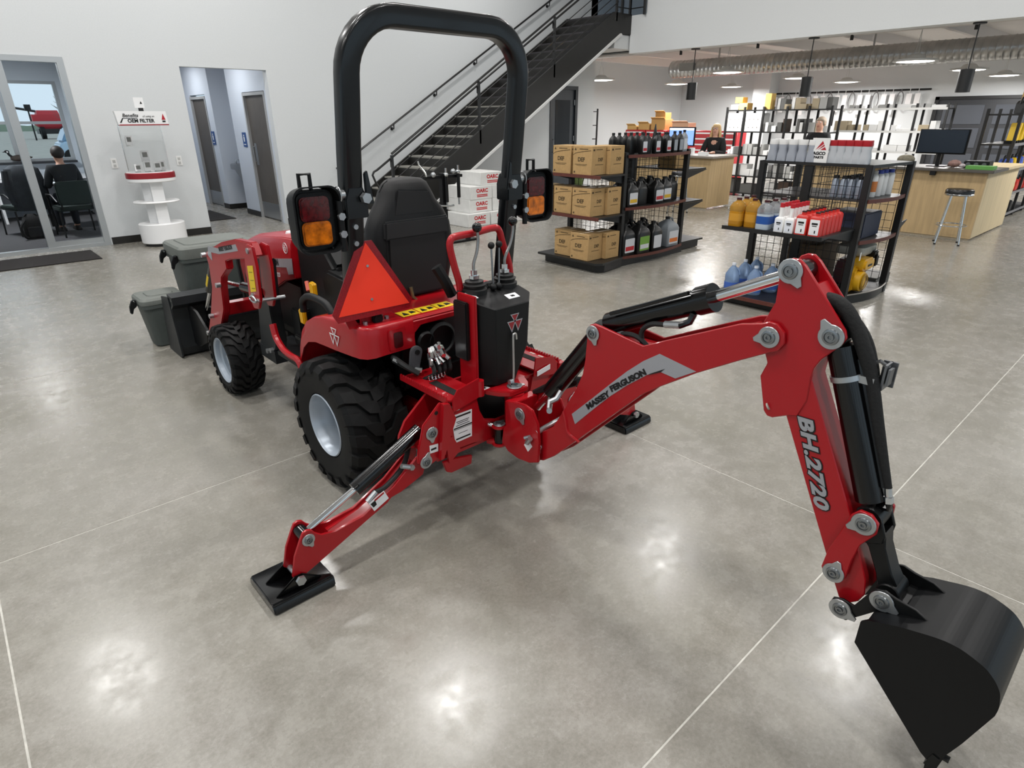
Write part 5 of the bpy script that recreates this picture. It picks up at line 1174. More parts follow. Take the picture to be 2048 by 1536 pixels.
row(can('spray_can', M('navy_can', '#33456e', .35, .3), m_wht), [(6.42, 2.17, 1.002), (6.52, 2.22, 1.002)], 'dark blue spray can behind the wire grid, upper shelf', 'blue spray cans')
row(can('grease_can', M('maroon_can', '#5a1a24', .4), m_btl, .03, .16), [(6.45, 3.06-.066*k, .7525) for k in range(6)], 'maroon can behind the wire grid above the amber jugs', 'maroon cans')
obj('inner_shelf', B().box(6.36, 6.7, 2.78, 3.15, .735, .752), m_shelf, G2)
row(can('cleaner_bottle', m_white, M('royal_cap', '#2a3fa0', .4), .04, .24), [(6.92, 2.2, 1.002), (7.03, 2.18, 1.002), (6.8, 2.2, 1.002)], 'white bottle with blue cap on the side shelf of the wire gondola', 'blue capped bottles')
row(can('cleaner_bottle', m_white, M('orange_cap', '#b5b0a8', .4), .04, .24, M('orange_label', '#cc7a3a', .5)), [(6.68, 2.21, 1.002)], 'white bottle with orange label on the side shelf', 'orange labelled bottle')
tag(obj('wipes_box', B().box(6.98, 7.13, 2.22, 2.34, 1.002, 1.07), M('patterned_box', '#b9b9c2', .5, noise=.35, scale=60), bev=.003), 'small patterned box on the side shelf beside blue capped bottles', 'box')
tag(obj('parts_case', B().box(6.5, 6.95, 2.15, 2.5, .622, .86), M('navy_case', '#20283e', .5), bev=.01), 'dark navy case on the lower side shelf above the engine', 'case')
tag(obj('brown_carton', B().box(6.55, 7.1, 2.55, 2.85, .1, .5), M('brown_box', '#6a5640', .7), bev=.004), 'brown carton behind the yellow engine inside the gondola', 'carton')
def wjug():
    t = local('washer_jug', 'blue washer fluid jug on the base of the wire gondola', 'jug', 'blue washer jugs')
    mb = M('blue_fluid', '#9fbbe0', .12, trans=.55, ior=1.2)
    obj('body', B().lathe([(.066, 0), (.072, .01), (.072, .1), (.068, .115), (.072, .13), (.07, .17), (.04, .225), (.018, .25), (.018, .26)], (0,0,0), 'z', 18), mb, t)
    obj('label', B().lathe([(.0727, .03), (.0727, .095)], (0,0,0), 'z', 18, cap=False), M('washer_label', '#3e63b5', .4), t)
    obj('cap', B().cyl((0, 0, .258), (0, 0, .28), .02, 12), M('washer_cap', '#dfe4ee', .4), t)
    obj('handle', B().tube(bez([(0, -.03, .235), (0, -.062, .215), (0, -.075, .17)], 4), .009, 6), mb, t)
    return t
wj = wjug()
for i, p in enumerate(((5.72, 3.0), (5.75, 2.78), (5.95, 3.0), (5.97, 2.72), (6.15, 2.98), (6.18, 2.7))):
    place(wj, (p[0], p[1], .1)) if i == 0 else dup(wj, (p[0], p[1], .1))
# yellow and red engine
t = thing('small_engine', 'small yellow and maroon petrol engine with silver fuel tank on the gondola base', 'engine', (6.85, 2.18, .09))
m_ey = M('engine_yellow', '#d9a51c', .35, coat=.3); m_em = M('engine_maroon', '#5c1420', .35)
obj('crankcase', B().prism([(6.72, .12), (7.02, .12), (7.04, .3), (6.95, .38), (6.76, .36)], 'y', 2.2, 2.42), m_em, t, bev=.02)
obj('pump_housing', B().lathe([(.001, 2.07), (.07, 2.075), (.1, 2.09), (.105, 2.16), (.08, 2.19)], (6.62, 0, .2), 'y', 22), m_ey, t)
obj('pump_ring', B().lathe([(.055, 2.066), (.07, 2.06), (.085, 2.07)], (6.62, 0, .2), 'y', 22, cap=False), M('engine_ring', '#8f6d17', .4), t)
obj('air_cover', B().prism(rrect(6.58, 6.84, .30, .42, .05, 4), 'y', 2.08, 2.26), m_ey, t, bev=.02)
obj('cover_badge', B().box(6.66, 6.76, 2.076, 2.081, .345, .365), m_ink, t)
obj('fuel_tank', B().loft([[(x, y, z) for x, y in rrect(6.68-i, 7.05+i, 2.16-i, 2.42+i, .05, 3)] for z, i in ((.43, 0), (.45, .012), (.51, .008), (.54, -.03))]), M('tank_silver', '#b8b7ae', .4, .2), t)
obj('tank_cap', B().cyl((6.88, 2.28, .54), (6.88, 2.28, .565), .03, 14), m_zinc, t)
obj('recoil', B().lathe([(.1, 7.02), (.1, 7.06), (.06, 7.075), (.001, 7.07)], (0, 2.3, .26), 'x', 20), m_btl, t)
obj('muffler', B().box(6.9, 7.02, 2.12, 2.2, .38, .46).box(6.92, 7.0, 2.1, 2.12, .3, .42), m_btl, t, bev=.01)
obj('engine_foot', B().box(6.7, 7.04, 2.2, 2.42, .09, .12), m_btl, t)
obj('volute', B().prism([(6.5, .1), (6.6, .1), (6.6, .34), (6.55, .36), (6.5, .3)], 'y', 2.14, 2.24), m_ey, t, bev=.02)
tag(obj('price_tag', B().box(6.5, 6.53, 2.12, 2.122, .42, .5), m_white), 'small white tag hanging on the gondola grid above the engine', 'tag')
# ================================================================ coolers by the loader
m_cool = M('cooler_grey', '#454b48', .6, noise=.06, scale=30); m_lid = M('cooler_lid', '#676b66', .6, noise=.05, scale=30)
def cooler(lab, x0, x1, y0, y1, h):
    t = thing('storage_cooler', lab, 'cooler', ((x0+x1)/2, (y0+y1)/2, 0))
    lh = h*.13; k = .045
    R = lambda i, z: [(x, y, z) for x, y in rrect(x0+i, x1-i, y0+i, y1-i, .05, 4)]
    obj('body', B().loft([R(k+.02, .0), R(k+.01, .01), R(.018, h-lh-.03), R(.004, h-lh-.03), R(.004, h-lh)]), m_cool, t, ang=30)
    ld = obj('lid', B().loft([R(.0, h-lh), R(-.002, h-lh+.012), R(.0, h-.02), R(.014, h-.004), R(.03, h)]), m_lid, t, ang=30)
    obj('lid_panel', B().loft([R(.07, h-.001), R(.075, h+.008), R(.085, h+.01)]), m_lid, ld, ang=30)
    for y in ((y0+.09, y1-.09) if y1-y0 > .4 else (y0+.16,)):
        l_ = obj('latch', B().prism([(x0-.002, h-lh+.03), (x0-.03, h-lh+.03), (x0-.055, h-lh-.02), (x0-.06, h-lh-.075), (x0-.045, h-lh-.08), (x0-.03, h-lh-.04), (x0-.002, h-lh-.02)], 'y', y-.02, y+.02), m_plast, t, bev=.005)
        obj('latch_pin', B().cyl((x0-.02, y-.03, h-lh+.02), (x0-.02, y+.03, h-lh+.02), .008, 8), m_chrome, l_)
    for q in (0, 1): obj('drain_foot', B().box(x0+.1+.2*q, x0+.14+.2*q, y0+.08, y0+.12, -.0, .002), m_plast, t)
cooler('small grey hard cooler on the floor in front of the loader bucket side', .95, 1.29, 5.40, 5.74, .42)
cooler('tall grey hard cooler standing behind the loader arm', 1.32, 1.95, 5.46, 5.98, .77)
# ================================================================ filter display
YD = 10.42
t = thing('filter_display', 'white filter display stand with clear case and OEM FILTER header', 'display stand', (2.37, YD, 0))
def oval(a, b_, z, n=32, cx=2.37, cy=YD): return [(cx+a*cos(2*PI*k/n), cy+b_*sin(2*PI*k/n), z) for k in range(n)]
obj('plinth', B().loft([oval(.27, .23, 0), oval(.27, .23, .04)]), m_base, t)
obj('drum', B().loft([oval(.3, .26, .04), oval(.31, .27, .05), oval(.31, .27, .31), oval(.3, .26, .32)]), m_whitegl, t)
obj('column', B().box(2.30, 2.46, YD-.14, YD+.12, .32, .9).prism([(2.22, YD+.02), (2.30, YD-.08), (2.30, YD+.12)], 'z', .32, .9), m_whitegl, t)
obj('shelf', B().loft([oval(.3, .25, .61), oval(.31, .26, .62), oval(.3, .25, .635)]), m_whitegl, t)
obj('table', B().loft([oval(.31, .26, .9), oval(.32, .27, .91), oval(.32, .27, .95)]), m_whitegl, t)
obj('red_band', B().loft([oval(.315, .265, .95), oval(.322, .272, .952), oval(.322, .272, 1.02), oval(.31, .26, 1.03)]), M('display_red', '#8e1722', .4), t)
obj('table_top', B().loft([oval(.305, .255, 1.03), oval(.3, .25, 1.035)]), m_whitegl, t)
m_acr = M('acrylic', '#f6f8f8', .03, trans=.95, ior=1.12)
def ring(a, b_, z): return oval(a, b_, z)
cb_ = B(); cb_.loft([oval(.27, .22, 1.035), oval(.27, .22, 1.66)], cap=False); obj('clear_case', cb_, m_acr, t)
obj('header', B().prism([(2.06, 1.66), (2.68, 1.66), (2.67, 1.83), (2.04, 1.83)], 'y', YD-.29, YD-.20), m_whitegl, t)
obj('header_stripe', B().box(2.07, 2.68, YD-.295, YD-.195, 1.65, 1.665), MATS['display_red'], t)
text('lettering', 'Benefits', .06, frame((2.22, YD-.2925, 1.775), (1, 0, 0), (0, 0, 1)), m_ink, t, shear=.2, offset=.001)
text('lettering', 'of using an', .034, frame((2.44, YD-.2925, 1.765), (1, 0, 0), (0, 0, 1)), m_ink, t, shear=.2)
text('lettering', 'OEM FILTER', .062, frame((2.34, YD-.2925, 1.708), (1, 0, 0), (0, 0, 1)), m_ink, t, offset=.002)
obj('swoosh', B().prism([(2.08, 1.685), (2.1, 1.685), (2.13, 1.738), (2.3, 1.738), (2.3, 1.745), (2.12, 1.745)], 'y', YD-.2925, YD-.2905), m_ink, t, smooth=False)
obj('triangle', B().prism([(2.6, 1.72), (2.625, 1.80), (2.65, 1.72)], 'y', YD-.2925, YD-.2905), M('agco_red', '#b01f2e'), t, smooth=False)
obj('triangle_mark', B().box(2.605, 2.645, YD-.2925, YD-.2905, 1.69, 1.71), m_ink, t)
for x, y, w_, z0, z1 in ((2.2, YD-.1, .045, 1.036, 1.13), (2.32, YD-.12, .05, 1.036, 1.17), (2.45, YD-.08, .05, 1.036, 1.15), (2.34, YD-.0, .05, 1.17, 1.3), (2.2, YD+.02, .04, 1.38, 1.5), (2.52, YD-.02, .04, 1.036, 1.16)):
    f = obj('filter_sample', B().cyl((x, y, z0), (x, y, z1), w_*.8, 16), m_white, t)
    obj('sample_card', B().box(x-w_, x+w_, y-w_-.012, y-w_-.008, z0+.02, z1+.02), m_wht, f)
    obj('card_print', B().box(x-w_*.6, x+w_*.6, y-w_-.014, y-w_-.012, (z0+z1)/2, z1), M('card_grey', '#6a6a66', .6), f)
obj('topper_stem', B().box(2.35, 2.41, YD-.25, YD-.24, 1.83, 1.87), m_ink, t)
obj('topper_card', B().box(2.31, 2.43, YD-.252, YD-.246, 1.87, 2.0), m_whitegl, t)
obj('topper_mark', B().prism([(2.38, 1.92), (2.395, 1.955), (2.41, 1.92)], 'y', YD-.2535, YD-.252), m_ink, t, smooth=False)
# ================================================================ white cartons by the stair
m_wc = M('white_carton', '#d9d9d6', .7, noise=.04, scale=12); m_rp = M('carton_red', '#b8242c', .7)
def wcarton():
    t = local('white_carton', 'x', 'carton')
    obj('box', B().box(0, .5, 0, .62, 0, .215), m_wc, t, bev=.005, seg=1)
    obj('seam', B().box(.0, .5, .305, .315, .215, .2156), M('seam', '#b5b3ad', .7), t)
    text('lettering', 'OARC', .085, frame((.27, -.0008, .14), (1, 0, 0), (0, 0, 1)), m_rp, t, offset=.004, sx=1.1)
    obj('print_bar', B().box(.15, .39, -.0012, 0, .065, .082), m_rp, t); obj('print_bar', B().box(.15, .39, -.0012, 0, .04, .056), m_rp, t)
    return t
wc = wcarton()
for i, (p, rz, lab) in enumerate((((6.57, 8.36, 0), .02, 'white carton with red print on the floor, nearest the stair foot'), ((7.09, 8.37, 0), 0, 'white carton with red print on the floor, middle of the bottom row'), ((7.62, 8.36, 0), -.03, 'white carton with red print on the floor, beside the cardboard gondola'),
        ((6.70, 8.47, .216), .0, 'white carton in the second layer of the white carton pile'), ((7.22, 8.47, .216), 0, 'white carton in the second layer, beside the roll bar post'), ((6.71, 8.46, .432), .015, 'white carton in the third layer of the white carton pile'), ((7.22, 8.47, .432), 0, 'white carton in the third layer, away from the stair'), ((6.98, 8.50, .648), .01, 'topmost white carton of the pile under the stair'))):
    if i == 0: place(wc, p, rz); wc['label'] = lab; wc['group'] = 'white cartons under the stair'
    else: dup(wc, p, rz, lab, 'white cartons under the stair')
# ================================================================ chrome and black implement stand behind the seat
t = thing('top_link_stand', 'black stand with adjustable top link rods behind the tractor seat', 'stand', (5.6, 7.6, 0))
XS, YS_ = 5.45, 7.5
obj('base', B().box(XS-.1, XS+.55, YS_-.12, YS_+.12, 0, .03), m_blkm, t, bev=.004)
obj('column', B().box(XS-.04, XS+.04, YS_-.04, YS_+.04, .03, 1.0).box(XS+.4, XS+.46, YS_-.03, YS_+.03, .03, .1), m_blkm, t)
obj('cross_bar', B().box(XS-.32, XS+.34, YS_-.03, YS_+.03, .93, .97), m_blkm, t)
for x, z0, z1 in ((XS+.02, .5, 1.07), (XS+.24, .55, 1.1)):
    r_ = obj('link_body', B().cyl((x, YS_-.06, z0+.1), (x, YS_-.06, z1-.12), .026, 12), m_blkm, t)
    obj('link_screw', B().cyl((x, YS_-.06, z0), (x, YS_-.06, z0+.1), .014, 10), m_chrome, r_)
    obj('link_end', B().sphere((x, YS_-.06, z1-.09), .034, 12).cyl((x, YS_-.06, z1-.08), (x, YS_-.06, z1), .014, 10), m_chrome, r_)
obj('handle', B().tube([(XS-.3, YS_-.04, .97), (XS-.33, YS_-.04, 1.03), (XS-.42, YS_-.04, 1.13), (XS-.43, YS_-.04, 1.18)], .012, 8), m_chrome, t)
obj('knob', B().sphere((XS-.2, YS_-.06, .99), .036, 12), m_zinc, t); obj('knob', B().sphere((XS+.15, YS_-.06, 1.02), .036, 12), m_zinc, t)
obj('ball_hitch', B().tube([(XS-.1, YS_-.06, .56), (XS+.08, YS_-.06, .54), (XS+.14, YS_-.06, .545)], .015, 8), m_chrome, t)
# ================================================================ service counters
def oakwood(name):
    mt = M(name, '#b59b72', .55, noise=.12, scale=3, stretch=(9, 9, .7)); return mt
m_oak = oakwood('oak_laminate'); m_top = M('counter_top', '#57524c', .4); m_stool = M('black_vinyl', '#0f0f10', .3)
t = thing('service_counter', 'oak service counter with dark top beside the bar stool', 'counter', (12, 3.2, 0))
for y0, y1 in ((2.22, 3.15), (3.155, 4.1), (4.105, 5.0)): obj('front_panel', B().box(11.2, 11.26, y0, y1, .03, .96), m_oak, t)
obj('side_panel', B().box(11.26, 13.2, 2.22, 2.28, .03, .96), M('oak_light', '#c9b793', .55, noise=.1, scale=3, stretch=(9, 9, .7)), t)
obj('counter_top', B().box(11.12, 12.0, 2.14, 5.06, .96, 1.0), m_top, t, bev=.006)
obj('return_top', B().box(12.0, 13.22, 2.14, 2.75, .96, 1.0), MATS['oak_light'], t, bev=.006)
obj('plinth', B().box(11.22, 11.28, 2.24, 5.0, 0, .03), M('plinth_pale', '#b9ab93', .6), t)
obj('monitor_bracket', B().box(11.13, 11.19, 2.86, 2.93, .9, .99), m_plast, t)
t = thing('computer_monitor', 'large dark computer monitor on the counter with the green box', 'monitor', (11.5, 3.0, 1.0))
obj('screen', B().box(11.5, 11.54, 2.66, 3.28, 1.2, 1.52), M('dark_screen', '#1c2530', .25), t, bev=.006)
obj('bezel', B().box(11.535, 11.56, 2.64, 3.3, 1.18, 1.53), m_plast, t); obj('stand', B().box(11.55, 11.59, 2.95, 3.0, 1.0, 1.3).box(11.48, 11.68, 2.85, 3.1, 1.0, 1.012), m_plast, t)
tag(obj('green_box', B().box(11.22, 11.42, 2.18, 2.52, 1.001, 1.05), M('green_card', '#5e9a48', .5), bev=.002), 'green and white box on the oak counter', 'box')
for i, (y, c, h, lab) in enumerate(((2.62, '#b8aeb0', .06, 'crumpled pale bag on the oak counter'), (2.8, '#5b4640', .05, 'brown small packet on the oak counter'), (2.72, '#8a6a62', .11, 'reddish plastic bag on the oak counter below the monitor'), (3.42, '#77715f', .16, 'olive bag on the oak counter behind the monitor'))):
    tag(obj('counter_item', B().sphere((11.45+.12*(i % 2), y, 1.002+h/2), h/2, 10, (1.2, 1.6, 1.)), M('item%d' % i, c, .6, noise=.3, scale=30)), lab, 'packet')
kb = thing('control_unit', 'black control unit with round dials on the oak counter', 'device', (11.6, 2.45, 1.0))
obj('case', B().box(11.5, 11.75, 2.3, 2.62, 1.001, 1.1), m_plast, kb, bev=.01)
for k in range(3): obj('dial', B().cyl((11.5, 2.36+.1*k, 1.05), (11.485, 2.36+.1*k, 1.05), .03, 12), M('dial_grey', '#55585a', .4), kb)
# stools
def stool():
    t = local('bar_stool', 'x', 'stool')
    obj('seat', B().lathe([(.001, .68), (.17, .68), (.175, .69), (.175, .745), (.16, .765), (.001, .77)], (0,0,0), 'z', 24), m_stool, t)
    obj('seat_ring', B().lathe([(.176, .685), (.18, .69), (.18, .70), (.176, .705)], (0,0,0), 'z', 24, cap=False), m_chrome, t)
    for k in range(4):
        a = PI/4+k*PI/2; obj('leg', B().tube([(.12*cos(a), .12*sin(a), .68), (.165*cos(a), .165*sin(a), .3), (.205*cos(a), .205*sin(a), 0)], .011, 8), m_chrome, t)
        obj('foot', B().cyl((.205*cos(a), .205*sin(a), 0), (.205*cos(a), .205*sin(a), .02), .016, 8), m_stool, t)
    obj('foot_ring', B().tube([(.19*cos(2*PI*k/28), .19*sin(2*PI*k/28), .27) for k in range(28)], .009, 8, closed=True), m_chrome, t)
    return t
so = stool(); place(so, (10.75, 2.4, 0), .3); so['label'] = 'round black bar stool with chrome legs at the oak counter with the green box'
dup(so, (10.6, 6.9, 0), .2, 'round black bar stool with chrome legs behind the oil bottle gondola')
t = thing('service_counter', 'oak service counter where the blond woman works', 'counter', (11.9, 7.6, 0))
for y0, y1 in ((6.78, 7.7), (7.705, 8.6), (8.605, 9.3)): obj('front_panel', B().box(11.42, 11.48, y0, y1, .03, .97), m_oak, t)
obj('side_panel', B().box(11.48, 12.3, 6.78, 6.84, .03, .97), m_oak, t); obj('counter_top', B().box(11.34, 12.3, 6.7, 9.36, .97, 1.01), M('counter_top_pale', '#8b8379', .4), t, bev=.006)
obj('plinth', B().box(11.44, 11.5, 6.8, 9.3, 0, .03), MATS['plinth_pale'], t)
t = thing('computer_monitor', 'computer monitor with bright blue screen on the counter', 'monitor', (11.75, 7.75, 1.01))
obj('bezel', B().box(11.73, 11.76, 7.40, 8.02, 1.17, 1.53), m_plast, t); obj('screen', B().box(11.722, 11.73, 7.42, 8.0, 1.19, 1.51), M('blue_screen', '#6f93d8', .3, emit='#7f9fe6', es=1.2), t)
obj('window_bar', B().box(11.7205, 11.722, 7.42, 8.0, 1.47, 1.51), M('screen_bar', '#c7d6f2', .3, emit='#dfe8fa', es=1.2), t); obj('stand', B().box(11.77, 11.8, 7.68, 7.74, 1.011, 1.3).box(11.7, 11.9, 7.58, 7.84, 1.011, 1.02), m_plast, t)
for y, h, lab in ((7.30, .14, 'white bottle on the counter beside the blue screen'), (6.98, .07, 'low white box on the counter beside the woman')):
    tag(obj('counter_box', B().box(11.5, 11.58, y-.04, y+.04+(.12 if h < .1 else 0), 1.011, 1.011+h), m_white, bev=.004), lab, 'box')
tag(obj('paper_sheets', B().box(11.45, 11.85, 6.95, 7.5, 1.0105, 1.014), m_wht), 'white papers lying on the counter in front of the woman', 'paper')
# ================================================================ parts racks
m_rk = M('rack_black', '#151515', .5); m_rkw = M('rack_rail_white', '#cfcfcc', .4)
def rack(lab, ax, c0, c1, us, zs_, top, rail=None):
    """ax 'y': uprights at us along y, depth c0..c1 in x; ax 'x': along x, depth in y"""
    mid = (us[0]+us[-1])/2
    t = thing('parts_rack', lab, 'shelving', ((c0+c1)/2, mid, 0) if ax == 'y' else (mid, (c0+c1)/2, 0))
    bx = (lambda a0, a1, d0, d1, z0, z1: B().box(d0, d1, a0, a1, z0, z1)) if ax == 'y' else (lambda a0, a1, d0, d1, z0, z1: B().box(a0, a1, d0, d1, z0, z1))
    for u in us:
        for d in (c0, c1-.04): obj('upright', bx(u-.02, u+.02, d, d+.04, 0, top), m_rk, t)
    for z in zs_:
        s_ = obj('shelf', bx(us[0] if us[0] < us[-1] else us[-1], max(us), c0+.01, c1-.01, z-.025, z), m_rk, t)
        if rail: obj('shelf_rail', bx(min(us), max(us), c0-.006, c0+.008, z-.03, z+.012), rail, s_)
    return t
R1 = rack('tall black parts rack packed with small grey and white boxes', 'y', 14.0, 14.5, [5.70, 6.17, 6.64, 7.17, 7.62, 8.05], (.08, .46, .92, 1.41, 1.86), 1.92)
R2 = rack('black rack with white rails and white boxes behind the dark monitor', 'y', 15.3, 15.8, [4.0, 4.55, 5.1, 5.65, 6.2], (.1, .6, 1.02, 1.42, 1.86), 1.95, m_rkw)
R3 = rack('long black rack with yellow and blue tools beside the oak counter', 'x', 2.4, 2.9, [13.3, 14.1, 14.9, 15.7, 16.5], (.08, .45, .85, 1.28, 1.74), 1.82, M('rack_rail_grey', '#77777a', .4))
R4 = rack('narrow black rack against the far white wall', 'x', 13.75, 14.2, [15.7, 16.15], (.3, .7, 1.1, 1.5, 1.9), 1.97)
rnd = random.Random(11)
cols = [('white', '#e4e4e2', 'white'), ('pale grey', '#a9a9a6', 'pale grey'), ('dark grey', '#5a5a58', 'dark grey'), ('beige', '#a89a80', 'beige'), ('brown', '#4a3a30', 'brown')]
bmesh_cache = {}
def pbox(col, w_, d, h, marks=False):
    key = (col, round(w_, 2), round(d, 2), round(h, 2), marks)
    if key not in bmesh_cache:
        b = B().box(0, d, 0, w_, 0, h); bm = b.bm; me = bpy.data.meshes.new('parts_box'); bm.to_mesh(me); bm.free()
        me.materials.append(M('box_'+col, dict((c[0], c[1]) for c in cols).get(col, '#e4e4e2'), .7)); bmesh_cache[key] = me
    return bmesh_cache[key]
shelfname = {.08: 'lowest', .46: 'second', .92: 'third', 1.41: 'fourth', 1.86: 'top', .1: 'lowest', .6: 'second', 1.02: 'third', 1.42: 'fourth', .45: 'second', .85: 'third', 1.28: 'fourth', 1.74: 'top'}
def fill(x, ya, yb, z, hmax, pal, rackname, wr=(.06, .14), hr=(.1, .3), gap=.012):
    y = ya
    while True:
        w_ = rnd.choice([wr[0], (wr[0]+wr[1])/2, wr[1]]); h = min(hmax, rnd.choice([hr[0], (hr[0]+hr[1])/2, hr[1]])); col = rnd.choice(pal)
        if y+w_ > yb: break
        hit = [u for u in (UPS1 if x < 15 else UPS2) if u-.025 < y+w_ and u+.025 > y]
        if hit: y = hit[0]+.027; continue
        o = bpy.data.objects.new('parts_box', pbox(col, w_, .28, h)); C.objects.link(o); o.location = (x+rnd.choice((0, .02, .05)), y, z+.001)
        tag(o, '%s parts box on the %s shelf of the %s' % (col, shelfname.get(z, 'upper'), rackname), 'box', '%s boxes, %s shelf, %s' % (col, shelfname.get(z, 'upper'), rackname))
        y += w_+gap
RN = 'tall packed parts rack'
UPS1 = [5.70, 6.17, 6.64, 7.17, 7.62, 8.05]; UPS2 = [4.0, 4.55, 5.1, 5.65, 6.2]
fill(14.04, 5.74, 7.02, 1.86, .22, ['white', 'pale grey', 'pale grey', 'dark grey', 'beige'], RN)
fill(14.04, 5.74, 7.15, 1.41, .33, ['dark grey', 'brown', 'pale grey', 'white', 'beige'], RN, hr=(.12, .26))
fill(14.04, 6.2, 8.0, .92, .4, ['white', 'pale grey', 'white', 'dark grey'], RN, hr=(.1, .22))
fill(14.04, 5.74, 8.0, .46, .4, ['white', 'pale grey', 'white', 'dark grey'], RN, wr=(.08, .16), hr=(.14, .34))
fill(14.04, 5.74, 8.0, .08, .33, ['white', 'dark grey', 'brown', 'dark grey'], RN, wr=(.16, .3), hr=(.2, .3))
for z, nm in ((1.02, 'third'), (1.42, 'fourth'), (.6, 'second'), (1.86, 'top')):
    fill(15.34, 4.05, 6.15, z, .3, ['white', 'white', 'white', 'pale grey', 'beige'] if z != 1.86 else ['white', 'pale grey'], 'white railed rack', wr=(.1, .26), hr=(.05, .2) if z < 1.8 else (.04, .08))
# big white cartons with triangle marks in the upper bay
for k, (y0, y1, nm) in enumerate(((7.66, 8.02, 'end'), (7.2, 7.58, 'second'))):
    t = thing('marked_carton', 'large white carton with rows of triangle marks in the %s bay of the tall rack' % nm, 'carton', (14.05, (y0+y1)/2, 1.411))
    obj('box', B().box(14.03, 14.4, y0, y1, 1.411, 1.79), M('box_white', '#e4e4e2', .7), t, bev=.003, seg=1)
    for i in range(3):
        for j in range(2): obj('triangle_mark', B().prism([(y0+.07+.1*i, 1.48+.17*j), (y0+.085+.1*i, 1.52+.17*j), (y0+.1+.1*i, 1.48+.17*j)], 'x', 14.028, 14.03), M('mark_grey', '#77726e', .6), t)
for p, s_, col, lab in (((14.05, 7.05, 1.862), (.2, .14, .32), '#d2ad62', 'tall yellow carton on top of the tall packed rack'), ((14.1, 7.62, 1.862), (.25, .2, .14), '#d9b365', 'low yellow carton on top of the rack end'), ((14.1, 7.75, 2.004), (.22, .18, .12), '#d9a84a', 'yellow carton stacked above the low carton'), ((14.1, 7.84, 1.862), (.2, .18, .11), '#e8e6e0', 'white carton on the rack end beside the yellow ones')):
    tag(obj('carton', B().box(p[0], p[0]+s_[0], p[1], p[1]+s_[1], p[2], p[2]+s_[2]), M('carton'+col, col, .7), bev=.003, seg=1), lab, 'carton')
# goods on the long rack: yellow, blue and black tools
def tool(name, lab, col, x, z, kind):
    t = thing(name, lab, 'tool', (x, 2.5, z), lab+'s')
    if kind == 'saw':
        obj('housing', B().prism([(x, z), (x+.16, z), (x+.2, z+.1), (x+.12, z+.2), (x+.02, z+.16)], 'y', 2.43, 2.56), M('tool_'+col, col, .45), t, bev=.01)
        obj('grip', B().tube(bez([(x+.02, 2.5, z+.14), (x+.1, 2.5, z+.24), (x+.19, 2.5, z+.12)], 4), .016, 6), m_plast, t)
    else:
        obj('housing', B().prism([(x, z), (x+.1, z), (x+.16, z+.32), (x+.06, z+.32)], 'y', 2.42, 2.56), M('tool_'+col, col, .45), t, bev=.008)
        obj('base', B().box(x-.02, x+.14, 2.42, 2.58, z, z+.05), m_plast, t)
for x in (13.45, 13.75, 14.25, 14.6, 15.2): tool('yellow_tool', 'yellow boxed tool on the upper shelf of the long rack', '#d8b323', x, 1.281, 'tall')
for x in (13.36, 13.6, 14.16, 14.4): tool('blue_tool', 'blue power tool on the third shelf of the long rack', '#4a63b8', x, .851, 'saw')
for x in (13.86, 14.64, 15.05): tool('yellow_saw', 'yellow saw between blue tools on the third shelf', '#d8b323', x, .851, 'saw')
for x in (13.42, 13.68, 14.3): tool('amber_tool', 'small amber tool on the second shelf of the long rack', '#c99a2a', x, .451, 'saw')
for x in (14.6, 14.98, 15.3): tool('red_tool', 'red tool on the second shelf of the long rack', '#c23b34', x, .451, 'saw')
for x in (13.4, 13.8, 14.3, 14.6): tool('black_tool', 'black machine on the lowest shelf of the long rack', '#1b1b1c', x, .081, 'saw')
for x in (13.4, 13.7, 14.25, 14.55): tool('black_reel', 'black reel frame on top of the long rack', '#1d1d1d', x, 1.741, 'saw')
tag(obj('wooden_handle', B().hexa([(x, y, z) for z, dx_ in ((1.83, 0), (2.35, .1)) for x, y in ((13.6+dx_, 2.5), (13.66+dx_, 2.5), (13.66+dx_, 2.55), (13.6+dx_, 2.55))]), M('ash_wood', '#c39a55', .5)), 'pale wooden handle sticking up from the top of the long rack', 'handle')
# hanging cables and belts on the wall rail
t = thing('hanging_rail', 'black wall rail above the racks for hanging belts and cables', 'rail', (21.4, 8.6, 2.4))
obj('bar', B().cyl((21.38, 6.1, 2.4), (21.38, 11.2, 2.4), .025, 8), m_blkm, t)
for y in (6.3, 8.0, 9.6, 11.0): obj('bracket', B().box(21.38, 21.5, y-.02, y+.02, 2.38, 2.42), m_blkm, t)
m_hp = M('hang_pack', '#e8e6e6', .5)
for k in range(22):
    y = 6.4+.22*k
    if k % 3 == 2:
        o = obj('hanging_belt', B().tube([(21.33, y+.09*cos(2*PI*q/16), 2.12+.24*sin(2*PI*q/16)) for q in range(16)], .014, 5, closed=True).tube([(21.34, y, 2.34), (21.36, y, 2.43)], .01, 5), M('belt_grey', '#6c6a6c', .6)); tag(o, 'looped grey belt hanging from the wall rail', 'belt', 'belts on the wall rail')
    else:
        h = .3+.08*(k % 4)
        o = obj('hanging_pack', B().box(21.34, 21.36, y-.07, y+.07, 2.3-h, 2.3).tube([(21.35, y, 2.3), (21.36, y, 2.43)], .008, 5), m_hp); tag(o, 'white carded part hanging from the wall rail', 'packet', 'carded parts on the wall rail')
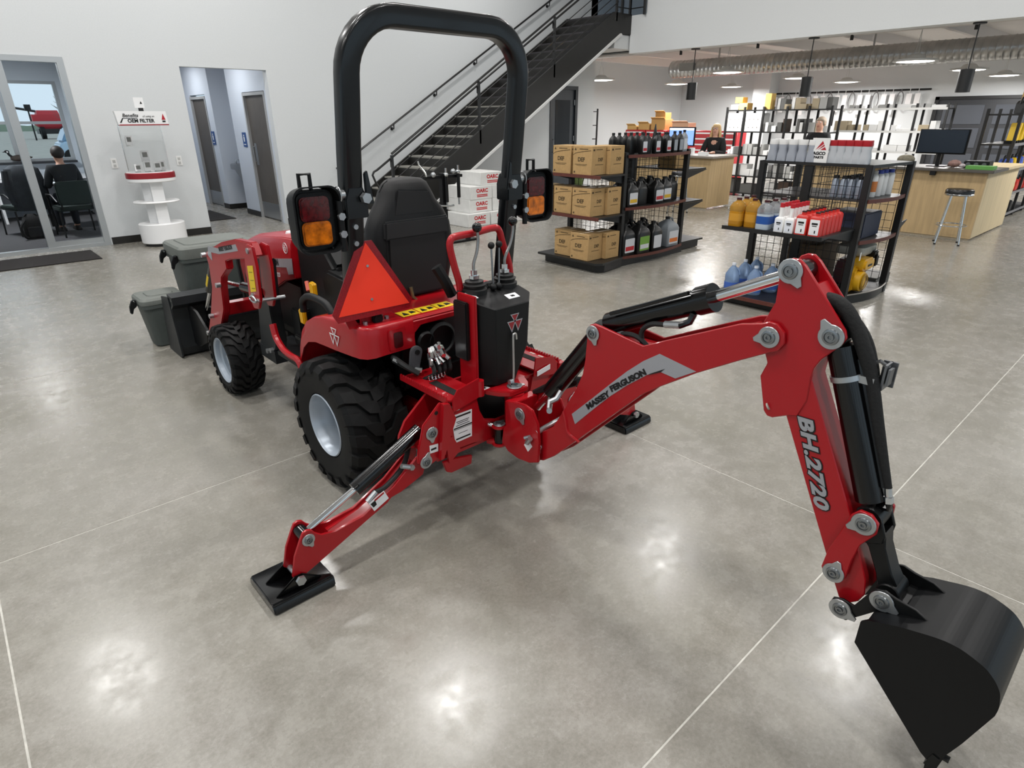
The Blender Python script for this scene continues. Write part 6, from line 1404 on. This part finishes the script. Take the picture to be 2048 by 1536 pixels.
# dark glazed door in the far wall
d = struct('door_4', B().box(21.42, 21.5, 2.2, 5.85, 0, 2.12), M('door_charcoal', '#2a2c30', .5))
for y0 in (2.35, 3.55, 4.75):
    for z0, z1 in ((.15, .75), (.9, 1.4), (1.5, 1.98)): obj('pane', B().box(21.405, 21.42, y0, y0+.95, z0, z1), M('smoked_pane', '#4d5056', .2), d)
obj('door_frame', B().box(21.38, 21.5, 5.85, 5.95, 0, 2.2).box(21.38, 21.5, 2.1, 5.95, 2.12, 2.2), M('frame_black', '#151618', .5), d)
# red tool chests
m_tc = M('chest_red', '#b01822', .35, coat=.3)
tc = local('tool_chest', 'x', 'tool chest')
obj('body', B().box(0, .5, 0, .74, .1, 1.36), m_tc, tc, bev=.008, seg=1)
for k in range(8):
    dr = obj('drawer', B().box(-.012, .0, .03, .71, .14+.15*k, .27+.15*k), m_tc, tc)
    obj('drawer_pull', B().box(-.03, -.012, .06, .68, .225+.15*k, .262+.15*k), M('bright_pull', '#e3e3e3', .3, .4), dr)
for x, y in ((.06, .08), (.44, .08), (.06, .66), (.44, .66)): obj('caster', B().cyl((x, y-.02, .05), (x, y+.02, .05), .05, 12), m_btl, tc)
for i, (y, nm) in enumerate(((9.15, 'beside the tall packed rack'), (9.92, 'second from the tall packed rack'), (10.69, 'under the flat cartons'), (11.46, 'next to the one under the flat cartons'), (12.23, 'farthest from the tall packed rack'))):
    lab = 'red tool chest with bright drawer pulls, '+nm
    if i == 0: place(tc, (16.6, y, 0)); tc['label'] = lab; tc['group'] = 'red tool chests'
    else: dup(tc, (16.6, y, 0), 0, lab, 'red tool chests')
for p, s_, col, lab in (((16.65, 10.75, 1.361), (.4, .55, .2), '#c9a183', 'flat pinkish carton on the red tool chests'), ((16.65, 11.55, 1.361), (.4, .5, .3), '#b98f55', 'open brown carton on the red tool chests'), ((16.65, 12.12, 1.361), (.35, .4, .18), '#c29a5e', 'brown carton beside the open one on the chests'), ((16.65, 12.6, 1.361), (.35, .35, .12), '#cfa868', 'low brown carton at the end of the chests'), ((16.7, 11.6, 1.662), (.3, .36, .18), '#b08850', 'small carton stacked on the open brown carton')):
    t = thing('carton', lab, 'carton', (p[0]+s_[0]/2, p[1]+s_[1]/2, p[2]))
    obj('box', B().box(p[0], p[0]+s_[0], p[1], p[1]+s_[1], p[2], p[2]+s_[2]), M('ctn'+col, col, .75), t, bev=.003, seg=1)
    obj('flap', B().hexa([(p[0]-.01, p[1]+.01, p[2]+s_[2]), (p[0]+.01, p[1]+.01, p[2]+s_[2]), (p[0]+.01, p[1]+s_[1]-.01, p[2]+s_[2]), (p[0]-.01, p[1]+s_[1]-.01, p[2]+s_[2]), (p[0]-.08, p[1]+.01, p[2]+s_[2]+.05), (p[0]-.07, p[1]+.01, p[2]+s_[2]+.055), (p[0]-.07, p[1]+s_[1]-.01, p[2]+s_[2]+.055), (p[0]-.08, p[1]+s_[1]-.01, p[2]+s_[2]+.05)]), M('ctn'+col, col, .75), t)
pl_ = thing('potted_plant', 'small spiky plant in a pot beyond the carton gondola', 'plant', (9.0, 8.05, 0))
obj('pot', B().lathe([(.1, 0), (.14, .5), (.13, .5), (.12, .46), (.001, .46)], (9.0, 8.05, 0), 'z', 16), M('pot_dark', '#2b2a28', .6), pl_)
for k in range(14):
    a = 2*PI*k/14; obj('leaf', B().hexa([(9.0+.02*cos(a+s_)+r*cos(a), 8.05+.02*sin(a+s_)+r*sin(a), z) for r, z in ((.02, .47), (.16+.05*(k % 3), 1.0+.06*(k % 4))) for s_ in (-1.5, -.5, .5, 1.5)]), M('plant_green', '#5d6f3c', .6), pl_)
# ================================================================ people
def skin(name, joints, bones, mat, parent, sub=2, smooth=True):
    """joints: {name: (xyz, radius or (rx, ry))}; one continuous skinned surface"""
    names = list(joints); me = bpy.data.meshes.new(name)
    me.from_pydata([joints[n][0] for n in names], [(names.index(a), names.index(b_)) for a, b_ in bones], [])
    o = bpy.data.objects.new(name, me); C.objects.link(o)
    md = o.modifiers.new('skin', 'SKIN'); md.use_smooth_shade = True
    for i, n in enumerate(names):
        r = joints[n][1]; r = r if isinstance(r, tuple) else (r, r)
        me.skin_vertices[0].data[i].radius = r; me.skin_vertices[0].data[i].use_root = (i == 0)
    s_ = o.modifiers.new('sub', 'SUBSURF'); s_.levels = sub; s_.render_levels = sub
    dg = bpy.context.evaluated_depsgraph_get(); m2 = bpy.data.meshes.new_from_object(o.evaluated_get(dg))
    bpy.data.objects.remove(o); bpy.data.meshes.remove(me)
    off = OFF.get(parent.name) if parent else None
    if off is not None: m2.transform(Matrix.Translation(-off))
    m2.materials.clear(); m2.materials.append(mat); m2.name = name
    for p in m2.polygons: p.use_smooth = True
    r = bpy.data.objects.new(name, m2); C.objects.link(r)
    if parent: r.parent = parent
    OFF[r.name] = off if off is not None else Vector((0, 0, 0))
    return r
m_skin = M('skin', '#c99a83', .55); m_cloth = M('black_cloth', '#141416', .85); m_jean = M('dark_jeans', '#22262e', .85)
def person(lab, base, rz, seat, style):
    """built facing +y about the origin, hips over the origin at height seat (None = standing)"""
    t = local('person', lab, 'person')
    hz = seat+.08 if seat else .92
    k = lambda x, y, z: Vector((x, y, z))
    sh = hz+.47; nk = hz+.55; hd_ = hz+.645
    J = {'pelvis': (k(0, 0, hz), (.15, .11)), 'waist': (k(0, -.01, hz+.17), (.125, .095)), 'chest': (k(0, 0, hz+.36), (.15, .105)), 'neck0': (k(0, .0, sh+.045), (.075, .066)), 'neck': (k(0, .01, nk+.01), .052), 'head0': (k(0, .02, hd_-.055), (.066, .075)), 'head1': (k(0, .015, hd_+.045), (.076, .092)), 'head2': (k(0, .005, hd_+.11), (.05, .062))}
    E_ = [('pelvis', 'waist'), ('waist', 'chest'), ('chest', 'neck0'), ('neck0', 'neck'), ('neck', 'head0'), ('head0', 'head1'), ('head1', 'head2')]
    fwd = style.get('reach', .3)
    for s, n in ((-1, 'l'), (1, 'r')):
        ex = s*.23; J['sh'+n] = (k(s*.165, 0, sh-.01), .06); J['el'+n] = (k(ex, fwd*.28, hz+.2), .045); J['wr'+n] = (k(s*.12, fwd+.1, hz+.24), .03); J['hand'+n] = (k(s*.1, fwd+.18, hz+.235), (.038, .02))
        E_ += [('chest', 'sh'+n), ('sh'+n, 'el'+n), ('el'+n, 'wr'+n), ('wr'+n, 'hand'+n)]
        if seat:
            J['hip'+n] = (k(s*.09, .06, hz-.02), .085); J['kn'+n] = (k(s*.11, .44, hz+.0), .06); J['an'+n] = (k(s*.11, .42, .08 if seat < .6 else hz-.42), .042); J['toe'+n] = (k(s*.11, .56, .04 if seat < .6 else hz-.46), .04)
        else:
            J['hip'+n] = (k(s*.09, 0, hz-.06), .085); J['kn'+n] = (k(s*.1, .02, .48), .06); J['an'+n] = (k(s*.1, -.02, .08), .042); J['toe'+n] = (k(s*.1, .12, .04), .04)
        E_ += [('pelvis', 'hip'+n), ('hip'+n, 'kn'+n), ('kn'+n, 'an'+n), ('an'+n, 'toe'+n)]
        for q in range(4):
            J['f%d%s' % (q, n)] = (k(s*(.075+.016*q), fwd+.255-.006*abs(q-1.5), hz+.232), .009); E_.append(('hand'+n, 'f%d%s' % (q, n)))
        J['th'+n] = (k(s*.055, fwd+.2, hz+.23), .01); E_.append(('wr'+n, 'th'+n))
    bd = skin('body', J, E_, m_skin, t)
    up = lambda g: {n: (J[n][0], tuple(q+g for q in (J[n][1] if isinstance(J[n][1], tuple) else (J[n][1],)*2))) for n in J}
    U = up(.014); tn = ['pelvis', 'waist', 'chest', 'neck0']+[a+s for s in 'lr' for a in ('sh', 'el', 'wr')]
    skin('top', {n: U[n] for n in tn}, [e for e in E_ if e[0] in tn and e[1] in tn], style.get('top', m_cloth), t)
    ln = ['pelvis']+[a+s for s in 'lr' for a in ('hip', 'kn', 'an')]
    skin('trousers', {n: U[n] for n in ln}, [e for e in E_ if e[0] in ln and e[1] in ln], style.get('legs', m_jean), t)
    for s in (-1, 1):
        a = J['an'+('l' if s < 0 else 'r')][0]; obj('shoe', B().loft(rbody([(.045, .13, 0, .04), (.045, .13, .03, .04), (.035, .08, .08, .03)])).xf(Matrix.Translation((a.x, a.y+.06, a.z-.08))), m_base, t)
    # face
    z = hd_+.02
    obj('nose', B().prism([(.085, z+.03), (.115, z-.015), (.085, z-.02)], 'x', -.012, .012), m_skin, t, bev=.004)
    for s in (-1, 1):
        obj('eye', B().sphere((s*.03, .092, z+.03), .011, 8), m_wht, t); obj('pupil', B().sphere((s*.03, .101, z+.03), .005, 6), m_ink, t)
        obj('ear', B().sphere((s*.078, .01, z+.01), .026, 8, (.4, .8, 1.1)), m_skin, t)
    obj('mouth', B().box(-.022, .022, .085, .096, z-.048, z-.04), M('lips', '#9a5a55', .5), t)
    h = style['hair']; mh = M('hair_'+h[0], h[0], .6, noise=.25, scale=60)
    cap_ = B().sphere((0, -.008, hd_+.055), .1, 16, (.92, 1.08, .98))
    if h[1] == 'long':
        for i in range(9):
            a = PI+PI*(i-.0)/8*1.0; x, y = .085*cos(a), .02+.09*sin(a)
            cap_.tube([(x*.8, y, hd_+.08), (x*1.1, y-.01, hd_-.06), (x*1.25, y*.9-.0, hd_-.2), (x*1.1, y*.8+.03, hd_-.30)], .03, 6, rs=[.03, .03, .026, .012])
    ho = obj('hair', cap_, mh, t)
    for vv in ho.data.vertices:   # open the hair over the face
        if vv.co.y > .045 and vv.co.z < hd_+.085: vv.co.y = min(vv.co.y, .05)
    if style.get('glasses'):
        for s in (-1, 1): obj('glasses', B().tube([(s*.032+.022*cos(2*PI*q/12), .106, z+.03+.018*sin(2*PI*q/12)) for q in range(12)], .003, 5, closed=True), m_ink, t)
    if style.get('cap'):
        obj('headphones', B().tube([(-.09, 0, z+.0), (-.085, 0, z+.09), (0, 0, z+.135), (.085, 0, z+.09), (.09, 0, z+.0)], .01, 6).sphere((-.095, 0, z), .03, 8, (.5, 1, 1)).sphere((.095, 0, z), .03, 8, (.5, 1, 1)), m_plast, t)
    place(t, base, rz); return t
person('blond long haired woman with glasses and black top behind the counter', (12.62, 7.45, .0), PI/2+.25, .72, {'hair': ('#c9a877', 'long'), 'glasses': True, 'reach': .34})
so2 = dup(so, (12.62, 7.45, 0), 0, 'bar stool under the woman behind the oak counter')
so2.scale = (1, 1, .85)
person('grey haired person in dark clothes standing behind the wire gondola', (12.75, 5.35, 0), PI/2, None, {'hair': ('#9a8a78', 'short'), 'reach': .2})
person('man in dark jacket seated at the office window, seen from behind', (1.58, 12.42, 0), .12, .48, {'hair': ('#2c241f', 'short'), 'top': M('dark_jacket', '#23272b', .9), 'reach': .3})
# ================================================================ office
def chair(lab, p, rz):
    t = local('office_chair', lab, 'chair'); mg = M('chair_green', '#23302d', .8); mp = M('chair_black', '#121314', .5)
    obj('seat', B().prism(rrect(-.25, .25, -.23, .25, .06), 'z', .40, .47), mg, t, bev=.015)
    obj('backrest', B().prism(rrect(-.24, .24, .5, .85, .06), 'y', -.29, -.24), mg, t, bev=.012)
    for x in (-.26, .26):
        for y in (-.24, .22): obj('leg', B().tube([(x, y, .4), (x*1.04, y*1.08, 0)], .013, 8), mp, t)
        obj('armrest', B().tube([(x, -.26, .55), (x*1.08, -.1, .65), (x*1.08, .2, .64), (x, .22, .42)], .014, 8), mp, t)
        obj('back_post', B().tube([(x*.8, -.23, .42), (x*.8, -.27, .6)], .012, 8), mp, t)
    place(t, p, rz); return t
chair('green padded office chair under the seated man', (1.58, 12.3, 0), .1)
c2_ = dup(C.objects['office_chair'], (1.0, 12.95, 0), .35, 'office chair with a dark jacket hung over its back')
t = thing('hung_jacket', 'dark grey jacket hung over the back of an office chair', 'jacket', (1.1, 12.6, .4))
b = B(); rings = []
for z, wx, wy in ((1.08, .14, .06), (1.03, .22, .1), (.9, .25, .12), (.7, .26, .13), (.5, .24, .12), (.40, .2, .1)):
    rings.append([(1.08+wx*cos(2*PI*q/20)*(1+.06*sin(5*q)), 12.66+wy*sin(2*PI*q/20)*(1+.1*sin(3*q)), z) for q in range(20)])
obj('cloth', b.loft(rings), M('jacket_grey', '#33383d', .9, noise=.2, scale=10), t)
obj('sleeve', B().tube([(.88, 12.66, 1.0), (.85, 12.64, .75), (.88, 12.62, .5)], .07, 8, rs=[.06, .07, .05]), MATS['jacket_grey'], t)
t = thing('backpack', 'black backpack with straps on the office carpet', 'bag', (.98, 12.35, .006))
obj('bag', B().loft([[(x, y, z) for x, y in rrect(.85+i, 1.13-i, 12.27+i, 12.44-i, .05, 4)] for z, i in ((.008, .01), (.04, 0), (.22, .0), (.33, .03), (.38, .08))]), m_cloth, t)
obj('strap', B().tube(bez([(.9, 12.27, .3), (.82, 12.2, .2), (.84, 12.2, .06), (.88, 12.26, .03)], 4), .018, 6), m_cloth, t)
obj('pocket', B().prism(rrect(.9, 1.08, .04, .19, .03), 'y', 12.235, 12.275), M('bag_pocket', '#1d1f22', .8), t, bev=.01)
t = thing('office_desk', 'white office desk below the office window', 'desk', (.6, 14.7, 0))
obj('top', B().box(-.6, 2.3, 14.35, 15.2, .72, .75), m_whitegl, t); 
for x in (.78, 2.25): obj('side_panel', B().box(x, x+.04, 14.4, 15.2, .006, .72), m_whitegl, t)
obj('modesty_panel', B().box(-.6, 2.25, 15.1, 15.12, .15, .72), M('desk_grey', '#a7aab0', .5), t)
t = thing('office_table', 'table in front of the seated man', 'table', (1.7, 13.2, 0))
obj('top', B().box(1.3, 2.35, 12.98, 13.6, .72, .75), M('desk_dark', '#3a3432', .4), t)
for x in (1.35, 2.28):
    for y in (13.03, 13.53): obj('leg', B().box(x, x+.04, y, y+.04, .006, .72), m_blkm, t)
for x, y, lab in ((1.36, 13.1, 'white papers on the dark office table near the jacket'), (2.1, 13.12, 'white papers on the dark office table near the office wall')): tag(obj('papers', B().box(x, x+.18, y, y+.24, .751, .757), m_wht), lab, 'paper')
# goose decoy on the sill
t = thing('goose_decoy', 'dark goose decoy standing on the office window sill', 'decoy', (1.36, 15.31, 1.0))
mg_ = M('goose_brown', '#3a332c', .7, noise=.3, scale=20)
obj('body', B().loft([[(1.2+.34*u, 15.31+.05*w_*cos(2*PI*q/12), 1.07+.01*u+.055*w_*sin(2*PI*q/12)) for q in range(12)] for u, w_ in ((0, .35), (.12, .8), (.35, 1.), (.6, .9), (.85, .5), (1., .15))]), mg_, t)
obj('neck', B().tube(bez([(1.24, 15.31, 1.09), (1.2, 15.31, 1.13), (1.185, 15.31, 1.18)], 4), .022, 8), m_ink, t)
obj('head', B().sphere((1.175, 15.31, 1.19), .028, 10, (1.4, 1, 1)), m_ink, t); obj('bill', B().cyl((1.15, 15.31, 1.188), (1.11, 15.31, 1.18), .012, 8, r2=.005), m_ink, t); obj('cheek', B().sphere((1.18, 15.29, 1.185), .016, 8), m_wht, t)
tag(obj('white_bag', B().sphere((.9, 14.62, .81), .07, 10, (1.6, 1, .85)), m_wht), 'crumpled white bag on the white office desk', 'bag')
# ================================================================ outside the office window
struct('ground_yard', B().box(-60, 80, 15.75, 200, -.2, -.1), M('gravel_yard', '#a9a69c', .95, noise=.12, scale=2))
t = thing('grain_cart', 'red grain cart parked in the yard outside the office window', 'farm machine', (11, 86, -.1))
m_fr2 = M('faded_red', '#c2303a', .5)
obj('hopper', B().loft([[(11+x, 86+y, z) for x, y in ((-w_, -d), (w_, -d), (w_, d), (-w_, d))] for z, w_, d in ((.9, .8, .7), (1.5, 1.5, 1.1), (2.3, 1.5, 1.1))]), m_fr2, t)
obj('tank_extension', B().loft([[(11+x, 86+y, z) for x, y in ((-w_, -d), (w_, -d), (w_, d), (-w_, d))] for z, w_, d in ((2.3, 1.0, .8), (2.7, .9, .7))]), m_fr2, t)
for x in (-.9, 1.0): obj('wheel', B().cyl((11+x-.2, 85, .5), (11+x+.2, 85, .5), .6, 16), m_rub, t)
obj('auger', B().cyl((10, 85.5, 2.6), (7.9, 85.5, 3.0), .12, 8), m_btl, t); obj('frame', B().box(9.8, 12.2, 85, 87, .4, .9), m_btl, t)
t = thing('parked_car', 'pale blue parked car outside the office window', 'car', (5.6, 36, -.1))
obj('body', B().prism([(4.6, .2), (4.62, .75), (4.85, .85), (6.9, .85), (7.2, .7), (7.2, .2)], 'y', 35, 36.7), M('car_blue', '#b9d2e6', .3, coat=.5), t, bev=.06)
obj('cabin', B().prism([(4.75, .85), (5.05, 1.4), (6.2, 1.42), (6.7, .85)], 'y', 35.1, 36.6), M('car_glass', '#7fa3c0', .15), t, bev=.05)
for x in (5.0, 6.7): obj('wheel', B().cyl((x, 34.98, .22), (x, 35.2, .22), .32, 16), m_rub, t)
t = thing('light_pole', 'yard light pole with a square head outside', 'lamp post', (8.8, 80, -.1))
obj('pole', B().cyl((8.8, 80, -.1), (8.8, 80, 2.7), .07, 8), m_blkm, t); obj('head', B().box(8.55, 9.05, 79.8, 80.2, 2.65, 3.15), m_blkm, t)
t = thing('bare_tree', 'bare branched tree beyond the yard', 'tree', (11.6, 82, -.1)); rn = random.Random(3)
obj('trunk', B().tube([(11.9, 82, -.1), (11.85, 82, 1.2), (11.7, 82, 2.4)], .1, 6, rs=[.12, .1, .06]), M('bark', '#6a6660', .9), t)
for k in range(26):
    z = 1.2+.09*k; a = rn.uniform(0, 2*PI); l = rn.uniform(.4, 1.0); obj('branch', B().tube([(11.8, 82, z), (11.8+l*.5*cos(a), 82+l*.5*sin(a), z+.25), (11.8+l*cos(a), 82+l*sin(a), z+.4+.3*rn.random())], .03, 4, rs=[.04, .03, .012]), M('bark', '#6a6660'), t)
tag(obj('tree_line', B().prism([(-40+4*k, .9+.35*sin(k*1.7)+.3*sin(k*.6)) for k in range(26)]+[(64, -.1), (-40, -.1)], 'y', 150, 153), M('far_green', '#8c9c8a', .9)), 'low grey green line of trees on the horizon', 'trees')
